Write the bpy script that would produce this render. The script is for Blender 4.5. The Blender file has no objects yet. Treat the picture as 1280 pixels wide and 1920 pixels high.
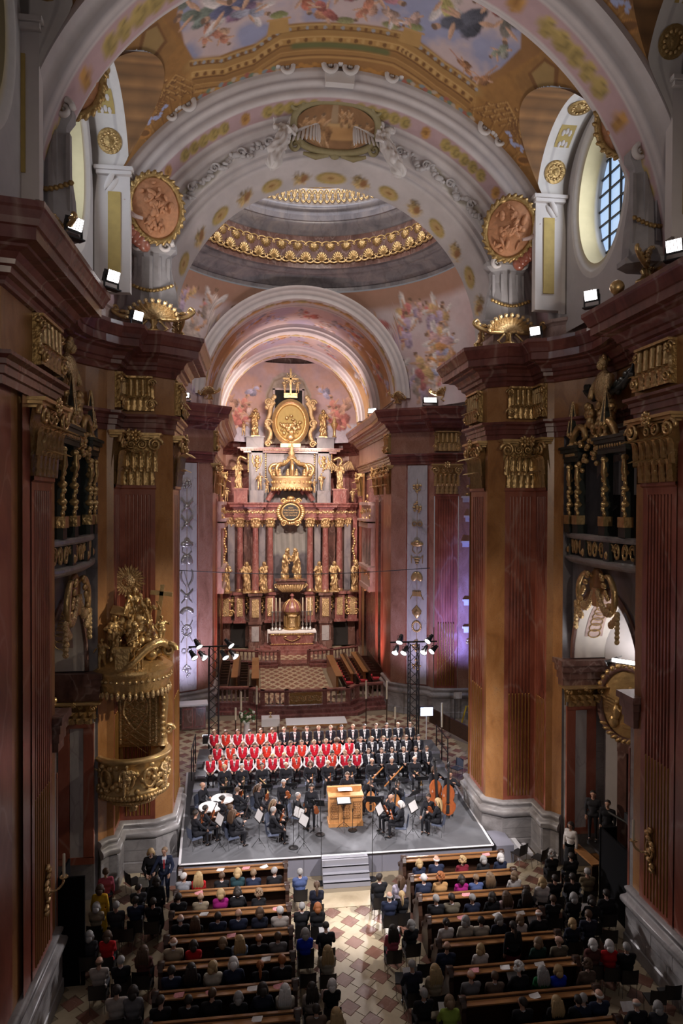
import bpy,bmesh,math,random
import numpy as np
from mathutils import Vector,Matrix,Euler
random.seed(7)
RNG = np.random.default_rng(11)
S = bpy.context.scene
COL = S.collection
PI = math.pi

# ------------------------------------------------------------------ camera, world, lights, exposure
cam_d = bpy.data.cameras.new('camera')
cam = bpy.data.objects.new('camera',cam_d)
COL.objects.link(cam)
cam_d.sensor_fit = 'VERTICAL'
cam_d.sensor_height = 36.0
cam_d.lens = 23.489
cam_d.clip_start = 0.1
cam_d.clip_end = 400
_f = Vector((0.126226,0.991921,-0.012668))
_r = Vector((0.991999,-0.126186,0.003941))
_u = Vector((-0.002310,0.013064,0.999912))
_m = Matrix((_r,_u,-_f)).transposed().to_4x4()
_m.translation = Vector((-2.432,0.0,11.0))
cam.matrix_world = _m
S.camera = cam

S.view_settings.view_transform = 'Standard'
S.view_settings.look = 'None'
S.view_settings.gamma = 1.0
S.view_settings.use_curve_mapping = False
S.view_settings.exposure = 0.0

world = bpy.data.worlds.new('world')
S.world = world
world.use_nodes = True
_bg = world.node_tree.nodes['Background']
_bg.inputs[0].default_value = (0.60,0.56,0.58,1)
_bg.inputs[1].default_value = 0.24
S.cycles.max_bounces = 5
S.cycles.diffuse_bounces = 3
S.cycles.glossy_bounces = 3
S.cycles.transmission_bounces = 3
S.cycles.use_denoising = True
S.cycles.sample_clamp_indirect = 4.0
S.cycles.use_light_tree = True

def light(name,kind,loc,power,color=(1,1,1),target=None,size=0.5,angle=60,blend=0.6,size_y=None):
 d = bpy.data.lights.new(name,kind)
 d.energy = power
 d.color = color
 if kind == 'AREA':
  d.size = size
  if size_y:
   d.shape = 'RECTANGLE'; d.size_y = size_y
 elif kind == 'SPOT':
  d.spot_size = math.radians(angle); d.spot_blend = blend; d.shadow_soft_size = size
 else:
  d.shadow_soft_size = size
 o = bpy.data.objects.new(name,d)
 COL.objects.link(o)
 o.location = loc
 if target is not None:
  o.rotation_euler = (Vector(target) - Vector(loc)).to_track_quat('-Z','Y').to_euler()
 return o

WARM = (1.0,0.80,0.62)
COOL = (0.86,0.90,1.0)
# daylight through the high nave windows and the drum of the dome
light('daylight_window','AREA',(7.6,17.75,19.7),80,(0.85,0.91,1.0),(-6.5,18.6,19.2),1.6)
light('daylight_window_left','AREA',(-7.6,17.75,19.7),40,(0.85,0.91,1.0),(6,18.5,20),1.6)
light('daylight_shaft','SPOT',(7.2,17.9,20.0),1800,(0.93,0.95,1.0),(-6.6,18.6,19.0),0.3,30,0.6)
# warm lamps on the organ loft beside the viewpoint
light('loft_lamp_right','SPOT',(3.6,0.5,13.5),1100,(1.0,0.84,0.68),(3.0,20,12.5),0.12,70,0.8)
light('loft_lamp_left','SPOT',(-4.6,0.5,13.5),500,(1.0,0.84,0.68),(-3.0,20,12.5),0.12,70,0.8)
light('daylight_drum','AREA',(-0.2,28.0,32.0),800,(0.92,0.93,1.0),(-0.2,28.3,20),6.0)
light('presbytery_fill','AREA',(-0.3,42.5,19.2),900,(1.0,0.86,0.80),(-0.3,46.5,12),3.0)  # unseen fill added under the vault to brighten the presbytery
# stage profile lamps on the galleries and the organ loft, aimed at the platform
light('gallery_spot_right','SPOT',(6.2,13.0,11.0),7200,(1.0,0.93,0.93),(0.0,21.4,0.6),0.15,50,0.55)
light('gallery_spot_left','SPOT',(-6.0,12.0,11.0),5800,(1.0,0.93,0.95),(0.4,21.8,0.6),0.15,46,0.55)
# floods standing on the crossing cornices, aimed at the high altar and the presbytery walls
light('altar_flood_left','SPOT',(-3.7,34.6,16.4),8000,(1.0,0.79,0.68),(-0.2,50.0,8.5),0.25,60,0.6)
light('altar_flood_right','SPOT',(3.3,34.6,16.4),8000,(1.0,0.79,0.68),(-0.4,50.0,8.5),0.25,60,0.6)
light('choir_fill','SPOT',(0.0,34.2,20.6),3500,(1.0,0.88,0.76),(0.0,43.5,0.0),0.3,46,0.7)  # added fill at the arch crown, not one of the cornice floods
light('presbytery_vault_flood_left','SPOT',(-3.9,38.5,16.3),1000,(1.0,0.85,0.80),(0.8,45,22.0),0.3,110,0.8)
light('presbytery_vault_flood_right','SPOT',(3.3,38.5,16.3),1000,(1.0,0.85,0.80),(-1.3,45,22.0),0.3,110,0.8)
# ------------------------------------------------------------------ materials
def _nt(name):
 m = bpy.data.materials.new(name)
 m.use_nodes = True
 nt = m.node_tree
 return m,nt,nt.nodes['Principled BSDF']

def plain(name,col,rough=0.6,metal=0.0,emit=None,estr=1.0,spec=0.5,vary=0.0,scale=8.0,bump=0.0):
 m,nt,b = _nt(name)
 b.inputs['Base Color'].default_value = (*col,1)
 b.inputs['Roughness'].default_value = rough
 b.inputs['Metallic'].default_value = metal
 b.inputs['Specular IOR Level'].default_value = spec
 if emit:
  b.inputs['Emission Color'].default_value = (*emit,1)
  b.inputs['Emission Strength'].default_value = estr
 if vary or bump:
  tc = nt.nodes.new('ShaderNodeTexCoord')
  n = nt.nodes.new('ShaderNodeTexNoise')
  n.inputs['Scale'].default_value = scale
  n.inputs['Detail'].default_value = 4
  nt.links.new(tc.outputs['Object'],n.inputs['Vector'])
  if vary:
   mx = nt.nodes.new('ShaderNodeMix'); mx.data_type = 'RGBA'
   mx.inputs[6].default_value = (*[c * (1 - vary) for c in col],1)
   mx.inputs[7].default_value = (*[min(1,c * (1 + vary)) for c in col],1)
   nt.links.new(n.outputs['Fac'],mx.inputs[0])
   nt.links.new(mx.outputs[2],b.inputs['Base Color'])
  if bump:
   bp = nt.nodes.new('ShaderNodeBump')
   bp.inputs['Strength'].default_value = bump
   bp.inputs['Distance'].default_value = 0.03
   nt.links.new(n.outputs['Fac'],bp.inputs['Height'])
   nt.links.new(bp.outputs[0],b.inputs['Normal'])
 return m

def marble(name,stops,scale=1.2,rough=0.3,vein=None,veinscale=2.0,stretch=(1,1,0.45),speck=None):
 """mottled stone: noise through a ramp, optional pale or dark veins and specks"""
 m,nt,b = _nt(name)
 tc = nt.nodes.new('ShaderNodeNewGeometry')
 mp = nt.nodes.new('ShaderNodeMapping')
 mp.inputs['Scale'].default_value = stretch
 nt.links.new(tc.outputs['Position'],mp.inputs['Vector'])
 n = nt.nodes.new('ShaderNodeTexNoise')
 n.inputs['Scale'].default_value = scale
 n.inputs['Detail'].default_value = 7
 n.inputs['Roughness'].default_value = 0.65
 n.inputs['Distortion'].default_value = 0.8
 nt.links.new(mp.outputs[0],n.inputs['Vector'])
 r = nt.nodes.new('ShaderNodeValToRGB')
 els = r.color_ramp.elements
 while len(els) < len(stops):
  els.new(0.5)
 for e,(p,c) in zip(els,stops):
  e.position = p; e.color = (*c,1)
 nt.links.new(n.outputs['Fac'],r.inputs[0])
 out = r.outputs[0]
 if vein:
  v = nt.nodes.new('ShaderNodeTexVoronoi')
  v.feature = 'DISTANCE_TO_EDGE'
  v.inputs['Scale'].default_value = veinscale
  n2 = nt.nodes.new('ShaderNodeTexNoise'); n2.inputs['Scale'].default_value = veinscale * 1.6
  nt.links.new(mp.outputs[0],n2.inputs['Vector'])
  add = nt.nodes.new('ShaderNodeVectorMath'); add.operation = 'ADD'
  nt.links.new(mp.outputs[0],add.inputs[0]); nt.links.new(n2.outputs['Color'],add.inputs[1])
  nt.links.new(add.outputs[0],v.inputs['Vector'])
  cr = nt.nodes.new('ShaderNodeValToRGB')
  cr.color_ramp.elements[0].color = (1,1,1,1); cr.color_ramp.elements[1].color = (0,0,0,1)
  cr.color_ramp.elements[1].position = 0.035
  nt.links.new(v.outputs['Distance'],cr.inputs[0])
  ml = nt.nodes.new('ShaderNodeMath'); ml.operation = 'MULTIPLY'; ml.inputs[1].default_value = 0.45
  nt.links.new(cr.outputs[0],ml.inputs[0])
  mx = nt.nodes.new('ShaderNodeMix'); mx.data_type = 'RGBA'
  nt.links.new(ml.outputs[0],mx.inputs[0]); nt.links.new(out,mx.inputs[6]); mx.inputs[7].default_value = (*vein,1)
  out = mx.outputs[2]
 if speck:
  n3 = nt.nodes.new('ShaderNodeTexNoise'); n3.inputs['Scale'].default_value = 30; n3.inputs['Detail'].default_value = 3
  nt.links.new(tc.outputs['Position'],n3.inputs['Vector'])
  c3 = nt.nodes.new('ShaderNodeValToRGB'); c3.color_ramp.elements[0].position = 0.60; c3.color_ramp.elements[1].position = 0.68
  nt.links.new(n3.outputs['Fac'],c3.inputs[0])
  mx = nt.nodes.new('ShaderNodeMix'); mx.data_type = 'RGBA'
  nt.links.new(c3.outputs[0],mx.inputs[0]); nt.links.new(out,mx.inputs[6]); mx.inputs[7].default_value = (*speck,1)
  out = mx.outputs[2]
 nt.links.new(out,b.inputs['Base Color'])
 b.inputs['Roughness'].default_value = rough
 return m

def gilt(name,col,rough=0.32,bump=0.5,scale=9.0,metal=0.7,dark=0.5):
 m,nt,b = _nt(name)
 tc = nt.nodes.new('ShaderNodeNewGeometry')
 n = nt.nodes.new('ShaderNodeTexNoise'); n.inputs['Scale'].default_value = scale; n.inputs['Detail'].default_value = 5
 nt.links.new(tc.outputs['Position'],n.inputs['Vector'])
 mx = nt.nodes.new('ShaderNodeMix'); mx.data_type = 'RGBA'
 mx.inputs[6].default_value = (*[c * dark for c in col],1); mx.inputs[7].default_value = (*col,1)
 nt.links.new(n.outputs['Fac'],mx.inputs[0]); nt.links.new(mx.outputs[2],b.inputs['Base Color'])
 bp = nt.nodes.new('ShaderNodeBump'); bp.inputs['Strength'].default_value = bump; bp.inputs['Distance'].default_value = 0.05
 nt.links.new(n.outputs['Fac'],bp.inputs['Height']); nt.links.new(bp.outputs[0],b.inputs['Normal'])
 b.inputs['Metallic'].default_value = metal; b.inputs['Roughness'].default_value = rough
 return m

def vcol(name,rough=0.75,mottled=0.12,scale=3.0):
 """a painted surface: colours stored on the mesh, with plaster mottling"""
 m,nt,b = _nt(name)
 a = nt.nodes.new('ShaderNodeVertexColor'); a.layer_name = 'Col'
 g = nt.nodes.new('ShaderNodeNewGeometry')
 n = nt.nodes.new('ShaderNodeTexNoise'); n.inputs['Scale'].default_value = scale; n.inputs['Detail'].default_value = 6
 nt.links.new(g.outputs['Position'],n.inputs['Vector'])
 mr = nt.nodes.new('ShaderNodeMapRange'); mr.inputs[3].default_value = 1 - mottled; mr.inputs[4].default_value = 1 + mottled
 nt.links.new(n.outputs['Fac'],mr.inputs[0])
 mx = nt.nodes.new('ShaderNodeVectorMath'); mx.operation = 'SCALE'
 nt.links.new(a.outputs['Color'],mx.inputs[0]); nt.links.new(mr.outputs[0],mx.inputs['Scale'])
 nt.links.new(mx.outputs[0],b.inputs['Base Color'])
 b.inputs['Roughness'].default_value = rough
 return m

def objcol(name,rough=0.8,vary=0.25,scale=25.0,spec=0.3,sheen=0.0):
 """colour taken from the object's own colour, with a little weave"""
 m,nt,b = _nt(name)
 a = nt.nodes.new('ShaderNodeObjectInfo')
 tc = nt.nodes.new('ShaderNodeTexCoord')
 n = nt.nodes.new('ShaderNodeTexNoise'); n.inputs['Scale'].default_value = scale; n.inputs['Detail'].default_value = 3
 nt.links.new(tc.outputs['Object'],n.inputs['Vector'])
 mr = nt.nodes.new('ShaderNodeMapRange'); mr.inputs[3].default_value = 1 - vary; mr.inputs[4].default_value = 1 + vary
 nt.links.new(n.outputs['Fac'],mr.inputs[0])
 mx = nt.nodes.new('ShaderNodeVectorMath'); mx.operation = 'SCALE'
 nt.links.new(a.outputs['Color'],mx.inputs[0]); nt.links.new(mr.outputs[0],mx.inputs['Scale'])
 nt.links.new(mx.outputs[0],b.inputs['Base Color'])
 b.inputs['Roughness'].default_value = rough; b.inputs['Specular IOR Level'].default_value = spec
 return m

M = {}
M['red'] = marble('red_marble',[(0.25,(0.12,0.036,0.024)),(0.5,(0.26,0.075,0.046)),(0.62,(0.33,0.115,0.075)),(0.8,(0.22,0.10,0.075))],1.1,0.28,(0.42,0.25,0.2),0.7)
M['cornice'] = marble('dark_red_marble',[(0.25,(0.065,0.024,0.022)),(0.5,(0.15,0.048,0.040)),(0.7,(0.20,0.075,0.06)),(0.85,(0.09,0.07,0.07))],1.3,0.26,(0.35,0.24,0.2),0.6)
M['orange'] = marble('ochre_marble',[(0.25,(0.18,0.080,0.028)),(0.45,(0.32,0.145,0.050)),(0.62,(0.39,0.195,0.075)),(0.8,(0.26,0.18,0.12))],1.6,0.3,None,2.0,(1,1,0.5),(0.24,0.12,0.06))
M['grey'] = marble('grey_marble',[(0.3,(0.14,0.13,0.128)),(0.5,(0.27,0.255,0.25)),(0.72,(0.40,0.38,0.37))],0.9,0.35,(0.16,0.15,0.15),0.8,(1,1,1.6))
M['lilac'] = marble('pale_lilac_marble',[(0.3,(0.33,0.31,0.31)),(0.5,(0.42,0.40,0.40)),(0.75,(0.50,0.48,0.47))],1.4,0.35,(0.24,0.2,0.22),1.2)
M['salmon'] = marble('salmon_marble',[(0.25,(0.19,0.085,0.055)),(0.5,(0.33,0.165,0.115)),(0.75,(0.42,0.25,0.19))],1.5,0.3,None,2.0,(1,1,0.5),(0.16,0.07,0.05))
M['pink'] = marble('pink_marble',[(0.3,(0.26,0.17,0.15)),(0.5,(0.40,0.28,0.25)),(0.7,(0.50,0.38,0.34))],1.5,0.35,(0.2,0.1,0.1),1.4)
M['rose'] = marble('rose_marble',[(0.3,(0.13,0.048,0.044)),(0.5,(0.25,0.095,0.085)),(0.72,(0.34,0.16,0.135))],2.0,0.25,(0.42,0.30,0.26),1.6)
M['brown'] = marble('brown_marble',[(0.3,(0.06,0.03,0.026)),(0.5,(0.15,0.075,0.06)),(0.75,(0.24,0.14,0.12))],1.8,0.28,(0.4,0.3,0.27),1.2)
M['drumgrey'] = marble('drum_grey_stone',[(0.3,(0.10,0.095,0.11)),(0.5,(0.19,0.175,0.19)),(0.7,(0.27,0.24,0.23))],1.0,0.35,(0.12,0.10,0.10),0.8)
M['stucco'] = plain('white_stucco',(0.60,0.55,0.53),0.8,vary=0.10,scale=2.0)
M['stucco2'] = plain('grey_stucco',(0.46,0.43,0.43),0.8,vary=0.14,scale=2.5)
M['stucco3'] = plain('dark_grey_stucco',(0.30,0.28,0.285),0.8,vary=0.25,scale=4.0)  # darker grey tone of the spandrel consoles
M['yellow'] = plain('yellow_ground',(0.42,0.30,0.09),0.7,vary=0.2,scale=5)
M['gold'] = gilt('gilding',(0.78,0.53,0.24),0.30,0.55,9.0)
M['goldfine'] = gilt('chased_gilding',(0.86,0.62,0.32),0.27,0.9,22.0)
M['goldsat'] = gilt('satin_gilding',(0.72,0.49,0.22),0.36,0.25,6.0,0.65)
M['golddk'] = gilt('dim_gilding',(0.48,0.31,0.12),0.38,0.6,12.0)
M['reed'] = gilt('gilt_reed',(0.42,0.21,0.055),0.42,0.1,5.0,0.6)
M['silver'] = gilt('silver_metal',(0.62,0.60,0.58),0.25,0.3,12.0)
M['relief'] = plain('terracotta_relief',(0.42,0.19,0.09),0.7,vary=0.35,scale=9,bump=0.8)
M['darkgreen'] = plain('dark_green_stone',(0.030,0.036,0.032),0.35,vary=0.4,scale=6)
M['fresco'] = vcol('fresco')
M['paint'] = vcol('painted_stucco',0.75,0.10,5.0)
M['wood'] = marble('dark_wood',[(0.3,(0.022,0.011,0.008)),(0.55,(0.055,0.026,0.016)),(0.8,(0.085,0.042,0.024))],3.0,0.35,None,1,(0.5,6,6))
M['woodlight'] = marble('polished_wood',[(0.3,(0.17,0.075,0.026)),(0.55,(0.30,0.14,0.05)),(0.8,(0.38,0.19,0.075))],2.6,0.28,None,1,(0.5,8,8))
M['oak'] = marble('honey_oak',[(0.3,(0.44,0.20,0.065)),(0.55,(0.58,0.28,0.10)),(0.8,(0.66,0.35,0.14))],2.6,0.4,None,1,(6,6,0.8))
M['varnish'] = marble('violin_varnish',[(0.3,(0.24,0.055,0.02)),(0.6,(0.36,0.10,0.03)),(0.8,(0.42,0.15,0.05))],5.0,0.22)
M['varnishlight'] = marble('amber_varnish',[(0.3,(0.44,0.16,0.045)),(0.6,(0.56,0.24,0.08)),(0.8,(0.62,0.30,0.12))],5.0,0.22)
M['black'] = plain('black_paint',(0.012,0.012,0.013),0.45)
M['blackcloth'] = plain('black_cloth',(0.006,0.006,0.007),0.95,spec=0.1)
M['plastic'] = plain('dark_grey_plastic',(0.022,0.020,0.020),0.4)
M['chrome'] = plain('steel_tube',(0.45,0.45,0.46),0.25,0.9)
M['stage'] = plain('grey_stage_carpet',(0.125,0.128,0.138),0.85,vary=0.25,scale=2.5)
M['stageside'] = plain('grey_stage_skirt',(0.22,0.22,0.265),0.7,vary=0.08,scale=1.5)
M['edge'] = plain('white_edge_tape',(0.80,0.80,0.82),0.6)
M['white'] = plain('white_cloth',(0.78,0.77,0.76),0.8)
M['paper'] = plain('printed_paper',(0.72,0.71,0.70),0.7,vary=0.15,scale=30)
M['pinkpaper'] = plain('red_printed_paper',(0.70,0.28,0.30),0.7,vary=0.5,scale=28)
M['wax'] = plain('candle_wax',(0.78,0.70,0.52),0.5)
M['creamtile'] = marble('cream_stone',[(0.3,(0.38,0.30,0.19)),(0.5,(0.50,0.41,0.27)),(0.75,(0.58,0.50,0.36))],0.8,0.35,None,1,(1,1,1))
M['redtile'] = marble('brown_red_stone',[(0.3,(0.15,0.065,0.042)),(0.5,(0.23,0.105,0.07)),(0.75,(0.30,0.16,0.115))],1.5,0.35,(0.4,0.26,0.2),1.5,(1,1,1))
M['joint'] = plain('floor_bedding',(0.26,0.21,0.14),0.7,vary=0.2,scale=1.0)
M['skin'] = objcol('skin',0.55,0.06,10,0.4)
M['cloth'] = objcol('clothing',0.85,0.22,14,0.2)
M['hair'] = objcol('hair',0.6,0.3,40,0.4)
M['trouser'] = plain('black_trousers',(0.018,0.018,0.022),0.85,spec=0.2)
M['shoe'] = plain('black_shoe',(0.012,0.011,0.011),0.3)
M['eye'] = plain('eyes_and_lips',(0.10,0.035,0.03),0.5)
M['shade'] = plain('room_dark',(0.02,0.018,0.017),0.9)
M['lens'] = plain('lit_lamp_lens',(1,1,1),0.4,emit=(1.0,0.93,0.92),estr=8)
M['bluelens'] = plain('lit_blue_lens',(1,1,1),0.4,emit=(0.55,0.68,1.0),estr=12)
M['glasspane'] = plain('daylit_pane',(0.35,0.5,0.7),0.2,emit=(0.42,0.60,0.90),estr=0.85,vary=0.2,scale=6)
M['flower'] = plain('white_petals',(0.75,0.74,0.62),0.7)
M['leafgreen'] = plain('leaf_green',(0.06,0.12,0.035),0.6,vary=0.4,scale=20)
M['redcloth'] = plain('red_cushion',(0.42,0.02,0.03),0.8)
M['drum'] = plain('drum_copper',(0.35,0.17,0.09),0.3,0.8)

# ------------------------------------------------------------------ mesh helpers
class MB:
 def __init__(s):
  s.v = []; s.f = []; s.m = []
 def add(s,vs,fs,mi=0):
  o = len(s.v)
  s.v.extend([tuple(map(float,p)) for p in vs])
  s.f.extend([tuple(i + o for i in f) for f in fs])
  s.m.extend([mi] * len(fs))
  return s
 def box(s,c,d,rz=0.0,mi=0,taper=1.0,rx=0.0):
  x,y,z = d[0] / 2,d[1] / 2,d[2] / 2
  vs = [Vector((a * x * (taper if cc > 0 else 1),b * y * (taper if cc > 0 else 1),cc * z)) for cc in (-1,1) for b in (-1,1) for a in (-1,1)]
  if rx: vs = [Matrix.Rotation(rx,3,'X') @ v for v in vs]
  if rz: vs = [Matrix.Rotation(rz,3,'Z') @ v for v in vs]
  return s.add([v + Vector(c) for v in vs],[(0,2,3,1),(4,5,7,6),(0,1,5,4),(2,6,7,3),(0,4,6,2),(1,3,7,5)],mi)
 def bar(s,a,b,w,h,mi=0):
  """square bar between two points"""
  a = Vector(a); b = Vector(b); d = (b - a)
  q = d.to_track_quat('Y','Z').to_matrix()
  L = d.length; c = (a + b) / 2
  vs = [q @ Vector((i * w / 2,j * L / 2,k * h / 2)) + c for k in (-1,1) for j in (-1,1) for i in (-1,1)]
  return s.add(vs,[(0,2,3,1),(4,5,7,6),(0,1,5,4),(2,6,7,3),(0,4,6,2),(1,3,7,5)],mi)
 def prism(s,poly,z0,z1,mi=0,cap=True):
  n = len(poly)
  vs = [(p[0],p[1],z0) for p in poly] + [(p[0],p[1],z1) for p in poly]
  fs = [(i,(i + 1) % n,(i + 1) % n + n,i + n) for i in range(n)]
  if cap:
   fs += [tuple(range(n - 1,-1,-1)),tuple(range(n,2 * n))]
  return s.add(vs,fs,mi)
 def lathe(s,prof,n=16,c=(0,0,0),mi=0,a0=0.0,a1=2 * PI,sx=1.0,sy=1.0):
  full = abs(a1 - a0 - 2 * PI) < 1e-6
  k = n if full else n + 1
  vs = []
  for r,z in prof:
   for i in range(k):
    a = a0 + (a1 - a0) * i / n
    vs.append((c[0] + r * sx * math.cos(a),c[1] + r * sy * math.sin(a),c[2] + z))
  fs = []
  for j in range(len(prof) - 1):
   for i in range(n):
    i2 = (i + 1) % k
    fs.append((j * k + i,j * k + i2,(j + 1) * k + i2,(j + 1) * k + i))
  if full:
   if prof[0][0] > 1e-4: fs.append(tuple(range(k - 1,-1,-1)))
   if prof[-1][0] > 1e-4: fs.append(tuple((len(prof) - 1) * k + i for i in range(k)))
  return s.add(vs,fs,mi)
 def tube(s,pts,r,n=6,mi=0,closed=False,cap=True):
  pts = [Vector(p) for p in pts]; N = len(pts)
  rs = list(r) if isinstance(r,(list,tuple)) else [r] * N
  if not closed and 4 <= N <= 9 and max(rs) > 0.012:      # round off coarse paths
   q = []; qr = []
   for i in range(N - 1):
    a,b,c,d = pts[max(i - 1,0)],pts[i],pts[i + 1],pts[min(i + 2,N - 1)]
    for k in range(3):
     t = k / 3; q.append(0.5 * (2 * b + (c - a) * t + (2 * a - 5 * b + 4 * c - d) * t * t + (3 * b - a - 3 * c + d) * t ** 3)); qr.append(rs[i] + (rs[i + 1] - rs[i]) * t)
   pts = q + [pts[-1]]; rs = qr + [rs[-1]]; N = len(pts)
  vs = []; up = None
  for i,p in enumerate(pts):
   if closed: t = pts[(i + 1) % N] - pts[i - 1]
   else: t = pts[min(i + 1,N - 1)] - pts[max(i - 1,0)]
   if t.length < 1e-9: t = Vector((0,0,1))
   t.normalize()
   if up is None:
    up = Vector((0,0,1)) if abs(t.z) < 0.9 else Vector((1,0,0))
   x = up.cross(t)
   if x.length < 1e-6: x = Vector((1,0,0)).cross(t)
   x.normalize(); y = t.cross(x); up = y
   for k in range(n):
    a = 2 * PI * k / n
    vs.append(p + (x * math.cos(a) + y * math.sin(a)) * rs[i])
  fs = []
  for i in range(N if closed else N - 1):
   i2 = (i + 1) % N
   for k in range(n):
    k2 = (k + 1) % n
    fs.append((i * n + k,i * n + k2,i2 * n + k2,i2 * n + k))
  if cap and not closed:
   fs += [tuple(range(n - 1,-1,-1)),tuple((N - 1) * n + k for k in range(n))]
  return s.add(vs,fs,mi)
 def ell(s,c,r,nu=8,nv=6,mi=0,R=None):
  if not isinstance(r,(list,tuple)): r = (r,r,r)
  vs = [Vector((0,0,-r[2]))]
  for j in range(1,nv):
   b = -PI / 2 + PI * j / nv
   for i in range(nu):
    a = 2 * PI * i / nu
    vs.append(Vector((r[0] * math.cos(b) * math.cos(a),r[1] * math.cos(b) * math.sin(a),r[2] * math.sin(b))))
  vs.append(Vector((0,0,r[2])))
  fs = [(0,1 + (i + 1) % nu,1 + i) for i in range(nu)]
  for j in range(nv - 2):
   for i in range(nu):
    a = 1 + j * nu + i; b = 1 + j * nu + (i + 1) % nu
    fs.append((a,b,b + nu,a + nu))
  t = len(vs) - 1; o = 1 + (nv - 2) * nu
  fs += [(o + i,o + (i + 1) % nu,t) for i in range(nu)]
  if R is not None: vs = [R @ v for v in vs]
  return s.add([v + Vector(c) for v in vs],fs,mi)
 def grid(s,P,mi=0,flip=False,mask=None):
  """P: array (a,b,3)"""
  a,b = P.shape[:2]
  o = len(s.v)
  s.v.extend(map(tuple,P.reshape(-1,3).tolist()))
  for i in range(a - 1):
   for j in range(b - 1):
    if mask is not None and not mask[i,j]: continue
    q = (o + i * b + j,o + i * b + j + 1,o + (i + 1) * b + j + 1,o + (i + 1) * b + j)
    s.f.append(q[::-1] if flip else q); s.m.append(mi)
  return s
 def sweep(s,path,prof,mi=0,flip=False,closed=False,cap=True):
  """mitred moulding: plan path (x,y), profile [(offset, z)], offset to the left of travel (right when flip)"""
  n = len(path); k = len(prof)
  P = [Vector((p[0],p[1])) for p in path]
  vs = []
  for i in range(n):
   if closed: d0 = P[i] - P[i - 1]; d1 = P[(i + 1) % n] - P[i]
   else:
    d0 = P[i] - P[i - 1] if i > 0 else P[1] - P[0]
    d1 = P[i + 1] - P[i] if i < n - 1 else d0
   d0 = d0.normalized(); d1 = d1.normalized()
   n0 = Vector((-d0.y,d0.x)); n1 = Vector((-d1.y,d1.x))
   b = n0 + n1
   if b.length < 1e-6: b = n0
   b.normalize(); c = max(0.35,b.dot(n0)); b = b / c
   if flip: b = -b
   for o,z in prof:
    q = P[i] + b * o
    vs.append((q.x,q.y,z))
  fs = []
  for i in range(n if closed else n - 1):
   i2 = (i + 1) % n
   for j in range(k - 1):
    q = (i * k + j,i2 * k + j,i2 * k + j + 1,i * k + j + 1)
    fs.append(q if flip else q[::-1])
  if cap and not closed:
   fs += [tuple(range(k)),tuple((n - 1) * k + j for j in range(k))]
  return s.add(vs,fs,mi)
 def join(s,o,mat=None,mi=None):
  vs = [mat @ Vector(p) for p in o.v] if mat is not None else o.v
  b = len(s.v)
  s.v.extend([tuple(p) for p in vs]); s.f.extend([tuple(i + b for i in f) for f in o.f])
  s.m.extend(o.m if mi is None else [mi] * len(o.m))
  return s
 def mirror(s):
  s.v = [(-x,y,z) for x,y,z in s.v]; s.f = [f[::-1] for f in s.f]
  return s
 def mesh(s,name,mats,smooth=False):
  me = bpy.data.meshes.new(name)
  me.from_pydata(s.v,[],s.f)
  for m in (mats if isinstance(mats,(list,tuple)) else [mats]):
   me.materials.append(M[m] if isinstance(m,str) else m)
  if any(s.m): me.polygons.foreach_set('material_index',s.m)
  if smooth:
   me.polygons.foreach_set('use_smooth',[True] * len(me.polygons))
   if smooth != 'all':
    try: me.set_sharp_from_angle(angle=math.radians(64))
    except Exception: pass
  me.update()
  return me

def place(name,data,parent=None,loc=(0,0,0),rot=(0,0,0),scale=None,**kw):
 o = bpy.data.objects.new(name,data)
 COL.objects.link(o)
 if parent is not None: o.parent = parent
 o.location = loc; o.rotation_euler = rot
 if scale is not None: o.scale = scale if isinstance(scale,(tuple,list)) else (scale,) * 3
 for k,v in kw.items(): o[k] = v
 return o

def obj(name,mb,mats,parent=None,smooth=False,**kw):
 return place(name,mb.mesh(name,mats,smooth),parent,**kw)

def thing(name,label,cat,loc=(0,0,0),rz=0.0,group=None,scale=None):
 o = place(name,None,None,loc,(0,0,rz),scale)
 o.empty_display_size = 0.1
 o['label'] = label; o['category'] = cat
 if group: o['group'] = group
 return o

def tag(o,label,cat,group=None):
 o['label'] = label; o['category'] = cat
 if group: o['group'] = group
 return o

def struct(name,mb=None,mats=None,smooth=False):
 o = obj(name,mb,mats,None,smooth) if mb is not None else place(name,None)
 o['kind'] = 'structure'
 return o

def copy_tree(o,parent=None):
 c = o.copy(); COL.objects.link(c)
 if parent is not None: c.parent = parent
 for ch in list(o.children): copy_tree(ch,c)
 return c

def setcol(me,cols):
 a = me.color_attributes.new('Col','FLOAT_COLOR','POINT')
 c = np.ones((len(me.vertices),4),np.float32); c[:,:3] = cols
 a.data.foreach_set('color',c.ravel())

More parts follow.
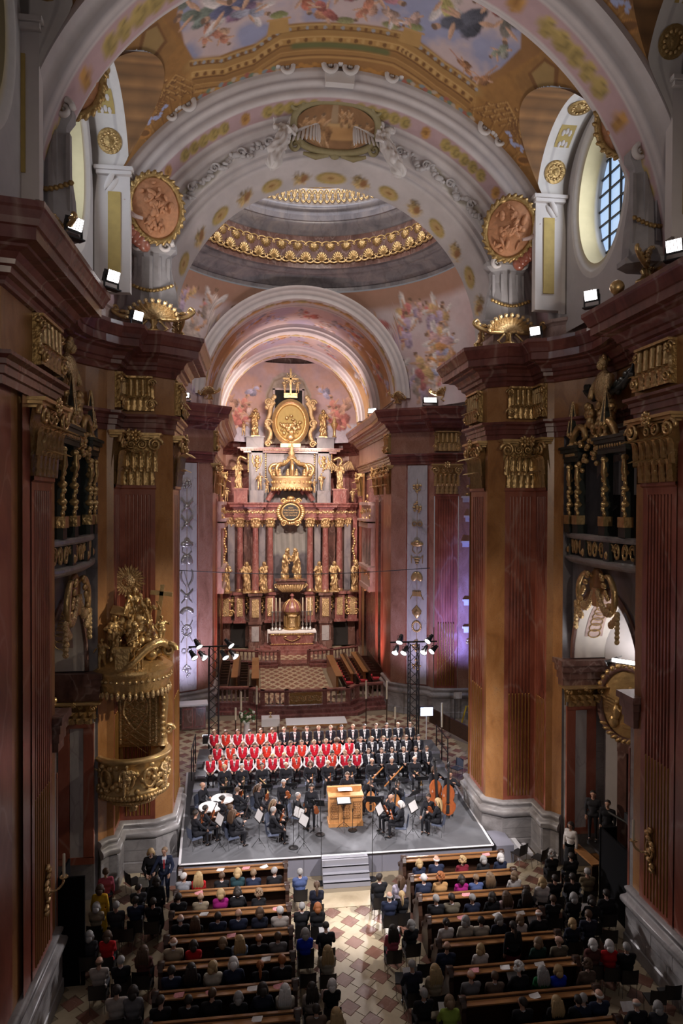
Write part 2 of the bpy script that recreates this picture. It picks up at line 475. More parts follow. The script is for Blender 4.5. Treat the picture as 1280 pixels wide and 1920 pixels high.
# numpy value noise for painted surfaces
_NT = RNG.random((64,64))
def vnoise(x,y):
 xi = np.floor(x).astype(int); yi = np.floor(y).astype(int)
 fx = x - xi; fy = y - yi; fx = fx * fx * (3 - 2 * fx); fy = fy * fy * (3 - 2 * fy)
 g = lambda a,b: _NT[a & 63,b & 63]
 return (g(xi,yi) * (1 - fx) + g(xi + 1,yi) * fx) * (1 - fy) + (g(xi,yi + 1) * (1 - fx) + g(xi + 1,yi + 1) * fx) * fy
def fnoise(x,y,o=4):
 r = 0; a = 0.5
 for i in range(o):
  r = r + a * vnoise(x * 2 ** i + 17 * i,y * 2 ** i + 5 * i); a *= 0.5
 return r / (1 - 0.5 ** o)
class Paint:
 """paints flat colour onto arrays of surface coordinates (x, y), metres along the surface"""
 def __init__(s,x,y,base):
  s.x = x; s.y = y; s.c = np.ones(x.shape + (3,)) * np.array(base)
 def lay(s,col,a):
  col = np.asarray(col,float)
  if col.ndim == 1: col = col[None,:] if s.x.ndim == 1 else col[None,None,:]
  s.c = s.c * (1 - a[...,None]) + col * a[...,None]
  return s
 def soft(s,d,w):  # 1 inside (d<0)
  return np.clip(0.5 - d / w,0,1)
 def ell(s,cx,cy,rx,ry,col,rot=0.0,w=0.25,shade=0.0,op=1.0,wob=0.0):
  dx = s.x - cx; dy = s.y - cy
  a = dx * math.cos(rot) + dy * math.sin(rot); b = -dx * math.sin(rot) + dy * math.cos(rot)
  d = np.sqrt((a / rx) ** 2 + (b / ry) ** 2) - 1
  if wob: d = d + (fnoise(s.x * 3 / max(rx,ry) + cx,s.y * 3 / max(rx,ry) + cy,3) - 0.5) * wob
  al = s.soft(d,w) * op
  c = np.asarray(col,float) * np.ones(s.x.shape + (3,))
  if shade:
   k = 1 + shade * (b / ry) + shade * 1.2 * (vnoise(a * 9 / rx + cx * 7,b * 4 / ry) - 0.5)
   c = c * np.clip(k,0.25,1.8)[...,None]
  return s.lay(c,al)
 def poly(s,pts,col,w=0.04,grain=0.0,op=1.0):
  n = len(pts); inside = np.zeros(s.x.shape,bool); dist = np.full(s.x.shape,1e9)
  for i in range(n):
   x0,y0 = pts[i]; x1,y1 = pts[(i + 1) % n]
   cond = ((y0 > s.y) != (y1 > s.y))
   xx = (x1 - x0) * (s.y - y0) / ((y1 - y0) if abs(y1 - y0) > 1e-9 else 1e-9) + x0
   inside ^= cond & (s.x < xx)
   ex,ey = x1 - x0,y1 - y0
   t = np.clip(((s.x - x0) * ex + (s.y - y0) * ey) / (ex * ex + ey * ey + 1e-12),0,1)
   dist = np.minimum(dist,np.hypot(s.x - x0 - t * ex,s.y - y0 - t * ey))
  d = np.where(inside,-dist,dist)
  c = np.asarray(col,float) * np.ones(s.x.shape + (3,))
  if grain: c = c * (1 + grain * (fnoise(s.x * 6,s.y * 6) - 0.5))[...,None]
  return s.lay(c,s.soft(d,w) * op)
 def line(s,pts,wd,col,op=1.0):
  dist = np.full(s.x.shape,1e9)
  for (x0,y0),(x1,y1) in zip(pts[:-1],pts[1:]):
   ex,ey = x1 - x0,y1 - y0
   t = np.clip(((s.x - x0) * ex + (s.y - y0) * ey) / (ex * ex + ey * ey + 1e-12),0,1)
   dist = np.minimum(dist,np.hypot(s.x - x0 - t * ex,s.y - y0 - t * ey))
  return s.lay(col,s.soft(dist - wd / 2,wd * 0.5) * op)
 def figure(s,x,y,h,rot,robe,robe2=None,skin=(0.50,0.30,0.20),wing=None):
  """a loosely painted draped figure, height h, leaning by rot"""
  c,q = math.cos(rot),math.sin(rot)
  T = lambda a,b: (x + (a * c - b * q) * h,y + (a * q + b * c) * h)
  robe = np.array(robe); robe2 = np.array(robe2 if robe2 is not None else robe * 0.6)
  if wing is not None:
   for sg in (-1,1):
    p = T(0.24 * sg,0.22); s.ell(*p,0.26 * h,0.09 * h,wing,rot + sg * 0.9,0.3,0.35)
  p = T(0.10,-0.22); s.ell(*p,0.26 * h,0.17 * h,robe2,rot + 0.9,0.3,0.5,1,0.5)
  p = T(-0.08,-0.30); s.ell(*p,0.13 * h,0.30 * h,robe,rot - 0.25,0.3,0.5,1,0.4)
  p = T(0.0,0.10); s.ell(*p,0.14 * h,0.22 * h,robe,rot,0.3,0.45,1,0.3)
  p = T(0.16,0.16); s.ell(*p,0.19 * h,0.045 * h,skin,rot + 0.6,0.35,0.3)
  p = T(-0.19,0.05); s.ell(*p,0.17 * h,0.04 * h,skin,rot - 0.9,0.35,0.3)
  p = T(0.07,-0.52); s.ell(*p,0.05 * h,0.13 * h,skin,rot + 0.2,0.35,0.3)
  p = T(0.02,0.38); s.ell(*p,0.065 * h,0.08 * h,skin,rot,0.3,0.3)
  p = T(0.025,0.43); s.ell(*p,0.07 * h,0.05 * h,np.array(skin) * 0.35,rot,0.35)
  return s
# ------------------------------------------------------------------ the setting: floor
floor_mb = MB()
floor_mb.add([(-16,-2,-0.006),(16,-2,-0.006),(16,58,-0.006),(-16,58,-0.006)],[(0,1,2,3)])
FLOOR = struct('floor',floor_mb,'joint')

def diamond_mb(hx,hy,t=0.012):
 mb = MB()
 k = 0.93
 lo = [(hx,0),(0,hy),(-hx,0),(0,-hy)]
 vs = [(x,y,-0.006) for x,y in lo] + [(x * k,y * k,t - 0.006) for x,y in lo]
 return mb.add(vs,[(0,1,5,4),(1,2,6,5),(2,3,7,6),(3,0,4,7),(4,5,6,7)])
def octagon_mb(hx,hy,d,t=0.011):
 """pale paver filling the field between four lozenges"""
 mb = MB(); g = 0.007; c = d / 2
 q = [(hx - d - g,0),(hx - c - g,c - g),(c - g,hy - c - g),(0,hy - d - g)]
 ring = q + [(-x,y) for x,y in q[2:0:-1]] + [(-x,-y) for x,y in q[:3]] + [(0,-q[3][1])] + [(x,-y) for x,y in q[2:0:-1]]
 n = len(ring)
 vs = [(x,y,-0.006) for x,y in ring] + [(x,y,t - 0.006) for x,y in ring]
 return mb.add(vs,[(i,(i + 1) % n,(i + 1) % n + n,i + n) for i in range(n)] + [tuple(range(n,2 * n))])
HX,HY,DD = 0.43,0.425,0.255
T_RED = diamond_mb(DD,DD).mesh('tile','redtile')
T_CREAM = octagon_mb(HX,HY,DD).mesh('tile','creamtile')
def tiled(xr,yr,x0=0.03,y0=17.28,single=True,red=None,cream=None,hx=HX,hy=HY):
 i0 = math.floor((xr[0] - x0) / hx); i1 = math.ceil((xr[1] - x0) / hx)
 j0 = math.floor((yr[0] - y0) / hy); j1 = math.ceil((yr[1] - y0) / hy)
 out = []
 for i in range(i0,i1 + 1):
  for j in range(j0,j1 + 1):
   x = x0 + i * hx; y = y0 + j * hy
   if xr[0] <= x <= xr[1] and yr[0] <= y <= yr[1]:
    out.append((x,y,(i + j) % 2 == 0))
 return out
for x,y,isred in tiled((-1.0,1.45),(12.2,18.35)):
 place('tile',T_RED if isred else T_CREAM,FLOOR,(x,y,0))
far_red = diamond_mb(DD,DD); far_cream = octagon_mb(HX,HY,DD)
st = MB()
for x,y,isred in tiled((-6.8,-1.0),(11.5,19.4)) + tiled((1.45,4.7),(11.5,19.4)) + tiled((4.7,6.9),(11.5,19.6)) + tiled((-6.8,-4.6),(19.4,22.5)) + tiled((-6.8,6.8),(26.6,34.0)) + tiled((4.9,6.5),(19.6,26.6)) + tiled((-6.5,-5.2),(22.5,26.6)):
 st.join(far_red if isred else far_cream,Matrix.Translation((x,y,0)),0 if isred else 1)
hx2 = 0.285
fr = diamond_mb(0.20,0.36); fc = octagon_mb(hx2,0.50,0.20)
for x,y,isred in tiled((-2.1,1.95),(36.2,48.2),-0.3,40.5,hx=hx2,hy=0.50):
 st.join(fr if isred else fc,Matrix.Translation((x,y,0.17)),0 if isred else 1)
obj('far_tiles',st,['redtile','creamtile'],FLOOR)['kind'] = 'stuff'
pv = MB(); pv.box((-0.3,43.9,0.08),(8.6,13.0,0.16)); obj('presbytery_paving',pv,'joint',FLOOR)
pv = MB(); pv.box((0.1,18.25,0.005),(1.9,0.7,0.02)); obj('threshold_slab',pv,'creamtile',FLOOR)

# ------------------------------------------------------------------ orders: pilasters, capitals, entablature
CAPZ0,CAPZ1 = 11.52,13.05
SHAFT0 = 1.53
PLINTH = [(0.0,0.0),(0.15,0.0),(0.15,0.30),(0.12,0.34),(0.12,1.00),(0.10,1.02)]
BASE = [(0.10,1.02),(0.17,1.05),(0.21,1.10),(0.22,1.17),(0.20,1.23),(0.15,1.27),(0.12,1.30),(0.10,1.33),(0.11,1.38),(0.14,1.42),(0.14,1.47),(0.10,1.51),(0.04,1.53),(-0.05,1.53)]
ARCHI = [(0.02,13.05),(0.05,13.05),(0.05,13.20),(0.10,13.22),(0.10,13.36),(0.14,13.38),(0.14,13.47),(0.24,13.53),(0.24,13.60),(0.0,13.62)]
FRIEZE = [(0.03,13.62),(0.03,14.72)]
CORN = [(0.03,14.72),(0.10,14.74),(0.12,14.80),(0.16,14.86),(0.24,14.90),(0.26,15.00),(0.34,15.02),(0.36,15.10),(0.44,15.20),(0.60,15.24),(0.62,15.28),(0.80,15.30),(0.80,15.50),(0.84,15.52),(0.88,15.62),(0.94,15.74),(0.97,15.78),(0.97,15.88),(0.60,15.93),(-0.15,15.95)]
ATTIC = [(0.10,15.90),(0.10,16.05),(0.04,16.10),(0.02,16.55),(0.06,16.62),(0.12,16.66),(0.12,16.76),(0.0,16.78),(-0.3,16.78)]

REEDM = MB().lathe([(0.0,0),(0.026,0.0),(0.026,3.30),(0.022,3.345),(0.0,3.36)],8).mesh('reed','reed',True)

def seg_n(a,b):
 d = Vector((b[0] - a[0],b[1] - a[1])).normalized()
 return d,Vector((d.y,-d.x))      # right-hand normal (flip side): towards the nave on the right-hand wall

def fluted(parent,a,b,n,s,z0=SHAFT0,z1=CAPZ0 - 0.06,mat='red',reeds=True,rtop=4.95):
 """pilaster face with n hollow flutes from plan point a to b (right-hand wall), mirrored when s<0"""
 d,nn = seg_n(a,b); L = math.hypot(b[0] - a[0],b[1] - a[1])
 mg = 0.09 * L / 0.9 + 0.02; pitch = (L - 2 * mg) / n; w = pitch * 0.62
 prof = [(0,0)]
 for i in range(n):
  c = mg + pitch * (i + 0.5)
  for k in range(7):
   t = PI * k / 6
   prof.append((c - math.cos(t) * w / 2,-math.sin(t) * w * 0.55))
 prof.append((L,0))
 mb = MB(); k = len(prof)
 def P(t,o,z): return (a[0] + d.x * t + nn.x * o,a[1] + d.y * t + nn.y * o,z)
 zs = [z0 + 0.12,z1 - 0.22]
 vs = [P(t,o,z) for z in zs for t,o in prof]
 mb.add(vs,[(i,i + k,i + k + 1,i + 1) for i in range(k - 1)])
 for za,zb in ((z0,zs[0]),(zs[1],z1)):
  mb.add([P(0,0,za),P(L,0,za),P(L,0,zb),P(0,0,zb)],[(3,2,1,0)])
 # stop faces of the flutes
 for i in range(n):
  seg = prof[1 + i * 7: 8 + i * 7]
  mb.add([P(t,o,zs[1]) for t,o in seg],[tuple(range(7))])
  mb.add([P(t,o,zs[0]) for t,o in seg],[tuple(range(6,-1,-1))])
 # astragal under the capital
 mb.add([P(-0.03,0.06,z1 - 0.02),P(L + 0.03,0.06,z1 - 0.02),P(L + 0.03,0.06,z1 + 0.06),P(-0.03,0.06,z1 + 0.06),P(-0.03,0.0,z1 - 0.06),P(L + 0.03,0.0,z1 - 0.06),P(-0.03,0,z1 + 0.06),P(L + 0.03,0,z1 + 0.06)],
           [(3,2,1,0),(1,5,4,0)[::1],(6,7,2,3)])
 if s < 0: mb.mirror()
 p = obj('pilaster',mb,mat,parent)
 if reeds:
  for i in range(n):
   t = mg + pitch * (i + 0.5); q = P(t,-w * 0.14,z0 + 0.13)
   place('reed',REEDM,p,(q[0] * s,q[1],q[2]),scale=(w / 0.07,w / 0.07,(rtop - z0 - 0.13) / 3.36))
 return p

def flat(parent,name,a,b,z0,z1,mat,s,o=0.0):
 d,nn = seg_n(a,b)
 A = (a[0] + nn.x * o,a[1] + nn.y * o); B = (b[0] + nn.x * o,b[1] + nn.y * o)
 mb = MB().add([(*A,z0),(*B,z0),(*B,z1),(*A,z1)],[(3,2,1,0)])
 if s < 0: mb.mirror()
 return obj(name,mb,mat,parent)

def leaf_mb(w=0.17,h=0.62,curl=0.30,nx=8,nz=9,lobes=True):
 mb = MB(); P = np.zeros((nz + 1,nx + 1,3))
 for j in range(nz + 1):
  t = j / nz
  ww = w * (1 - 0.45 * t ** 2) * (1 + (0.18 * math.sin(t * 3.5 * 2 * PI) if lobes else 0))
  if j == nz: ww *= 0.45
  if t < 0.72: y = 0.03 + 0.05 * t; z = h * t
  else:
   u = (t - 0.72) / 0.28 * PI * 0.85
   y = 0.066 + curl * 0.5 * (1 - math.cos(u)); z = h * 0.72 + math.sin(u) * h * 0.20
  for i in range(nx + 1):
   x = (i / nx - 0.5) * ww
   P[j,i] = (x,y + 0.06 * math.cos((i / nx - 0.5) * PI) + (0.028 if i % 2 == 0 else 0) * (1 - 0.5 * t),z)
 return mb.grid(P,flip=False)
LEAF = leaf_mb().mesh('leaf','gold','all')
def volute_mb(r=0.20,turns=1.9,th=0.045,depth=0.0):
 pts = []; rs = []
 for i in range(30):
  t = i / 29; a = t * turns * 2 * PI; q = r * (1 - 0.86 * t)
  pts.append((math.cos(a) * q,depth * t,math.sin(a) * q)); rs.append(th * (1 - 0.45 * t))
 mb = MB().tube(pts,rs,6)
 mb.ell((0,depth,0),(r * 0.16,th,r * 0.16),6,4)
 return mb
VOLUTE = volute_mb(0.21,1.9,0.05,0.10).mesh('volute','gold','all')
FLEURON = None
def rosette_mb(r=0.16,petals=8,d=0.07):
 mb = MB()
 for i in range(petals):
  a = 2 * PI * i / petals
  mb.ell((math.cos(a) * r * 0.6,-d * 0.3,math.sin(a) * r * 0.6),(r * 0.42,d * 0.6,r * 0.26),6,4,R=Matrix.Rotation(-a,3,'Y'))
 mb.ell((0,-d * 0.6,0),(r * 0.28,d * 0.6,r * 0.28),6,4)
 return mb
FLEURON = rosette_mb().mesh('fleuron','gold','all')

def capital(parent,a,b,s,n=4,z0=CAPZ0,h=CAPZ1 - CAPZ0,mat=None,pieces=True):
 """Corinthian pilaster capital over plan edge a-b: bell, two rows of acanthus leaves, corner volutes, abacus, fleuron"""
 d,nn = seg_n(a,b); L = math.hypot(b[0] - a[0],b[1] - a[1])
 mid = Vector(((a[0] + b[0]) / 2,(a[1] + b[1]) / 2))
 # local frame: x along, y outward
 mb = MB(); nz = 8
 P = np.zeros((nz + 1,6,3))
 for j in range(nz + 1):
  t = j / nz; o = 0.02 + 0.13 * t ** 2.2; e = L / 2 + 0.02 + 0.10 * t ** 2.5
  for i in range(6):
   x = (i / 5 - 0.5) * 2 * e
   P[j,i] = (x,o - (0.10 if i in (0,5) else 0),t * h * 0.86)
 mb.grid(P)
 ang = math.atan2(d.y * 1,d.x * s)
 # for s>0 outward is right of travel: local +y must map to nn
 ex = Vector((-d.x,-d.y)) if s > 0 else Vector((-d.x,d.y)); ey = Vector((nn.x * s,nn.y))
 R = Matrix(((ex.x,ey.x,0,mid.x * s),(ex.y,ey.y,0,mid.y),(0,0,1,z0),(0,0,0,1)))
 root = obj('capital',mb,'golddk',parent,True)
 root.matrix_world = R
 def ch(nm,me,x,y,z,rz=0,sc=1.0,ry=0,flipx=False):
  o = place(nm,me,root,(x,y,z),(0,ry,rz),sc)
  if flipx: o.scale = (-o.scale[0],o.scale[1],o.scale[2])
  return o
 sc = h / 1.53
 for row,(m,z,k) in enumerate(((n,0.0,0.92),(n,0.40 * sc,1.06))):
  pitch = L / m
  for i in range(m + (row == 1)):
   x = -L / 2 + pitch * (i + 0.5 - 0.5 * (row == 1))
   w = pitch / 0.17 * 0.84
   o = ch('leaf',LEAF,x,0.02 + 0.03 * row,z); o.scale = (w,1.0 + 0.25 * row,k * sc)
 for sg in (-1,1):
  ch('volute',VOLUTE,sg * (L / 2 + 0.02),0.20,h * 0.78,0,(sg * 1.05 * sc,1.1,1.05 * sc))
  if L > 0.6:
   ch('volute',VOLUTE,sg * 0.15,0.16,h * 0.78,0,(-sg * 0.75 * sc,0.9,0.75 * sc))
 am = MB()
 am.box((0,0.09,h * 0.93),(L + 0.34,0.34,0.06 * sc)); am.box((0,0.12,h * 0.975),(L + 0.44,0.42,0.07 * sc))
 am.box((0,0.06,h * 0.885),(L + 0.22,0.26,0.05 * sc))
 place('abacus',am.mesh('abacus','goldsat'),root)
 ch('fleuron',FLEURON,0,0.30,h * 0.95,PI,1.25 * sc)
 return root

def console(parent,a,b,s,z0=13.70,z1=14.70,n=5):
 """gilt frieze panel: fluted tongues over leafage between two scrolled sides"""
 d,nn = seg_n(a,b); L = math.hypot(b[0] - a[0],b[1] - a[1]); h = z1 - z0
 mid = Vector(((a[0] + b[0]) / 2,(a[1] + b[1]) / 2))
 ex = Vector((-d.x,-d.y)) if s > 0 else Vector((-d.x,d.y)); ey = Vector((nn.x * s,nn.y))
 R = Matrix(((ex.x,ey.x,0,mid.x * s),(ex.y,ey.y,0,mid.y),(0,0,1,z0),(0,0,0,1)))
 mb = MB()
 P = np.zeros((9,2,3))
 for j in range(9):
  t = j / 8; o = 0.08 + 0.16 * (1 - t) ** 2 * 1.0 + 0.05 * math.sin(t * PI)
  P[j,0] = (-L / 2,o,t * h); P[j,1] = (L / 2,o,t * h)
 mb.grid(P)
 for sg in (-1,1): mb.box((sg * L / 2,0.08,h / 2),(0.05,0.22,h))
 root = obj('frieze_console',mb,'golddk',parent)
 root.matrix_world = R
 tm = MB()
 for i in range(n):
  x = -L / 2 + L * (i + 0.5) / n
  tm.tube([(x,0.17,h * 0.44),(x,0.15,h * 0.9)],L / n * 0.36,8)
  tm.ell((x,0.15,h * 0.9),(L / n * 0.36,L / n * 0.36,0.04),8,4)
 tm.box((0,0.13,h * 0.985),(L + 0.06,0.24,0.06))
 place('tongue_row',tm.mesh('tongue_row','gold',True),root)
 for i in range(n + 1):
  x = -L / 2 + L * i / n
  place('leaf',LEAF,root,(x,0.20,0.0),scale=(L / n / 0.17 * 0.95,0.5,0.66 * h))
 for sg in (-1,1):
  place('volute',VOLUTE,root,(sg * (L / 2),0.16,h * 0.82),(0,0,0),(sg * 0.6,1,0.6))
  place('volute',VOLUTE,root,(sg * (L / 2),0.22,h * 0.18),(0,0,0),(sg * 0.75,1,0.75))
  place('leaf',LEAF,root,(sg * (L / 2),0.14,h * 0.2),scale=(0.9,0.6,0.95 * h))
 return root

def shell_urn(name,label,loc,rz,scale=1.0,group='gilt shell urns along the cornice'):
 """gilt scallop bowl on a foot, leafy arms to both sides"""
 t = thing(name,label,'urn',loc,rz,group,scale)
 mb = MB().lathe([(0.0,0),(0.22,0),(0.22,0.06),(0.10,0.12),(0.06,0.22),(0.11,0.30),(0.09,0.34)],12)
 for a in (-0.4,0,0.4):
  mb.tube([(a * 0.5,0.1,0.0),(a * 0.9,0.18,0.08),(a * 0.4,0.1,0.3)],0.035,6)
 obj('foot',mb,'gold',t,True)
 sh = MB(); P = np.zeros((25,6,3))
 for i in range(25):
  a = PI * (i / 24) ; rib = 0.06 * math.cos(i * PI)
  for j in range(6):
   q = j / 5
   r = q * (0.52 + rib * 0.6)
   P[i,j] = (math.cos(a) * r * 1.15,0.10 * math.sin(q * PI) + 0.20 * q + rib * q * 0.7,0.34 + math.sin(a) * r * 0.80)
 sh.grid(P); sh.grid(P - np.array([0,0.10,0]),flip=True)
 for i in range(0,25,2): sh.ell(P[i,5],0.06,6,4)
 obj('shell',sh,'goldfine',t,True)
 for sg in (-1,1):
  am = MB().tube([(sg * 0.2,0.1,0.36),(sg * 0.55,0.14,0.34),(sg * 0.85,0.12,0.42),(sg * 1.02,0.1,0.56),(sg * 0.93,0.1,0.66),(sg * 0.86,0.1,0.58)],[0.07,0.07,0.06,0.05,0.035,0.02],7)
  for k in range(4): am.ell((sg * (0.4 + 0.17 * k),0.14,0.42 + 0.04 * k),(0.09,0.04,0.05),6,4)
  obj('leafy_arm',am,'gold',t,True)
 return t

def flood(name,label,loc,yaw,tilt=-0.25,glow=True,power=0,color=(1,0.93,0.88),aim=None,w=0.42,lens='lens',size=0.3):
 """rectangular flood lamp on a stirrup"""
 t = thing(name,label,'lamp',loc,yaw,'flood lamps standing on the cornices')
 mb = MB().box((0,0,0.30),(w,0.16,0.28),0,0,1.0,tilt); mb.box((0,-0.10,0.30),(w * 0.8,0.10,0.2),0,0,1,tilt)
 obj('housing',mb,'black',t)
 st_ = MB().bar((-w / 2 - 0.02,0,0.02),(-w / 2 - 0.02,0,0.32),0.025,0.05); st_.bar((w / 2 + 0.02,0,0.02),(w / 2 + 0.02,0,0.32),0.025,0.05); st_.box((0,0,0.015),(w + 0.08,0.2,0.03))
 obj('stirrup',st_,'black',t)
 g = MB().box((0,0.088,0.30),(w * 0.9,0.012,0.24),0,0,1,tilt)
 obj('lamp_glass',g,lens,t)
 gr = MB()
 for i in range(5): gr.box((-w * 0.4 + w * 0.2 * i,0.1,0.30),(0.012,0.012,0.24),0,0,1,tilt)
 obj('guard',gr,'black',t)
 if power:
  q = Vector(loc) + Vector((-math.sin(yaw) * 0.3,math.cos(yaw) * 0.3,0.36))
  light(name + '_light','SPOT',q,power,color,aim,size,120,0.9)
 return t

# ------------------------------------------------------------------ nave walls (right-hand plan, mirrored for the left)
PIER = [(8.6,22.9),(4.95,22.6),(4.95,20.78),(5.42,20.45),(6.44,20.45),(6.44,19.58),(6.62,19.52),(6.80,19.25)]
BAYC = [(7.06,18.92),(7.40,18.35),(7.58,17.6),(7.52,16.8),(7.36,16.1),(7.25,15.5)]
NEAR = [(7.25,15.40),(6.82,15.40),(6.82,12.2),(7.3,12.1),(7.7,11.0),(7.7,6.0)]
ENT = PIER + BAYC + NEAR
ENTN = [(8.6,22.9),(4.95,22.6)]

def nave_side(s):
 side = 'right' if s > 0 else 'left'
 W = struct('wall_' + side)
 def sw(name,path,prof,mat,smooth=False):
  mb = MB().sweep(path,prof,flip=True)
  if s < 0: mb.mirror()
  return obj(name,mb,mat,W,smooth)
 low = PIER[:]; near_low = [(7.6,15.42),(6.85,15.42),(6.85,12.2),(7.4,12.1)]
 for path,nm in ((low,'far'),(near_low,'near')):
  pl = sw('plinth',path,PLINTH,'grey')
  sw('base_moulding',path,BASE,'grey',True)
  # facing blocks of the plinth, set proud with open joints
  for (a,b) in zip(path[:-1],path[1:]):
   L = math.hypot(b[0] - a[0],b[1] - a[1])
   if L < 0.6: continue
   d,nn = seg_n(a,b); k = max(1,round(L / 0.8))
   for i in range(k):
    for j,(z0,z1) in enumerate(((0.36,0.67),(0.68,0.99))):
     sh = 0.5 * (j % 2) / k * L * 0.5
     t0 = L * i / k + 0.008 + (sh if i else -0.06); t1 = L * (i + 1) / k - 0.008 + (sh if i < k - 1 else 0.06)
     q = MB(); c = (t0 + t1) / 2
     q.box((a[0] + d.x * c + nn.x * 0.125,a[1] + d.y * c + nn.y * 0.125,(z0 + z1) / 2),(t1 - t0,0.03,z1 - z0),math.atan2(d.y,d.x))
     if s < 0: q.mirror()
     obj('block',q,'grey',pl)
 A,B,C,D,E,F_,G = PIER[1:]
 flat(W,'pilaster_backing',PIER[0],A,0,13.1,'orange',s)
 fluted(W,(4.95,22.4),(4.95,20.98),6,s)
 flat(W,'pilaster_edge',(4.95,20.98),B,1.5,13.1,'orange',s)
 flat(W,'pilaster_backing',A,B,1.5,13.1,'orange',s,-0.06)
 flat(W,'pilaster_backing',B,C,1.5,13.1,'orange',s)
 fluted(W,C,D,7,s); fluted(W,D,E,6,s)
 flat(W,'pilaster_backing',C,D,11.4,13.1,'orange',s,-0.03); flat(W,'pilaster_backing',D,E,11.4,13.1,'orange',s,-0.03)
 flat(W,'pilaster_backing',E,F_,1.5,13.1,'orange',s); flat(W,'pilaster_backing',F_,G,1.5,13.1,'orange',s)
 capital(W,(4.95,22.2),(4.95,21.05),s,4)
 capital(W,C,D,s,5); capital(W,D,E,s,4)
 flat(W,'pilaster_backing',G,(8.6,19.30),0,13.1,'drumgrey',s)
 # near pier
 n0,n1,n2 = (7.6,15.42),(6.85,15.42),(6.85,13.0)
 flat(W,'pilaster_backing',n0,n1,1.5,13.1,'orange',s)
 flat(W,'pilaster_edge',n1,(6.85,15.05),1.5,11.5,'orange',s)
 fluted(W,(6.80,15.05),(6.80,13.75),8,s,rtop=5.05)
 flat(W,'pilaster_edge',(6.82,13.75),(6.82,13.3),1.5,13.1,'red',s); flat(W,'pilaster_edge',(6.9,13.3),(6.9,12.95),1.5,13.1,'orange',s); flat(W,'pilaster_edge',(6.9,12.95),(6.9,10.5),1.5,13.1,'red',s)
 flat(W,'pilaster_backing',n1,n2,1.5,13.1,'orange',s,-0.06)
 capital(W,(6.80,15.15),(6.80,13.75),s,5)
 capital(W,(7.45,15.42),(6.9,15.42),s,3)
 # entablature and attic
 sw('architrave',ENT,ARCHI,'cornice'); sw('frieze',ENT,FRIEZE,'orange'); sw('cornice',ENT,CORN,'cornice')
 att = [(8.6,22.3),(5.25,22.1),(5.25,21.1),(5.75,20.75),(6.6,20.75),(6.75,19.9),(7.2,19.5),(7.6,18.6),(7.75,17.6),(7.7,16.4),(7.5,15.6),(7.15,15.0),(7.15,12.0),(7.9,11)]
 sw('attic',att,ATTIC,'pink')
 for (a,b) in (((4.95,22.3),(4.95,21.2)),((5.50,20.45),(6.36,20.45)),((6.44,20.4),(6.44,19.62)),((6.82,15.1),(6.82,13.8))):
  console(W,a,b,s)
 # bay: side wall with an arched chapel opening below the gallery
 def Pm(x,y,z): return (x * s,y,z)
 yc,rad,spr = 17.35,1.78,6.35
 wall = MB(); N = 24
 outer = []; inner = []
 for i in range(N + 1):
  t = PI * i / N
  inner.append((yc + rad * math.cos(t),spr + rad * 1.22 * math.sin(t)))
  outer.append((yc + 2.05 * math.cos(t) * (1 if True else 1),9.3 if 0 < i < N else spr))
 vs = [Pm(7.12,y,z) for y,z in inner] + [Pm(7.12,min(19.4,max(15.3,yc + 2.05 * math.cos(PI * i / N) * 1.0)),9.32) for i in range(N + 1)]
 fs = [(i,i + 1,i + N + 2,i + N + 1) for i in range(N)]
 wall.add(vs,fs if s > 0 else [f[::-1] for f in fs])
 obj('bay_wall',wall,'drumgrey',W)
 # moulded archivolt
 av = MB()
 prof = [(0.0,-0.02),(0.0,0.07),(0.06,0.10),(0.10,0.06),(0.17,0.05),(0.17,-0.02)]
 P = np.zeros((N + 1,len(prof),3))
 for i in range(N + 1):
  t = PI * i / N
  for j,(o,h) in enumerate(prof):
   P[i,j] = Pm(7.12 - h,yc + (rad + o) * math.cos(t),spr + (rad + o) * 1.22 * math.sin(t))
 av.grid(P,flip=s < 0); obj('archivolt',av,'brown',W)
 # soffit of the arch: pale stucco with a painted panel
 sf = MB(); P = np.zeros((N + 1,9,3))
 for i in range(N + 1):
  t = PI * i / N
  for j in range(9): P[i,j] = Pm(7.12 + 1.1 * j / 8,yc + rad * math.cos(t),spr + rad * 1.22 * math.sin(t))
 sf.grid(P,flip=s > 0)
 o = obj('arch_soffit',sf,'paint',W,True)
 X,Y = np.meshgrid(np.linspace(0,1.1,9),np.linspace(0,6.2,N + 1))
 pt = Paint(X,Y,(0.62,0.57,0.52))
 setcol(o.data,pt.c.reshape(-1,3))
 for (t0,t1) in ((0.10,0.36),(0.64,0.90)):
  pn = MB(); P = np.zeros((9,3,3))
  for i in range(9):
   t = PI * (t0 + (t1 - t0) * i / 8)
   for j in range(3): P[i,j] = Pm(7.40 + 0.28 * j,yc + (rad - 0.015) * math.cos(t),spr + (rad - 0.015) * 1.22 * math.sin(t))
  pn.grid(P,flip=s > 0)
  p = obj('soffit_panel',pn,'pink',W)
  gm = MB()
  for i in range(8):
   t = PI * (t0 + (t1 - t0) * (i + 0.5) / 8)
   c = Vector(Pm(7.68,yc + (rad - 0.04) * math.cos(t),spr + (rad - 0.04) * 1.22 * math.sin(t)))
   gm.tube([c + Vector((0.19 * s * math.cos(a),0.10 * math.cos(t + PI / 2) * math.sin(a),0.13 * math.sin(a))) for a in np.linspace(0,2 * PI,12,endpoint=False)],0.016,4,closed=True)
  obj('scroll_relief',gm,'goldsat',p,True)
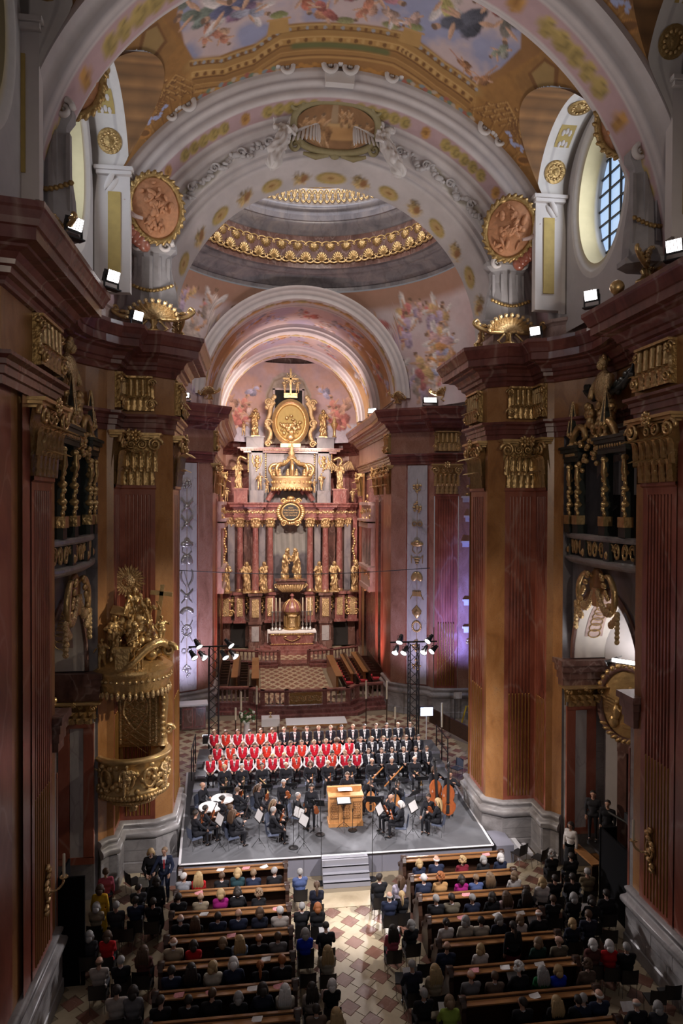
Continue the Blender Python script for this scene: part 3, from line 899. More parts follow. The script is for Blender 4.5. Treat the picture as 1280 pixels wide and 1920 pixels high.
 # impost with gilt capital and marble pilaster at the far jamb
 for ya,yb,nm in ((19.42,19.10,'far'),(15.30,15.62,'near')):
  jp = [(6.80,ya),(6.80,yb),(8.3,yb)] if nm == 'far' else [(8.3,yb),(6.80,yb),(6.80,ya)]
  sgn = -1 if nm == 'far' else 1
  jamb = MB()
  jamb.box((7.60,(ya + yb) / 2,3.1),(1.45,abs(ya - yb),6.2));
  if s < 0: jamb.mirror()
  obj('jamb',jamb,'grey',W)
  q = MB()
  yf = yb - 0.03 if nm == 'far' else yb + 0.03
  for (x0,x1,mt) in ((6.86,7.14,0),(7.14,7.50,1),(7.50,7.80,0)):
   q.box(((x0 + x1) / 2,yf,3.0 if mt == 0 else 3.0),(x1 - x0 - 0.01,0.08 if mt == 0 else 0.05,3.6),0,mt)
  q.box((7.33,yf,1.12),(0.94,0.08,0.2),0,0); q.box((7.33,yf,4.85),(0.94,0.08,0.12),0,0)
  if s < 0: q.mirror()
  obj('jamb_pilaster',q,['red','lilac'],W)
  ca = capital(W,(6.86,yf),(7.80,yf),s,4,4.92,0.62) if nm == 'far' else None
  im = MB()
  for k,(z,h,e) in enumerate(((5.62,0.2,0.0),(5.84,0.22,0.06),(6.05,0.2,0.14),(6.24,0.16,0.24))):
   im.box((7.45,(ya + yb) / 2 ,z),(1.45 + e,abs(ya - yb) + 0.12 + e * 1.4,h))
  if s < 0: im.mirror()
  obj('impost',im,'brown',W)
 # chapel passage behind the opening
 ch = MB()
 ch.add([(8.1,19.1,0),(9.6,17.4,0),(9.6,15.2,0),(8.1,19.1,9.0),(9.6,17.4,9.0),(9.6,15.2,9.0)],[(0,1,4,3),(1,2,5,4)])
 ch.add([(7.2,14.9,9.05),(9.8,14.9,9.05),(9.8,19.6,9.05),(7.2,19.6,9.05)],[(3,2,1,0)])
 ch.add([(7.2,15.25,0),(9.7,15.25,0),(9.7,15.25,9.05),(7.2,15.25,9.05)],[(0,1,2,3)])
 if s < 0: ch.mirror()
 obj('chapel_wall',ch,'stucco2',W)
 # upper gallery room
 gm = MB()
 gm.add([(7.0,14.8,9.3),(10.2,14.8,9.3),(10.2,19.7,9.3),(7.0,19.7,9.3)],[(0,1,2,3)])
 gm.add([(7.15,19.35,9.3),(10.2,19.35,9.3),(10.2,19.35,13.1),(7.15,19.35,13.1)],[(0,1,2,3)])
 gm.add([(10.2,19.6,9.3),(10.2,14.8,9.3),(10.2,14.8,13.1),(10.2,19.6,13.1)],[(0,1,2,3)])
 gm.add([(7.0,14.8,13.12),(10.2,14.8,13.12),(10.2,19.7,13.12),(7.0,19.7,13.12)],[(3,2,1,0)])
 if s < 0: gm.mirror()
 obj('gallery_room',gm,'stucco',W)
 am = MB(); P = np.zeros((13,2,3)); P2 = P.copy()
 for i in range(13):
  t = PI * i / 12
  for j,r in enumerate((0.95,1.15)): P[i,j] = Pm(8.75 + r * math.cos(t),19.28,11.4 + r * math.sin(t))
 am.grid(P,flip=s > 0)
 obj('gallery_arch_trim',am,'pink',W)
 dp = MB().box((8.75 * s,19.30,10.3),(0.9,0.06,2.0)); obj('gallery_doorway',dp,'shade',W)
 pp = MB()
 for k in range(2): pp.box(((7.55 + 0.0) * s,19.31,9.9 + 0.95 * k),(0.5,0.05,0.8))
 obj('gallery_panel',pp,'lilac',W)
 return W

WALL_R = nave_side(1)
WALL_L = nave_side(-1)
# ------------------------------------------------------------------ crossing piers, presbytery walls
FARP = [(4.62,36.8),(4.66,34.85),(5.34,34.32),(6.44,33.78),(6.60,33.40),(7.85,33.22),(8.4,33.2),(10.5,35.0)]
def far_side(s):
 side = 'right' if s > 0 else 'left'
 W = struct('wall_crossing_' + side)
 def sw(name,path,prof,mat,smooth=False):
  mb = MB().sweep(path,prof,flip=True)
  if s < 0: mb.mirror()
  return obj(name,mb,mat,W,smooth)
 path = FARP[::1]
 # travel: from the presbytery towards the transept
 sw('plinth',path,PLINTH,'grey'); sw('base_moulding',path,BASE,'grey',True)
 A,B,C,D,E,F_,G,H = path
 flat(W,'pilaster_edge',A,B,1.5,13.1,'red',s)
 flat(W,'pilaster_backing',B,C,1.5,13.1,'salmon',s)
 flat(W,'pilaster_backing',C,D,1.5,13.1,'red',s,-0.02)
 lil = flat(W,'trophy_panel',(5.42,34.28),(6.36,33.82),1.6,13.0,'lilac',s,0.04)
 flat(W,'pilaster_edge',D,E,1.5,13.1,'salmon',s)
 fluted(W,(6.64,33.38),(7.82,33.22),7,s,rtop=4.9)
 flat(W,'pilaster_backing',E,F_,11.4,13.1,'salmon',s,-0.03)
 flat(W,'pilaster_backing',F_,G,1.5,13.1,'salmon',s); flat(W,'pilaster_backing',G,H,0,13.1,'stucco',s)
 capital(W,(6.66,33.38),(7.80,33.22),s,5)
 capital(W,(4.64,35.7),(4.66,34.95),s,3)
 console(W,(6.66,33.38),(7.80,33.22),s); console(W,(4.64,35.7),(4.66,34.9),s,n=3)
 # gilt trophies hung down the pale panel
 d,nn = seg_n((5.42,34.28),(6.36,33.82)); mid = Vector(((5.42 + 6.36) / 2,(34.28 + 33.82) / 2))
 ex = Vector((-d.x * s,-d.y)) if s > 0 else Vector((d.x * s,d.y)); ey = Vector((nn.x * s,nn.y))
 R = Matrix(((ex.x,ey.x,0,mid.x * s),(ex.y,ey.y,0,mid.y),(0,0,1,0),(0,0,0,1)))
 rr = random.Random(5 if s > 0 else 9)
 zs = [11.9,10.8,9.95,8.9,8.15,7.2,6.3,5.4,4.6,3.6,2.6]
 kinds = ['putto','leaves','rings','hat','censer','heart','book','diamond','wreath','leaves','leaves'] if s > 0 else ['leaves','cross','cross','hat','heart','lyre','cross','fan','wreath','rings','leaves']
 for z,kd in zip(zs,kinds):
  mb = MB(); y = 0.07
  if kd in ('leaves','putto'):
   for k in range(9):
    a = rr.uniform(0,2 * PI); mb.ell((math.cos(a) * 0.17,y,z + math.sin(a) * 0.26),(0.09,0.03,0.05),6,4,R=Matrix.Rotation(a,3,'Y'))
   mb.ell((0,y,z),(0.10,0.05,0.13),8,5)
  elif kd == 'rings':
   for k in (-1,1): mb.tube([(k * 0.15 + 0.11 * math.cos(t),y,z + 0.11 * math.sin(t)) for t in np.linspace(0,2 * PI,12,endpoint=False)],0.03,5,closed=True)
  elif kd == 'hat':
   mb.ell((0,y,z),(0.34,0.06,0.13),12,5); mb.ell((0,y + 0.03,z + 0.10),(0.16,0.07,0.11),10,5)
   for k in (-1,1): mb.tube([(k * 0.2,y,z - 0.1),(k * 0.25,y,z - 0.35),(k * 0.08,y,z - 0.5)],0.018,4)
  elif kd == 'censer':
   for k in range(3): mb.ell((0,y,z - 0.12 * k),(0.20 - 0.05 * k,0.05,0.04),10,4)
   for k in (-1,1): mb.tube([(k * 0.2,y,z),(k * 0.32,y,z + 0.15),(k * 0.28,y,z - 0.25)],0.02,4)
  elif kd == 'heart':
   for k in (-1,1): mb.ell((k * 0.12,y,z),(0.17,0.05,0.26),10,6,R=Matrix.Rotation(-k * 0.5,3,'Y'))
  elif kd == 'book':
   for k in (-1,1): mb.box((k * 0.11,y,z),(0.24,0.06,0.24),0)
   for k in (-1,1): mb.tube([(k * 0.1,y,z + 0.2),(k * 0.35,y,z - 0.3)],0.018,4)
  elif kd == 'diamond':
   for k,dz in ((1,0),(0.92,-0.1)):
    mb.add([(0.27 * k,y,z + dz),(0,y,z + dz + 0.32),(-0.27 * k,y,z + dz),(0,y,z + dz - 0.32),(0.2 * k,y + 0.05,z + dz),(0,y + 0.05,z + dz + 0.25),(-0.2 * k,y + 0.05,z + dz),(0,y + 0.05,z + dz - 0.25)],[(0,1,5,4),(1,2,6,5),(2,3,7,6),(3,0,4,7),(4,5,6,7)])
  elif kd == 'wreath':
   for k in range(18):
    t = 2 * PI * k / 18; mb.ell((0.22 * math.cos(t),y,z + 0.26 * math.sin(t)),(0.075,0.03,0.04),6,4,R=Matrix.Rotation(-t + 0.8,3,'Y'))
   if s < 0:
    for k in (-1,1): mb.tube([(k * 0.3,y,z + 0.5),(-k * 0.3,y,z - 0.55)],0.02,4)
  elif kd == 'cross':
   for k in (-1,1): mb.tube([(k * 0.3,y,z + 0.32),(-k * 0.28,y,z - 0.3)],[0.05,0.02],5)
   mb.ell((0,y,z),(0.16,0.05,0.12),8,5)
  elif kd == 'lyre':
   for k in (-1,1): mb.tube([(k * 0.05,y,z - 0.4),(k * 0.25,y,z - 0.1),(k * 0.3,y,z + 0.2),(k * 0.24,y,z + 0.42)],[0.02,0.05,0.05,0.02],6)
   mb.tube([(-0.15,y,z - 0.6),(0.15,y,z + 0.4)],0.022,5)
  elif kd == 'fan':
   mb.tube([(0.3 * math.cos(t),y,z + 0.26 * math.sin(t)) for t in np.linspace(0.3,2.8,10)],0.09,6)
  o = obj('trophy',mb,'silver' if s < 0 else 'goldsat',lil,True); o.matrix_world = R
 st_ = MB().tube([(0,0.05,12.3),(0,0.05,2.6)],0.012,4); o = obj('trophy_cord',st_,'goldsat',lil); o.matrix_world = R
 # presbytery wall with pilasters and an oratory box
 pw = [(5.6,53.5),(4.75,47.0),(4.75,36.8)]
 wl = MB().add([(pw[2][0] + 0.15,36.6,0),(4.9,47,0),(4.9,47,13.1),(pw[2][0] + 0.15,36.6,13.1)],[(0,1,2,3)])
 aps = [(4.9,47),(5.2,48.2),(5.45,49.6),(5.4,51.0),(4.8,52.2),(3.0,52.9),(0,53.1)]
 for p,q in zip(aps[:-1],aps[1:]): wl.add([(*p,0),(*q,0),(*q,13.1),(*p,13.1)],[(0,1,2,3)])
 if s < 0: wl.mirror()
 obj('presbytery_wall',wl,'rose',W)
 for (y0,y1,mt) in ((37.1,38.0,'red'),(38.9,39.9,'red'),(44.2,45.0,'orange'),(45.2,46.4,'red')):
  if mt == 'red':
   fluted(W,(4.72,y1),(4.72,y0),6,s,reeds=False)
   capital(W,(4.72,y1 - 0.05),(4.72,y0 + 0.05),s,4)
  else:
   flat(W,'pilaster_edge',(4.74,y1),(4.74,y0),0,13.1,mt,s)
 ent = aps[::-1] + [(4.75,46.5),(4.75,36.8)] + FARP[1:]
 ent = [(0.02,53.0)] + ent[1:]
 sw('architrave',ent,ARCHI,'cornice'); sw('frieze',ent,FRIEZE,'salmon'); sw('cornice',ent,CORN,'cornice')
 sw('attic',[(p[0] + 0.3,p[1] + 0.25) for p in ent[:-1]],ATTIC,'pink')
 # oratory: lower loggia and glazed balcony box between the pilasters
 y0,y1 = 40.3,43.9
 bx = MB()
 for z0,z1,o in ((5.6,5.9,0.30),(5.9,6.9,0.18),(6.9,7.1,0.34),(9.5,9.8,0.34),(9.9,10.05,0.45)):
  bx.box((4.75 - o / 2,(y0 + y1) / 2,(z0 + z1) / 2),(o + 0.2,y1 - y0,z1 - z0))
 for k in range(4): bx.box((4.66,y0 + 0.15 + (y1 - y0 - 0.3) * k / 3,8.3),(0.24,0.24,2.4))
 for z0,z1,o in ((10.05,10.9,0.16),(10.9,11.1,0.3)): bx.box((4.75 - o / 2,(y0 + y1) / 2,(z0 + z1) / 2),(o + 0.2,y1 - y0,z1 - z0))
 if s < 0: bx.mirror()
 ob = obj('oratory_box',bx,'pink',W)
 gl = MB()
 for k in range(3): gl.box((4.74,y0 + 0.65 + (y1 - y0 - 0.3) * k / 3 + 0.0,8.3),(0.06,0.75,2.3))
 if s < 0: gl.mirror()
 obj('oratory_window',gl,'shade',ob)
 gd = MB(); rr = random.Random(3)
 for k in range(26):
  y = rr.uniform(y0,y1); z = rr.choice([5.4,6.4,10.0,10.4,11.2]) + rr.uniform(-0.25,0.3)
  gd.ell((4.48,y,z),(0.08,0.14,0.14),6,4)
 if s < 0: gd.mirror()
 obj('oratory_ornament',gd,'gold',ob,True)
 # transept corner: altar front and doorway lit in blue (right) / plain (left)
 tr = MB()
 tr.add([(8.3,33.4,0),(12.5,35.0,0),(12.5,35.0,17),(8.3,33.4,17)],[(0,1,2,3)])
 tr.add([(13.0,22.0,0),(13.0,36.0,0),(13.0,36.0,17),(13.0,22.0,17)],[(3,2,1,0)])
 if s < 0: tr.mirror()
 obj('transept_wall',tr,'stucco2',W)
 dr = MB()
 dr.box((8.75,33.42,1.9),(0.9,0.2,3.8));
 if s < 0: dr.mirror()
 obj('transept_doorway',dr,'shade',W)
 for k,(z,wd) in enumerate(((4.5,1.6),(5.9,1.6),(8.9,1.8),(10.2,1.5),(11.2,1.8))):
  q = MB().box((8.95,33.40,z),(wd,0.45,0.22)); q.box((8.95,33.36,z + 0.16),(wd + 0.16,0.55,0.10))
  if s < 0: q.mirror()
  obj('transept_ledge',q,'stucco',W)
 for k,z in enumerate((5.2,9.6)):
  q = MB()
  for i in range(7): q.lathe([(0.03,0),(0.07,0.12),(0.03,0.3),(0.06,0.45),(0.06,0.55)],6,(8.3 + 0.2 * i,33.28,z - 0.5))
  if s < 0: q.mirror()
  obj('transept_balusters',q,'stucco',W,True)
 q = MB().box((9.0,33.35,7.3),(0.7,0.1,2.2)); q.box((9.0,33.35,11.9),(0.7,0.1,1.4))
 if s < 0: q.mirror()
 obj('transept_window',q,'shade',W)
 q = MB(); rr = random.Random(8)
 for i in range(16): q.ell((8.6 + rr.uniform(-0.3,0.4),33.2,rr.choice([4.0,6.4,11.7]) + rr.uniform(-0.35,0.3)),(0.13,0.08,0.10),6,4)
 if s < 0: q.mirror()
 obj('transept_ornament',q,'golddk',W,True)
 return W
WALL_CR = far_side(1)
WALL_CL = far_side(-1)

# apse back wall behind the altar
bk = MB().add([(-6,53.2,0),(6,53.2,0),(6,53.2,24),(-6,53.2,24)],[(3,2,1,0)])
struct('wall_apse',bk,'brown')
# outer shell that closes the building behind what the photograph shows
sh = MB()
for s in (-1,1):
 sh.add([(s * 10.6,-6,0),(s * 10.6,23.4,0),(s * 10.6,23.4,26),(s * 10.6,-6,26)],[(0,1,2,3)])
struct('wall_outer',sh,'shade')
# ------------------------------------------------------------------ ceilings: painted vaults and arches
ZS = 16.55
SK = (0.46,0.38,0.44)
def rev_ring(name,prof,n,paint,parent=None,t0=0.0,t1=PI,zc=ZS,xc=0.0,mat='fresco',flip=False):
 """half ring of revolution about the line x=xc, z=zc from a (y, r) profile; paint(x, k, t) -> colours"""
 ts = np.linspace(t0,t1,n)
 pr = np.array(prof,float)
 P = np.zeros((n,len(pr),3))
 P[...,0] = xc + np.outer(np.cos(ts),pr[:,1]); P[...,1] = pr[None,:,0]; P[...,2] = zc + np.outer(np.sin(ts),pr[:,1])
 mb = MB().grid(P,flip=flip)
 o = obj(name,mb,mat,parent,True)
 x = (PI / 2 - ts)[:,None] * pr[None,:,1]; s = np.concatenate([[0],np.cumsum(np.hypot(np.diff(pr[:,0]),np.diff(pr[:,1])))])
 setcol(o.data,paint(x,np.broadcast_to(s[None,:],x.shape)).reshape(-1,3))
 return o
def dens(pts,step=0.06):
 out = []
 for (a,b),(c,d) in zip(pts[:-1],pts[1:]):
  k = max(1,int(math.hypot(c - a,d - b) / step))
  for i in range(k): out.append((a + (c - a) * i / k,b + (d - b) * i / k))
 out.append(pts[-1]); return out

CEIL = struct('ceiling')
# nave vault between the near arch and the crossing arch
def nave_paint(u,v):
 p = Paint(u,v,(0.27,0.13,0.042))
 g = fnoise(u * 0.9,v * 0.9); p.c *= (0.72 + 0.55 * g)[...,None]
 DK = (0.17,0.075,0.022); MD = (0.27,0.135,0.04); LT = (0.48,0.27,0.09)
 # coffered ochre architecture rising from the four corners
 for s in (-1,1):
  p.poly([(s * 3.6,20.2),(s * 7.2,20.2),(s * 7.2,15.6),(s * 5.2,15.6),(s * 4.6,17.3),(s * 4.3,18.0),(s * 3.9,18.9)],(0.30,0.145,0.04),0.06,0.4)
  for k in range(5):
   a = 0.36 * k
   p.line([(s * (4.1 + a * 0.7),19.6 - a * 0.2),(s * (4.9 + a * 0.35),18.4 + a * 0.25),(s * (5.9 + a * 0.2),18.9 + a * 0.22)],0.06,DK)
   p.line([(s * (4.15 + a * 0.7),19.55 - a * 0.2),(s * (4.95 + a * 0.35),18.33 + a * 0.25),(s * (5.95 + a * 0.2),18.85 + a * 0.22)],0.035,LT)
  for k in range(6):
   for j in range(3):
    x = s * (4.5 + 0.26 * k); y = 18.9 - 0.17 * k + 0.27 * j if k < 3 else 18.3 + 0.2 * (k - 3) + 0.27 * j
    p.ell(x,y,0.075,0.075,DK,0.5,0.3); p.ell(x + 0.02,y - 0.03,0.045,0.04,LT,0.5,0.4)
  for k in range(7):
   p.line([(s * (4.3 + 0.33 * k),20.0),(s * (4.0 + 0.42 * k),18.9)],0.03,DK,0.7); p.line([(s * (4.36 + 0.33 * k),20.0),(s * (4.06 + 0.42 * k),18.9)],0.02,LT,0.7)
  # upper corner piece with an octagonal panel
  p.poly([(s * 4.75,17.4),(s * 5.6,17.9),(s * 6.6,17.0),(s * 6.2,15.7),(s * 5.1,15.8)],MD,0.05,0.4)
  p.poly([(s * 5.0,17.0),(s * 5.5,17.3),(s * 5.9,16.7),(s * 5.6,16.1),(s * 5.15,16.2)],DK,0.04)
  p.poly([(s * 5.08,16.9),(s * 5.45,17.1),(s * 5.75,16.65),(s * 5.5,16.22),(s * 5.2,16.3)],(0.30,0.19,0.07),0.04)
  # palm wreath in the triangular tip
  for a in np.linspace(0,1,6):
   p.line([(s * (5.6 + 0.32 * a),19.55),(s * (5.35 + 0.26 * a),19.0 - 0.1 * a),(s * (5.45 + 0.3 * a),18.5),(s * (5.85 + 0.12 * a),18.45 + 0.2 * a),(s * (5.95 - 0.05 * a),19.0)],0.03,LT if int(a * 10) % 2 else DK)
  p.ell(s * 6.35,19.55,0.16,0.34,(0.42,0.19,0.05),s * 0.6,0.2,0.4)
  p.ell(s * 6.32,19.55,0.10,0.26,DK,s * 0.6,0.3)
  for q in np.linspace(0,2 * PI,14):
   p.ell(s * (5.75 + 0.22 * math.cos(q) + (0.12 if q > PI else -0.12)),19.35 + 0.12 * math.sin(2 * q),0.07,0.05,(0.34,0.37,0.56),q,0.4)
  # flower strings beside the rib
  for k in range(16):
   p.ell(s * (6.3 - 0.06 * math.sin(k)),17.0 + 0.13 * k,0.09,0.07,[(0.22,0.24,0.26),(0.30,0.12,0.09),(0.16,0.19,0.15),(0.40,0.30,0.22)][k % 4],k,0.5)
 # sky opening
 sky = [(-3.9,15.4),(-4.6,16.3),(-4.55,17.4),(-4.35,18.2),(-3.6,18.55),(-2.5,18.55),(-1.8,18.05),(0,18.05),(1.5,17.95),(2.0,18.1),(2.8,18.4),(3.9,18.5),(4.3,17.5),(4.5,16.5),(4.0,15.4)]
 n1 = fnoise(u * 1.1 + 3,v * 1.1 + 9); n2 = fnoise(u * 0.6 + 31,v * 0.6 + 2)
 skc = np.array((0.31,0.31,0.44)) * (1 - n2[...,None] * 0.2) ; cl = np.array((0.50,0.38,0.37)); w = np.clip((n1 - 0.38) * 5,0,1)[...,None]
 p.poly(sky,np.where(True,skc * (1 - w) + cl * w,0),0.06)
 # cornice with dentils along the lower rim of the sky
 rim = [(-4.45,18.35),(-3.5,18.85),(-2.6,18.85),(-1.8,18.32),(0,18.30),(1.5,18.2),(2.0,18.35),(2.9,18.65),(4.0,18.78)]
 p.line(rim,0.42,(0.34,0.19,0.06)); p.line([(a,b - 0.17) for a,b in rim],0.06,(0.46,0.28,0.11)); p.line([(a,b + 0.02) for a,b in rim],0.05,DK)
 p.line([(a,b + 0.42) for a,b in rim],0.40,(0.40,0.215,0.065)); p.line([(a,b + 0.30) for a,b in rim],0.05,(0.52,0.32,0.12)); p.line([(a,b + 0.58) for a,b in rim],0.07,DK)
 for i in range(60):
  t = i / 59 * (len(rim) - 1); k = min(int(t),len(rim) - 2); f = t - k
  x = rim[k][0] * (1 - f) + rim[k + 1][0] * f; y = rim[k][1] * (1 - f) + rim[k + 1][1] * f
  p.ell(x,y - 0.06,0.05,0.07,(0.30,0.29,0.30) if i % 2 else DK,0,0.3)
  p.ell(x,y + 0.42,0.055,0.09,DK if i % 2 else (0.50,0.30,0.11),0,0.3)
 for o,w_,c in ((0.74,0.16,MD),(0.86,0.05,LT),(0.96,0.14,(0.36,0.19,0.06)),(1.06,0.05,DK),(1.16,0.10,LT)): p.line([(a,b + o) for a,b in rim],w_,c,0.8)
 for i in range(64):
  x = -4.3 + 8.6 * i / 63; p.ell(x,19.84 + 0.06 * math.sin(i * 2.1),0.10,0.08,[(0.20,0.24,0.26),(0.34,0.11,0.08),(0.15,0.20,0.14),(0.44,0.34,0.26),(0.42,0.22,0.05)][i % 5] if abs(x) > 1.7 else (0.42,0.20,0.05),i,0.5)
 p.line([(-1.4,18.95),(0,18.95),(1.2,18.92)],0.24,(0.13,0.13,0.045))
 for sx,sy in ((-1.9,18.0),(1.75,18.0)):
  p.poly([(sx - 0.32,sy + 0.35),(sx - 0.25,sy - 0.18),(sx + 0.25,sy - 0.18),(sx + 0.32,sy + 0.35)],(0.42,0.24,0.08),0.04)
  p.line([(sx - 0.3,sy - 0.2),(sx + 0.3,sy - 0.2)],0.07,LT); p.ell(sx,sy - 0.36,0.24,0.13,(0.22,0.22,0.09),0,0.3,0.4,1,0.5)
 p.ell(-0.1,17.95,0.26,0.13,(0.24,0.22,0.10),0,0.3,0.4); p.ell(1.15,17.85,0.26,0.13,(0.24,0.22,0.10),0,0.3,0.4)
 # floating figures
 F = lambda x,y,h,*a,**k: p.figure(x,y,h * 1.32,*a,**k)
 WG = (0.55,0.48,0.46)
 F(-4.15,16.7,1.0,2.0,(0.14,0.16,0.13),(0.20,0.23,0.20)); F(-3.9,17.6,0.6,0.4,(0.42,0.19,0.12)); F(-3.45,17.9,0.65,-0.4,(0.40,0.17,0.11),(0.46,0.28,0.18))
 F(-3.3,17.0,1.15,1.6,(0.10,0.10,0.17),(0.24,0.13,0.20),wing=WG); F(-2.6,17.35,0.8,-1.1,(0.30,0.29,0.35),(0.17,0.11,0.17),wing=WG)
 F(-2.55,16.6,1.2,1.4,(0.07,0.07,0.12),(0.11,0.10,0.15))
 F(-1.2,17.25,0.85,-0.2,(0.40,0.13,0.08),(0.46,0.19,0.08)); F(-0.75,17.55,0.75,2.6,(0.34,0.11,0.09),(0.48,0.23,0.13)); F(-0.3,16.95,0.9,1.2,(0.33,0.13,0.16),(0.28,0.09,0.09))
 F(0.35,17.55,0.7,0.5,(0.46,0.19,0.12),(0.50,0.28,0.20)); F(0.75,16.9,1.0,-1.3,(0.36,0.16,0.18),(0.30,0.08,0.08))
 F(1.15,17.6,0.55,-0.7,(0.50,0.33,0.26),wing=WG); F(1.6,17.5,0.5,0.6,(0.50,0.33,0.28))
 F(2.35,16.55,1.0,-0.4,(0.42,0.35,0.13),(0.42,0.34,0.30),wing=WG); F(2.75,16.95,1.2,0.9,(0.085,0.085,0.11),(0.06,0.06,0.08))
 F(3.35,15.9,0.8,1.2,(0.36,0.09,0.07)); F(4.05,17.1,0.55,0.5,(0.24,0.25,0.19),(0.30,0.28,0.24)); F(3.95,18.3,0.5,0.9,(0.36,0.17,0.08)); F(3.5,18.25,0.5,-0.9,(0.36,0.17,0.08))
 F(-1.75,16.5,1.0,0.5,(0.30,0.10,0.07),(0.20,0.07,0.06)); F(0.2,16.6,1.0,-0.6,(0.36,0.10,0.06),(0.46,0.26,0.12)); F(-0.5,16.2,0.9,0.3,(0.10,0.09,0.16)); F(1.5,16.2,0.9,0.8,(0.22,0.10,0.14)); F(3.9,16.2,0.9,-0.3,(0.16,0.14,0.12)); F(-4.3,16.0,0.9,0.6,(0.12,0.13,0.11))
 p.line([(2.85,17.9),(3.3,18.15)],0.04,(0.42,0.22,0.16)); p.line([(4.2,17.5),(4.05,18.0)],0.05,(0.42,0.22,0.12))
 return p.c
R0 = 7.42
ut = np.linspace(-10.2,10.2,560); vt = np.linspace(14.0,20.0,170)
U,V = np.meshgrid(ut,vt,indexing='ij')
TH = PI / 2 - U / R0
P = np.stack([R0 * np.cos(TH),V,ZS + R0 * np.sin(TH)],-1)
# lunette openings are cut through both flanks
LY,LZ,LR = 17.65,20.15,1.95
cutm = ((V - LY) ** 2 + np.maximum(P[...,2] - LZ,0) ** 2 < (LR + 0.05) ** 2) & (np.abs(P[...,0]) > 3.0) & (P[...,2] < LZ + LR + 0.2)
mask = ~(cutm[:-1,:-1] & cutm[1:,1:] & cutm[1:,:-1] & cutm[:-1,1:])
nv = obj('nave_vault',MB().grid(P,mask=mask),'fresco',CEIL,True)
NC = nave_paint(U,V).reshape(-1,3)
setcol(nv.data,NC)
nb_ = P.copy(); nb_[...,1] -= 5.75
nb_ = obj('nave_vault',MB().grid(nb_,mask=mask),'fresco',CEIL,True); setcol(nb_.data,NC[::-1] if False else NC)

WHT = (0.56,0.50,0.49); GRY = (0.36,0.32,0.33); GLD = (0.42,0.30,0.10); PNK = (0.46,0.31,0.32)
def band_gold(p,s0,s1,per=0.36):
 """gilt scrollwork painted on a pink band between s0 and s1, rosettes between"""
 sm = (s0 + s1) / 2; hh = (s1 - s0) * 0.36
 p.lay(PNK,((p.y > s0) & (p.y < s1)).astype(float))
 for k in range(-24,25):
  x = k * per
  if k % 8 in (0,):
   p.ell(x,sm,per * 0.44,hh,(0.46,0.24,0.07),0,0.3,0.3); p.ell(x,sm,per * 0.15,hh * 0.4,(0.28,0.13,0.04),0,0.3)
  elif k % 8 in (1,7): continue
  else:
   p.ell(x,sm,per * 0.52,hh,GLD,0,0.25,0.2);
   p.ell(x + 0.05,sm + 0.02,per * 0.3,hh * 0.62,(0.26,0.19,0.065),0,0.3); p.ell(x + 0.06,sm + 0.02,per * 0.17,hh * 0.36,GLD,0,0.3)
 return p
def lines(p,ss,w,col,op=0.8):
 for q in ss: p.lay(col,np.clip(1.4 - np.abs(p.y - q) / w,0,1) * op)
 return p
def garland(p,sm,amp,rng,col=(0.32,0.28,0.20),lo=0.55):
 x = p.x
 for s in (-1,1):
  a = np.abs(x); y = sm + 0.10 * np.sin(a * 3.3)
  on = (np.sign(x) == s) & (a > lo * 6) & (a < 9)
  d = np.abs(p.y - y) - amp * (0.5 + 0.5 * fnoise(x * 3,p.y * 4))
  p.lay(col,np.where(on,np.clip(0.5 - d / 0.05,0,1),0) * 0.75)
  d2 = np.abs(p.y - y - 0.12) - amp * 0.6 * fnoise(x * 5 + 9,p.y * 6)
  p.lay((0.62,0.57,0.54),np.where(on,np.clip(0.5 - d2 / 0.04,0,1),0) * 0.7)
 return p
ARCHP = dens([(19.93,7.55),(19.93,7.28),(20.0,7.22),(20.0,7.05),(20.1,6.98),(20.1,6.76),(20.16,6.70),(20.92,6.62),(20.95,6.56),(20.95,6.36),(21.05,6.30),(21.05,6.16),(21.25,5.86),(21.32,5.84),(21.34,5.72),(21.50,5.68),(21.52,5.56),(21.66,5.50),(21.90,5.42),(22.58,5.12),(22.62,5.2),(22.62,5.9)])
_arc = np.concatenate([[0],np.cumsum([math.hypot(b[0] - a[0],b[1] - a[1]) for a,b in zip(ARCHP[:-1],ARCHP[1:])])])
def _sat(y,r): return float(_arc[int(np.argmin([math.hypot(a - y,b - r) for a,b in ARCHP]))])
def arch_paint(x,s):
 p = Paint(x,s,WHT)
 p.c *= (0.86 + 0.24 * fnoise(x * 1.2,s * 2))[...,None]
 b0,b1 = _sat(20.16,6.70),_sat(20.92,6.62)
 lines(p,[_sat(20.0,7.14),_sat(20.1,6.9)],0.06,GRY,0.7)
 band_gold(p,b0,b1)
 lines(p,[_sat(20.95,6.46),_sat(21.05,6.22)],0.04,GRY,0.6)
 g = _sat(21.15,6.0); p.lay((0.46,0.42,0.42),((s > g - 0.2) & (s < g + 0.2)) * 0.6); garland(p,g - 0.02,0.13,RNG,(0.25,0.215,0.15))
 lines(p,[_sat(21.33,5.78),_sat(21.51,5.62)],0.05,GRY,0.7)
 f0,f1 = _sat(21.90,5.42),_sat(22.58,5.12); sm = (f0 + f1) / 2
 for k in range(-7,8):
  x0 = k * 1.0
  if k % 2 == 0:
   p.ell(x0,sm,0.36 if k else 0.52,0.24,GLD,0,0.25,0.3); p.ell(x0,sm,0.24 if k else 0.36,0.15,(0.50,0.33,0.14),0,0.3); p.ell(x0,sm,0.09,0.06,(0.30,0.15,0.05),0,0.3)
  else:
   p.ell(x0,sm,0.26,0.24,(0.44,0.30,0.13),0,0.6,0.6,1,1.2); p.ell(x0 + 0.1,sm,0.10,0.16,(0.30,0.14,0.06),0.5,0.5)
 return p.c
rev_ring('crossing_arch',ARCHP,300,arch_paint,CEIL)
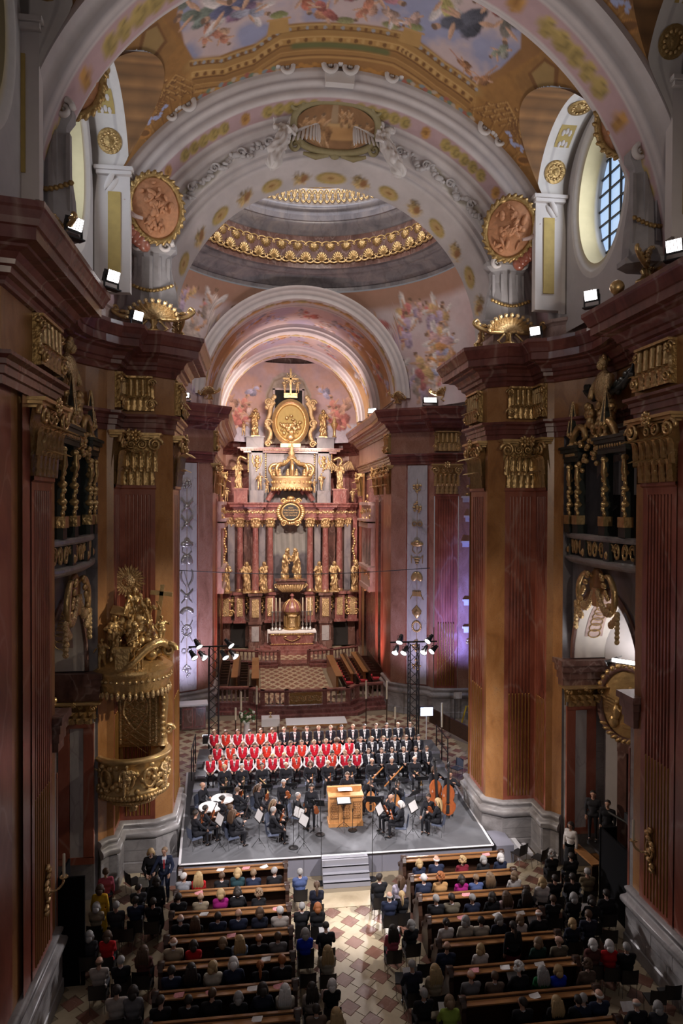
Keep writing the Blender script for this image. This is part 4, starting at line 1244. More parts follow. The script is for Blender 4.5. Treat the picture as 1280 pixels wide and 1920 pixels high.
# nearer transverse arch (only its flanks are in view)
NEARP = dens([(15.98,7.5),(15.95,7.30),(15.7,7.24),(15.6,7.08),(15.5,7.04),(14.35,7.04),(14.25,7.08),(14.15,7.24),(13.9,7.30),(13.87,7.5)],0.07)
def near_paint(x,s):
 p = Paint(x,s,WHT); p.c *= (0.86 + 0.24 * fnoise(x * 1.2,s * 2))[...,None]
 lines(p,[0.42,2.02],0.06,GRY,0.7); band_gold(p,0.80,1.66,0.46); lines(p,[0.68,1.78],0.05,GRY,0.6)
 return p.c
rev_ring('near_arch',NEARP,160,near_paint,CEIL,flip=True)
# white scroll volutes along the rim of the crossing arch
VOLW = volute_mb(0.19,1.6,0.065,0.05).mesh('rim_volute','stucco','all')
for u,sc,fl in ((-0.27,1.6,1),(0.27,1.6,-1),(-1.6,1.4,-1),(1.6,1.4,1),(-4.75,1.5,-1),(4.8,1.5,1),(-5.3,1.0,1),(5.35,1.0,-1)):
 a = PI / 2 - u / 7.4; q = 7.40
 place('rim_volute',VOLW,CEIL,(q * math.cos(a),19.74,ZS + q * math.sin(a)),(0,PI / 2 - a,0),(sc * fl,1.4,sc))
kb = MB().box((0,19.95,ZS + 7.1),(0.85,0.24,0.34),0,0,1.05); obj('keystone',kb,'stucco',CEIL)

for sg in (-1,1):
 g = MB(); rr = random.Random(17 + sg)
 for k in range(64):
  a = math.radians(28 + 0.72 * k); q = 6.02 + 0.10 * math.sin(k * 0.62) + rr.uniform(-0.08,0.08); b = PI / 2 - sg * (PI / 2 - a)
  g.ell((q * math.cos(b),21.10 + rr.uniform(-0.06,0.02),ZS + q * math.sin(b)),(rr.uniform(0.06,0.14),0.07,rr.uniform(0.05,0.11)),7,5)
 for k in range(5):
  a = math.radians(34 + 9 * k); b = PI / 2 - sg * (PI / 2 - a); g.join(volute_mb(0.16,1.4,0.04,0.03),Matrix.Translation((6.05 * math.cos(b),21.02,ZS + 6.05 * math.sin(b))))
 obj('stucco_garland',g,'stucco2',CEIL,True)['kind'] = 'stuff'
# lunettes with windows
for s,LY in ((-1,17.65),(1,17.65),(-1,11.9),(1,11.9)):
 main = LY > 15
 LUN = struct('ceiling_lunette_' + ('right' if s > 0 else 'left') + ('' if main else '_near'))
 ts = np.linspace(-0.55,PI + 0.55,60)
 # inner rib (soffit) with gilt panels
 xs = np.linspace(5.65,7.0,24)
 cy = LY + LR * np.cos(ts); cz = LZ + LR * np.sin(ts)
 low = ts < 0; cy = np.where(ts < 0,LY + LR,cy); cz = np.where(ts < 0,LZ + ts * 6.0,cz)
 hi = ts > PI; cy = np.where(hi,LY - LR,cy); cz = np.where(hi,LZ - (ts - PI) * 6.0,cz)
 xi = np.clip(np.sqrt(np.maximum(R0 ** 2 - np.maximum(cz - ZS,0) ** 2,16.0)) - 0.12,4.0,6.75)
 cv = np.zeros((60,6,3)); xo = np.maximum(xi,6.02); cv[...,0] = (xi[:,None] + (xo - xi)[:,None] * np.linspace(0,1,6)[None]) * s; cv[...,1] = cy[:,None]; cv[...,2] = cz[:,None]
 co = obj('lunette_cove',MB().grid(cv,flip=s < 0),'fresco',LUN,True); xx,yy = np.meshgrid(np.arange(6) * 0.2,np.arange(60) * 0.16); pc = Paint(xx,yy,(0.21,0.10,0.034)); pc.c *= (0.65 + 0.6 * fnoise(xx * 3,yy * 2))[...,None]; pc.c[::3] *= 0.72; pc.c[1::6] *= 1.35; setcol(co.data,pc.c.reshape(-1,3))
 P = np.zeros((60,24,3)); P[...,0] = (xo[:,None] + (7.02 - xo[:,None]) * np.linspace(0,1,24)[None]) * s; P[...,1] = cy[:,None]; P[...,2] = cz[:,None]
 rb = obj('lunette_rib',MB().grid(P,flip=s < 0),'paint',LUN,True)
 arcl = np.concatenate([[0],np.cumsum(np.hypot(np.diff(cy),np.diff(cz)))])
 Xg,Yg = np.meshgrid(xs - 5.65,arcl)
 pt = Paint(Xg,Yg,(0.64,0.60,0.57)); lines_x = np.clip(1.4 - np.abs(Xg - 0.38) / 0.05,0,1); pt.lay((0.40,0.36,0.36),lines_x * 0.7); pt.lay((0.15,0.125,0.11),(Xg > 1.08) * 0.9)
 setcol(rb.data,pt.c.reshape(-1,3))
 # gilt panels and rosettes on the rib
 def at(k):
  i = np.interp(k,arcl,np.arange(60)); i0 = int(i)
  return np.interp(k,arcl,cy),np.interp(k,arcl,cz),math.atan2(np.interp(k + 0.05,arcl,cz) - np.interp(k - 0.05,arcl,cz),np.interp(k + 0.05,arcl,cy) - np.interp(k - 0.05,arcl,cy))
 tot = arcl[-1]
 for j,k in enumerate(np.arange(1.3,tot - 1.0,0.98)):
  y,z,an = at(k)
  if z < 20.5: continue
  xm = (float(np.interp(k,arcl,xo)) + 7.02) / 2 - 0.02; Rm = Matrix.Translation((xm * s,y,z)) @ Matrix.Rotation(an,4,'X')
  mb = MB()
  if j % 2 == 0: mb.box((0,0,0.012),(0.46,0.74,0.03))
  else: mb.lathe([(0.30,-0.01),(0.33,0.03),(0.24,0.05),(0.16,0.03),(0.08,0.06),(0.0,0.08)],20)
  o = obj('rib_panel' if j % 2 == 0 else 'rib_rosette',mb,'yellow' if j % 2 == 0 else 'golddk',LUN,True); o.matrix_world = Rm
  mb = MB()
  if j % 2 == 0:
   for q in (-0.22,0.12):
    for e in (-0.1,0,0.1): mb.ell((e,q + 0.05 - abs(e) * 0.5,0.04),(0.055,0.10,0.03),6,4)
   mm = 'stucco'
  else:
   for e in range(12): mb.ell((0.2 * math.cos(e * PI / 6),0.2 * math.sin(e * PI / 6),0.05),(0.05,0.05,0.03),6,4)
   mm = 'gold'
  o = obj('rib_ornament',mb,mm,LUN,True); o.matrix_world = Rm
 # pier strip and impost under the rib
 xc_ = 6.42 if main else 7.1
 q = MB().box((xc_ * s,LY + LR + 0.12,18.6),(0.85,0.25,3.3)); q.box((xc_ * s,LY + LR + 0.06,20.25),(0.95,0.4,0.10)); q.box((xc_ * s,LY + LR + 0.04,20.36),(1.05,0.46,0.10))
 obj('rib_pier',q,'stucco',LUN)
 q = MB().box((xc_ * s,LY + LR - 0.02,18.6),(0.34,0.05,2.3)); obj('pier_panel',q,'yellow',LUN)
 # lunette wall with an oval window in a splayed reveal
 wy,wz,ry,rz = LY + 0.1,19.7,1.32,1.95
 nn = 48; an = np.linspace(0,2 * PI,nn + 1)
 rings = [(7.0,1.0),(7.0,0.92),(7.06,0.90),(7.10,0.82),(7.55,0.80),(7.6,0.78),(7.75,0.77)]
 P = np.zeros((nn + 1,len(rings),3))
 for j,(x,k) in enumerate(rings):
  P[:,j,0] = x * s; P[:,j,1] = wy + ry * 1.18 * k * np.cos(an); P[:,j,2] = wz + rz * 1.18 * k * np.sin(an)
 rv = obj('window_reveal',MB().grid(P,flip=s > 0),'paint',LUN,True)
 cc = np.zeros((nn + 1,len(rings),3)); cc[:,:3] = (0.60,0.57,0.55); cc[:,3:5] = (0.50,0.42,0.24); cc[:,5:] = (0.50,0.48,0.46)
 setcol(rv.data,cc.reshape(-1,3))
 lw = MB(); sq = []
 for a in an:
  c,d = math.cos(a),math.sin(a); m = max(abs(c),abs(d)); sq.append((wy + 2.6 * c / m,wz + 3.4 * d / m))
 lw.add([(7.0 * s,wy + ry * 1.18 * math.cos(a),wz + rz * 1.18 * math.sin(a)) for a in an] + [(7.02 * s,y,z) for y,z in sq],[((i,i + 1,i + nn + 2,i + nn + 1) if s > 0 else (i + nn + 1,i + nn + 2,i + 1,i)) for i in range(nn)])
 obj('lunette_wall',lw,'stucco2',LUN)
 for k in range(5):
  g = MB(); a = PI * 0.70 + k * 0.16 * PI
  c = Vector((7.28 * s,wy + ry * 0.92 * math.cos(a),wz + rz * 0.92 * math.sin(a)))
  for e in range(7): g.ell(c + Vector((0.05 * s * (e % 2),0.05 * math.sin(e * 2),0.09 * (e - 3))),(0.05,0.06,0.08),6,4)
  obj('reveal_ornament',g,'golddk',LUN,True)
 if not main:
  continue
 # window: panes and glazing bars
 Wn = struct('window_1' if s > 0 else 'window_2')
 k = 0.77 * 1.18
 cols = 4; rows = 8
 for i in range(cols):
  for j in range(rows):
   y0 = wy - ry * k + 2 * ry * k * i / cols; y1 = wy - ry * k + 2 * ry * k * (i + 1) / cols
   z0 = wz - rz * k + 2 * rz * k * j / rows; z1 = wz - rz * k + 2 * rz * k * (j + 1) / rows
   pts = [(y0,z0),(y1,z0),(y1,z1),(y0,z1)]
   cl = []
   for y,z in pts:
    dy,dz = (y - wy) / (ry * k),(z - wz) / (rz * k); r = math.hypot(dy,dz)
    if r > 1: dy /= r; dz /= r
    cl.append((wy + dy * ry * k,wz + dz * rz * k))
   if (cl[1][0] - cl[0][0]) * 1 < 0.02 and (cl[2][0] - cl[3][0]) < 0.02: continue
   obj('pane',MB().add([(7.74 * s,y,z) for y,z in cl],[(0,1,2,3)]),'glasspane',Wn)
 for i in range(1,cols):
  y = wy - ry * k + 2 * ry * k * i / cols; hz = rz * k * math.sqrt(max(0,1 - ((y - wy) / (ry * k)) ** 2))
  obj('glazing_bar',MB().box((7.71 * s,y,wz),(0.05,0.05,2 * hz)),'black',Wn)
 for j in range(1,rows):
  z = wz - rz * k + 2 * rz * k * j / rows; hy = ry * k * math.sqrt(max(0,1 - ((z - wz) / (rz * k)) ** 2))
  obj('glazing_bar',MB().box((7.71 * s,wy,z),(0.05,2 * hy,0.05)),'black',Wn)
 # volute consoles of grey stucco that carry the medallions
 for (px_,py,zb,hh,w_) in ((5.55,20.85,16.7,2.5,0.95),(6.9,15.1,16.7,3.3,0.75)):
  g = MB()
  g.lathe([(1.0,0),(1.0,0.12),(0.86,0.2),(0.80,hh * 0.25),(0.60,hh * 0.55),(0.62,hh * 0.70),(0.80,hh * 0.76),(0.80,hh * 0.82),(0.52,hh * 0.86),(0.42,hh),(0.0,hh * 1.04)],8,(px_ * s,py,zb),0,PI / 8,2 * PI + PI / 8,w_,0.5)
  for e in range(5): g.box(((px_ - 0.48 + 0.24 * e) * s,py - 0.32 + 0.10 * abs(e - 2),zb + hh * 0.40),(0.10,0.2,hh * 0.5),0,0,0.8)
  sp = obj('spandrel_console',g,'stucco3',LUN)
  for e in (-0.42,0.42):
   place('rim_volute',VOLW,sp,((px_ + e) * s,py - 0.36,zb + hh * 0.78),(0,0,0),(1.1 if e < 0 else -1.1,1.6,1.1))
  g = MB()
  for e in range(13): g.ell(((px_ - 0.6 + 0.1 * e) * s,py - 0.42,zb + hh * 0.30 - 0.16 * math.sin(e / 12 * PI)),(0.07,0.05,0.06),6,4)
  obj('garland',g,'golddk',sp,True)

# ------------------------------------------------------------------ crossing: pendentives, drum, dome
DC = ceil_dome = struct('ceiling_dome')
PC = Vector((0,28.0,17.2)); PR = 8.5
def pend_paint(x,z,s):
 p = Paint(x,z,(0.50,0.37,0.37)); p.c *= (0.70 + 0.5 * fnoise(x * 0.9 + s,z * 0.9))[...,None]
 p.lay((0.52,0.44,0.45),np.clip((fnoise(x * 0.8 + 4 + s,z * 0.8) - 0.42) * 4,0,1) * 0.8)
 p.lay((0.30,0.15,0.085),np.clip((z - 20.9) / 0.4,0,1) * 0.85)
 F = p.figure
 rs = random.Random(4 + s)
 pal = [(0.50,0.24,0.09),(0.48,0.30,0.30),(0.36,0.36,0.50),(0.46,0.16,0.15),(0.56,0.46,0.42),(0.36,0.28,0.24),(0.52,0.34,0.16),(0.40,0.30,0.40)]
 for i in range(34):
  zz = rs.uniform(16.9,21.2); xx = rs.uniform(-3.0,3.0) * (zz - 15.2) / 5.5
  F(xx,zz,rs.uniform(1.0,1.7),rs.uniform(-1.1,1.1),rs.choice(pal),rs.choice(pal),wing=(0.56,0.50,0.48) if i % 3 == 0 else None)
 return p.c
for qd,(a0,a1) in enumerate(((0.0,PI / 2),(PI / 2,PI))):
 n = 120; m = 110
 az = np.linspace(a0 - 0.02,a1 + 0.02,n); tt = np.linspace(0,1,m)
 zt = PC.z + math.sqrt(PR ** 2 - 7.02 ** 2)
 A,T = np.meshgrid(az,tt,indexing='ij')
 rc = np.minimum(6.78 / np.maximum(np.abs(np.sin(A)),1e-3),8.45 / np.maximum(np.abs(np.cos(A)),1e-3))
 zb = np.where(rc < PR,PC.z + np.sqrt(np.maximum(PR ** 2 - rc ** 2,0)),PC.z - 1.2)
 zb = np.minimum(zb,zt); Z = zb + (zt - zb) * T
 Rr = np.sqrt(np.maximum(PR ** 2 - np.maximum(Z - PC.z,0) ** 2,0)); Rr = np.minimum(Rr,8.5)
 P = np.stack([PC.x + Rr * np.cos(A),PC.y + Rr * np.sin(A),Z],-1)
 o = obj('pendentive',MB().grid(P,flip=False),'fresco',DC,True)
 setcol(o.data,pend_paint((A - (a0 + a1) / 2) * 7.5,Z,qd).reshape(-1,3))
def half_lathe(prof,n=96,a0=-0.15,a1=PI + 0.15): return MB().lathe(prof,n,(0,28.0,0),0,a0,a1)
obj('drum_ring',half_lathe([(7.1,22.1),(7.1,22.28),(7.0,22.30),(6.95,22.42),(6.75,22.46),(6.65,22.6),(6.3,22.66),(6.25,22.72),(6.0,22.74),(5.95,22.86),(5.80,22.88)]),'drumgrey',DC,True)
fz = obj('drum_frieze',half_lathe([(5.80,22.86),(5.80,24.5)]),'brown',DC,True)
obj('drum_cornice',half_lathe([(5.80,24.46),(5.72,24.5),(5.68,24.62),(5.5,24.68),(5.45,24.8),(5.3,24.85),(5.28,24.98),(5.2,25.0),(5.18,25.25),(5.3,25.3),(5.32,25.5),(5.22,25.55),(5.22,25.75),(5.26,25.8),(5.9,25.82)]),'drumgrey',DC,True)
obj('drum_wall',half_lathe([(5.95,25.8),(5.95,31.5),(4.5,35.0),(2.0,37.0),(0.0,37.4)]),'stucco',DC,True)
rl = MB()
rl.tube([(5.62 * math.cos(a),28 + 5.62 * math.sin(a),26.85) for a in np.linspace(0.1,PI - 0.1,60)],0.06,6);
rail = obj('drum_railing',rl,'goldsat',DC,True)
sc = MB().tube([(0.16 * math.cos(t) * (1 - 0.06 * t),0,0.36 * math.sin(t) * (1 - 0.06 * t)) for t in np.linspace(0,9.5,26)],0.03,5)
for k in range(4): sc.ell((0.10 * math.cos(k * PI / 2),0,0.2 * math.sin(k * PI / 2)),(0.07,0.03,0.07),6,4)
SCR = sc.mesh('railing_scroll','gold','all')
for k,a in enumerate(np.linspace(0.55,PI - 0.55,40)):
 place('railing_scroll',SCR,rail,(5.62 * math.cos(a),28 + 5.62 * math.sin(a),26.36),(0,0,a + PI / 2),(1.1 * (-1) ** k,1,1.15))
def shell_mb():
 mb = MB()
 for k in range(9):
  a = PI * (k / 8); mb.tube([(0,0,0),(0.30 * math.cos(a),-0.10,0.10 + 0.34 * math.sin(a))],[0.03,0.06],5)
 for s in (-1,1): mb.tube([(0,0,-0.02),(s * 0.22,-0.04,-0.10),(s * 0.42,-0.04,-0.03),(s * 0.52,-0.04,0.10),(s * 0.44,-0.04,0.14)],[0.05,0.05,0.05,0.035,0.02],6)
 return mb
SHELL = shell_mb().mesh('shell_ornament','gold','all')
for k,a in enumerate(np.linspace(0.30,PI - 0.30,19)):
 place('shell_ornament',SHELL,fz,(5.74 * math.cos(a),28 + 5.74 * math.sin(a),23.2),(0,0,a - PI / 2),0.95)
 b = a + 0.07
 place('shell_ornament',SHELL,fz,(5.74 * math.cos(b),28 + 5.74 * math.sin(b),24.1),(0,PI,b + PI / 2),(0.9,0.9,0.9))

# ------------------------------------------------------------------ presbytery vault
PV = struct('ceiling_presbytery')
def p_arch(x,s):
 p = Paint(x,s,(0.60,0.54,0.53)); p.c *= (0.86 + 0.24 * fnoise(x * 1.5,s * 2))[...,None]
 tot = s.max()
 for k in range(-9,10):
  p.ell(k * 0.85,tot * 0.62,0.34,0.17,(0.50,0.30,0.12) if k % 2 else (0.46,0.36,0.16),0,0.3,0.4,1,0.8); p.ell(k * 0.85 + 0.42,tot * 0.62,0.10,0.12,(0.42,0.24,0.10),0,0.4)
 lines(p,[tot * 0.12,tot * 0.3,tot * 0.9],0.06,GRY,0.7)
 return p.c
def p_vault(seed):
 def fn(x,s):
  p = Paint(x,s,(0.42,0.24,0.11)); p.c *= (0.7 + 0.5 * fnoise(x * 1.2,s * 1.5 + seed))[...,None]
  n1 = fnoise(x * 0.9 + seed,s * 0.9 + 3)
  w = np.clip(1.6 - np.abs(x) / 2.6,0,1); p.lay((0.44,0.38,0.48),w); p.lay((0.58,0.46,0.44),w * np.clip((n1 - 0.4) * 5,0,1))
  rs = random.Random(seed)
  pal = [(0.48,0.26,0.10),(0.46,0.16,0.13),(0.36,0.36,0.50),(0.56,0.46,0.42),(0.36,0.34,0.36)]
  for i in range(22): p.figure(rs.uniform(-7,7),rs.uniform(0.3,s.max() - 0.3),rs.uniform(1.0,1.7),rs.uniform(-1.2,1.2),rs.choice(pal),rs.choice(pal),wing=(0.55,0.5,0.5) if i % 3 == 0 else None)
  return p.c
 return fn
rev_ring('far_crossing_arch',dens([(34.35,5.62),(34.35,5.55),(34.45,5.45),(34.5,5.3),(34.6,5.25),(34.6,5.02),(34.75,4.95),(35.5,4.85)]),160,p_arch,PV,xc=-0.1)
rev_ring('presbytery_vault',dens([(35.5,4.95),(39.2,4.95)],0.12),170,p_vault(3),PV,xc=-0.1)
rev_ring('presbytery_arch',dens([(39.2,5.0),(39.2,4.75),(39.35,4.7),(39.35,4.55),(39.5,4.5),(40.2,4.45),(40.2,5.0)]),150,p_arch,PV,xc=-0.1)
rev_ring('presbytery_vault',dens([(40.2,4.9),(44.4,4.9)],0.12),170,p_vault(8),PV,xc=-0.1)
rev_ring('presbytery_arch',dens([(44.4,5.0),(44.4,4.7),(44.55,4.65),(44.55,4.5),(45.3,4.45),(45.3,5.0)]),150,p_arch,PV,xc=-0.1)
rev_ring('presbytery_vault',dens([(45.3,4.9),(48.2,4.9)],0.12),150,p_vault(21),PV,xc=-0.1)
# apse end wall, painted, with a dark window behind the altar's cross
xa = np.linspace(-5.2,5.2,190); za = np.linspace(15.6,21.8,130)
XA,ZA = np.meshgrid(xa,za,indexing='ij')
PA = np.stack([XA,51.9 - (XA / 5.2) ** 2 * 2.6,ZA],-1)
ap = obj('apse_wall',MB().grid(PA,flip=True),'fresco',PV,True)
p = Paint(XA,ZA,(0.46,0.31,0.30)); p.c *= (0.7 + 0.55 * fnoise(XA * 0.8,ZA * 0.8))[...,None]
p.lay((0.52,0.30,0.22),np.clip((fnoise(XA * 0.7 + 9,ZA * 0.7) - 0.5) * 5,0,1) * 0.7)
for s in (-1,1):
 p.poly([(s * 1.9,15.5),(s * 5.4,15.5),(s * 5.4,16.9),(s * 3.2,17.1),(s * 1.9,16.8)],(0.42,0.38,0.42),0.2,0.5)
 for a,b,h,r,c in ((3.4,18.4,1.3,0.3,(0.46,0.20,0.15)),(2.9,17.7,1.3,-0.2,(0.50,0.36,0.32)),(3.9,17.6,1.4,0.5,(0.44,0.16,0.13)),(4.3,18.6,1.1,-0.4,(0.48,0.28,0.20)),(2.6,19.6,1.0,0.9,(0.40,0.36,0.46)),(3.4,17.2,1.1,0.9,(0.40,0.14,0.12))):
  p.figure(s * a,b,h * 1.3,s * r,c)
p.poly([(-1.75,15),(-1.75,19.4),(-1.2,20.6),(-0.5,21.1),(0.5,21.1),(1.2,20.6),(1.75,19.4),(1.75,15)],(0.40,0.31,0.25),0.05,0.4)
p.line([(-1.6,15),(-1.6,19.3),(-1.1,20.4),(0,20.95),(1.1,20.4),(1.6,19.3),(1.6,15)],0.12,(0.30,0.22,0.15))
setcol(ap.data,p.c.reshape(-1,3))
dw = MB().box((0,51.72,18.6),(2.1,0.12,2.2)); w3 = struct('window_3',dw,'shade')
fr_ = MB()
for sx in (-1,1): fr_.box((sx * 1.12,51.66,18.6),(0.16,0.2,2.4))
fr_.box((0,51.66,19.78),(2.4,0.2,0.16)); obj('frame',fr_,'pink',w3)
# ------------------------------------------------------------------ galleries over the chapel arches, ornaments, lamps on the cornices
SCRG = SCR
def gallery(s):
 side = 'right' if s > 0 else 'left'
 path = [(7.25,19.45),(7.0,19.2),(6.86,18.6),(6.80,17.9),(6.78,17.3),(6.82,16.6),(6.90,15.9),(7.05,15.4),(7.25,15.2)]
 t = thing('gallery_balustrade',f'curved gallery balustrade of pierced gilt scrollwork above the {side} chapel arch','balustrade')
 def sw(nm,prof,mat):
  mb = MB().sweep(path,prof,flip=True)
  if s < 0: mb.mirror()
  return obj(nm,mb,mat,t)
 sw('top_rail',[(-0.10,10.00),(0.08,10.00),(0.12,10.05),(0.12,10.12),(0.08,10.16),(-0.10,10.16)],'grey')
 sw('bottom_rail',[(-0.10,9.28),(0.02,9.28),(0.10,9.34),(0.14,9.40),(0.14,9.46),(0.05,9.50),(-0.10,9.50)],'grey')
 n = 17
 for i in range(n):
  k = (i + 0.5) / n * (len(path) - 1); j = int(k); f = k - j
  x = path[j][0] * (1 - f) + path[j + 1][0] * f; y = path[j][1] * (1 - f) + path[j + 1][1] * f
  rz = math.atan2(path[j + 1][1] - path[j][1],(path[j + 1][0] - path[j][0]) * s)
  if i % 4 == 2:
   mb = MB().box((0,0,0),(0.26,0.16,0.5),0,0); o = place('post',mb.mesh('post','darkgreen'),t,(x * s,y,9.75),(0,0,rz))
   g = MB()
   for e in (-1,1): g.join(volute_mb(0.12,1.5,0.04,0.03),Matrix.Translation((e * 0.1,0.0,0.10)))
   g.ell((0,0,-0.1),(0.09,0.14,0.14),8,5)
   place('post_ornament',g.mesh('post_ornament','gold','all'),o)
  else:
   place('scroll_panel',SCRG,t,(x * s,y,9.75),(0,0,rz),(0.72 * (-1) ** i,1.0,0.68))
 # dark gilded posts with their own little entablatures, standing on the rail
 for (ya,yb,zt,nm) in ((18.95,18.45,12.25,'far'),(16.95,15.95,12.35,'near')):
  f = thing('gallery_post_pair',f'dark green gilded post pair at the {nm} end of the {side} gallery','post',(0,0,0))
  for y in (ya,yb):
   mb = MB().box((6.92 * s,y,(10.16 + zt) / 2),(0.22,0.24,zt - 10.16)); mb.box((6.92 * s,y,10.3),(0.30,0.32,0.28))
   po = obj('post',mb,'darkgreen',f)
   g = MB()
   g.box((6.84 * s,y - 0.06,10.55),(0.26,0.30,0.26))
   for k in range(12): g.ell((6.80 * s,y - 0.10 + 0.03 * math.sin(k * 2),10.75 + (zt - 10.9) * k / 11),(0.06 + 0.03 * (k % 3),0.05,0.09),6,4)
   g.tube([(6.8 * s,y - 0.12,zt - 0.75),(6.72 * s,y - 0.18,zt - 0.5),(6.74 * s,y - 0.16,zt - 0.2)],[0.03,0.07,0.05],6)
   obj('gilt_drop',g,'gold',po,True)
  e = MB()
  for k,(z,h,o) in enumerate(((zt + 0.06,0.12,0.0),(zt + 0.2,0.16,0.05),(zt + 0.33,0.10,0.16),(zt + 0.42,0.08,0.24))):
   e.box((6.92 * s,(ya + yb) / 2,z),(0.34 + o,abs(ya - yb) + 0.4 + o,h))
  obj('frame_entablature',e,'darkgreen',f)
  g = MB()
  for k in range(9): g.ell((6.72 * s,yb + (ya - yb) * k / 8,zt + 0.2),(0.03,0.05,0.05),6,4)
  obj('gilt_band',g,'gold',f,True)
  yo = ya - 0.05 if nm == 'far' else ya + 0.05
  ob = thing('obelisk',f'slim gilt-edged obelisk standing over the {nm} posts of the {side} gallery','obelisk',(6.9 * s,yo,zt + 0.46))
  m = MB().lathe([(0.16,0),(0.16,0.06),(0.07,0.12),(0.06,0.22),(0.14,0.28),(0.14,0.32)],10); obj('foot',m,'gold',ob,True)
  m = MB().box((0,0,0.83),(0.24,0.24,1.0),0,0,0.06); obj('shaft',m,'darkgreen',ob)
  g = MB()
  for sx in (-1,1):
   for sy in (-1,1): g.bar((sx * 0.12,sy * 0.12,0.33),(sx * 0.01,sy * 0.01,1.34),0.035,0.035)
  obj('gilt_edge',g,'goldfine',ob)
  g = MB()
  for k in range(8): g.ell((0.13 * math.cos(k * PI / 4),0.13 * math.sin(k * PI / 4),0.36),(0.06,0.06,0.07),6,4)
  obj('gilt_collar',g,'gold',ob,True)
 # broken-pediment scrolls between the posts
 f = thing('pediment_scroll',f'pair of gilt scrolls curling over the opening of the {side} gallery','scroll',(6.9 * s,17.7,12.5))
 for e in (-1,1):
  mb = MB().tube([(0,e * 1.3,0.2),(0,e * 1.1,0.55),(0,e * 0.8,0.75),(0,e * 0.5,0.65),(0,e * 0.42,0.42),(0,e * 0.58,0.34)],[0.08,0.10,0.10,0.09,0.07,0.04],8)
  for k in range(8): mb.ell((-0.05 * s,e * (0.5 + 0.1 * k),0.2 + 0.07 * math.sin(k * 2)),(0.08,0.10,0.10),6,4)
  obj('scroll',mb,'gold',f,True)
 g = MB(); rr = random.Random(6)
 for k in range(26): g.ell((-0.1 * s + rr.uniform(-0.1,0.1),rr.uniform(-0.55,0.55),rr.uniform(-0.55,0.35)),(0.08,0.10,0.08),6,4)
 obj('leaf_cluster',g,'gold',f,True)
 # cartouche over the arch crown
 c = thing('arch_cartouche',f'gilt scroll cartouche with swags over the crown of the {side} chapel arch','ornament',(7.0 * s,17.35,8.45))
 pl = MB().lathe([(0.0,-0.04),(0.5,-0.04),(0.5,0.0),(0.42,0.05),(0.0,0.07)],16,sx=0.9,sy=0.75)
 o = obj('plaque',pl,'orange',c,True); o.rotation_euler = (0,-PI / 2 * s,0); o.location = (-0.05 * s,0.15,0.35)
 for e in (-1,1):
  mb = MB().tube([(-0.12 * s,e * 0.25,0.55),(-0.14 * s,e * 0.62,0.62),(-0.16 * s,e * 0.92,0.35),(-0.16 * s,e * 0.98,-0.05),(-0.15 * s,e * 0.82,-0.35),(-0.14 * s,e * 0.6,-0.38),(-0.14 * s,e * 0.55,-0.2)],[0.04,0.07,0.085,0.085,0.07,0.05,0.03],8)
  for k in range(10): mb.ell((-0.2 * s,e * (0.35 + 0.06 * k),0.62 - 0.10 * k + 0.05 * math.sin(k * 2.5)),(0.06,0.09,0.08),8,5)
  obj('scroll',mb,'gold',c,True)
  sw_ = MB()
  for k in range(18):
   q = k / 17; sw_.ell((-0.16 * s,e * (0.1 + 1.0 * q),0.15 - 0.55 * math.sin(q * PI) * 0.9 - 0.55 * q * (q > 0.7)),(0.08,0.09,0.11 + 0.02 * (k % 2)),8,5)
  for k in range(7): sw_.ell((-0.16 * s,e * 1.12,-0.3 - 0.12 * k),(0.08,0.09 - 0.008 * k,0.08),6,4)
  obj('swag',sw_,'goldfine',c,True)
 k = MB().box((-0.1 * s,0,0.0),(0.2,0.24,0.5),0,0,1.2); obj('keystone',k,'goldsat',c)

for s in (-1,1): gallery(s)

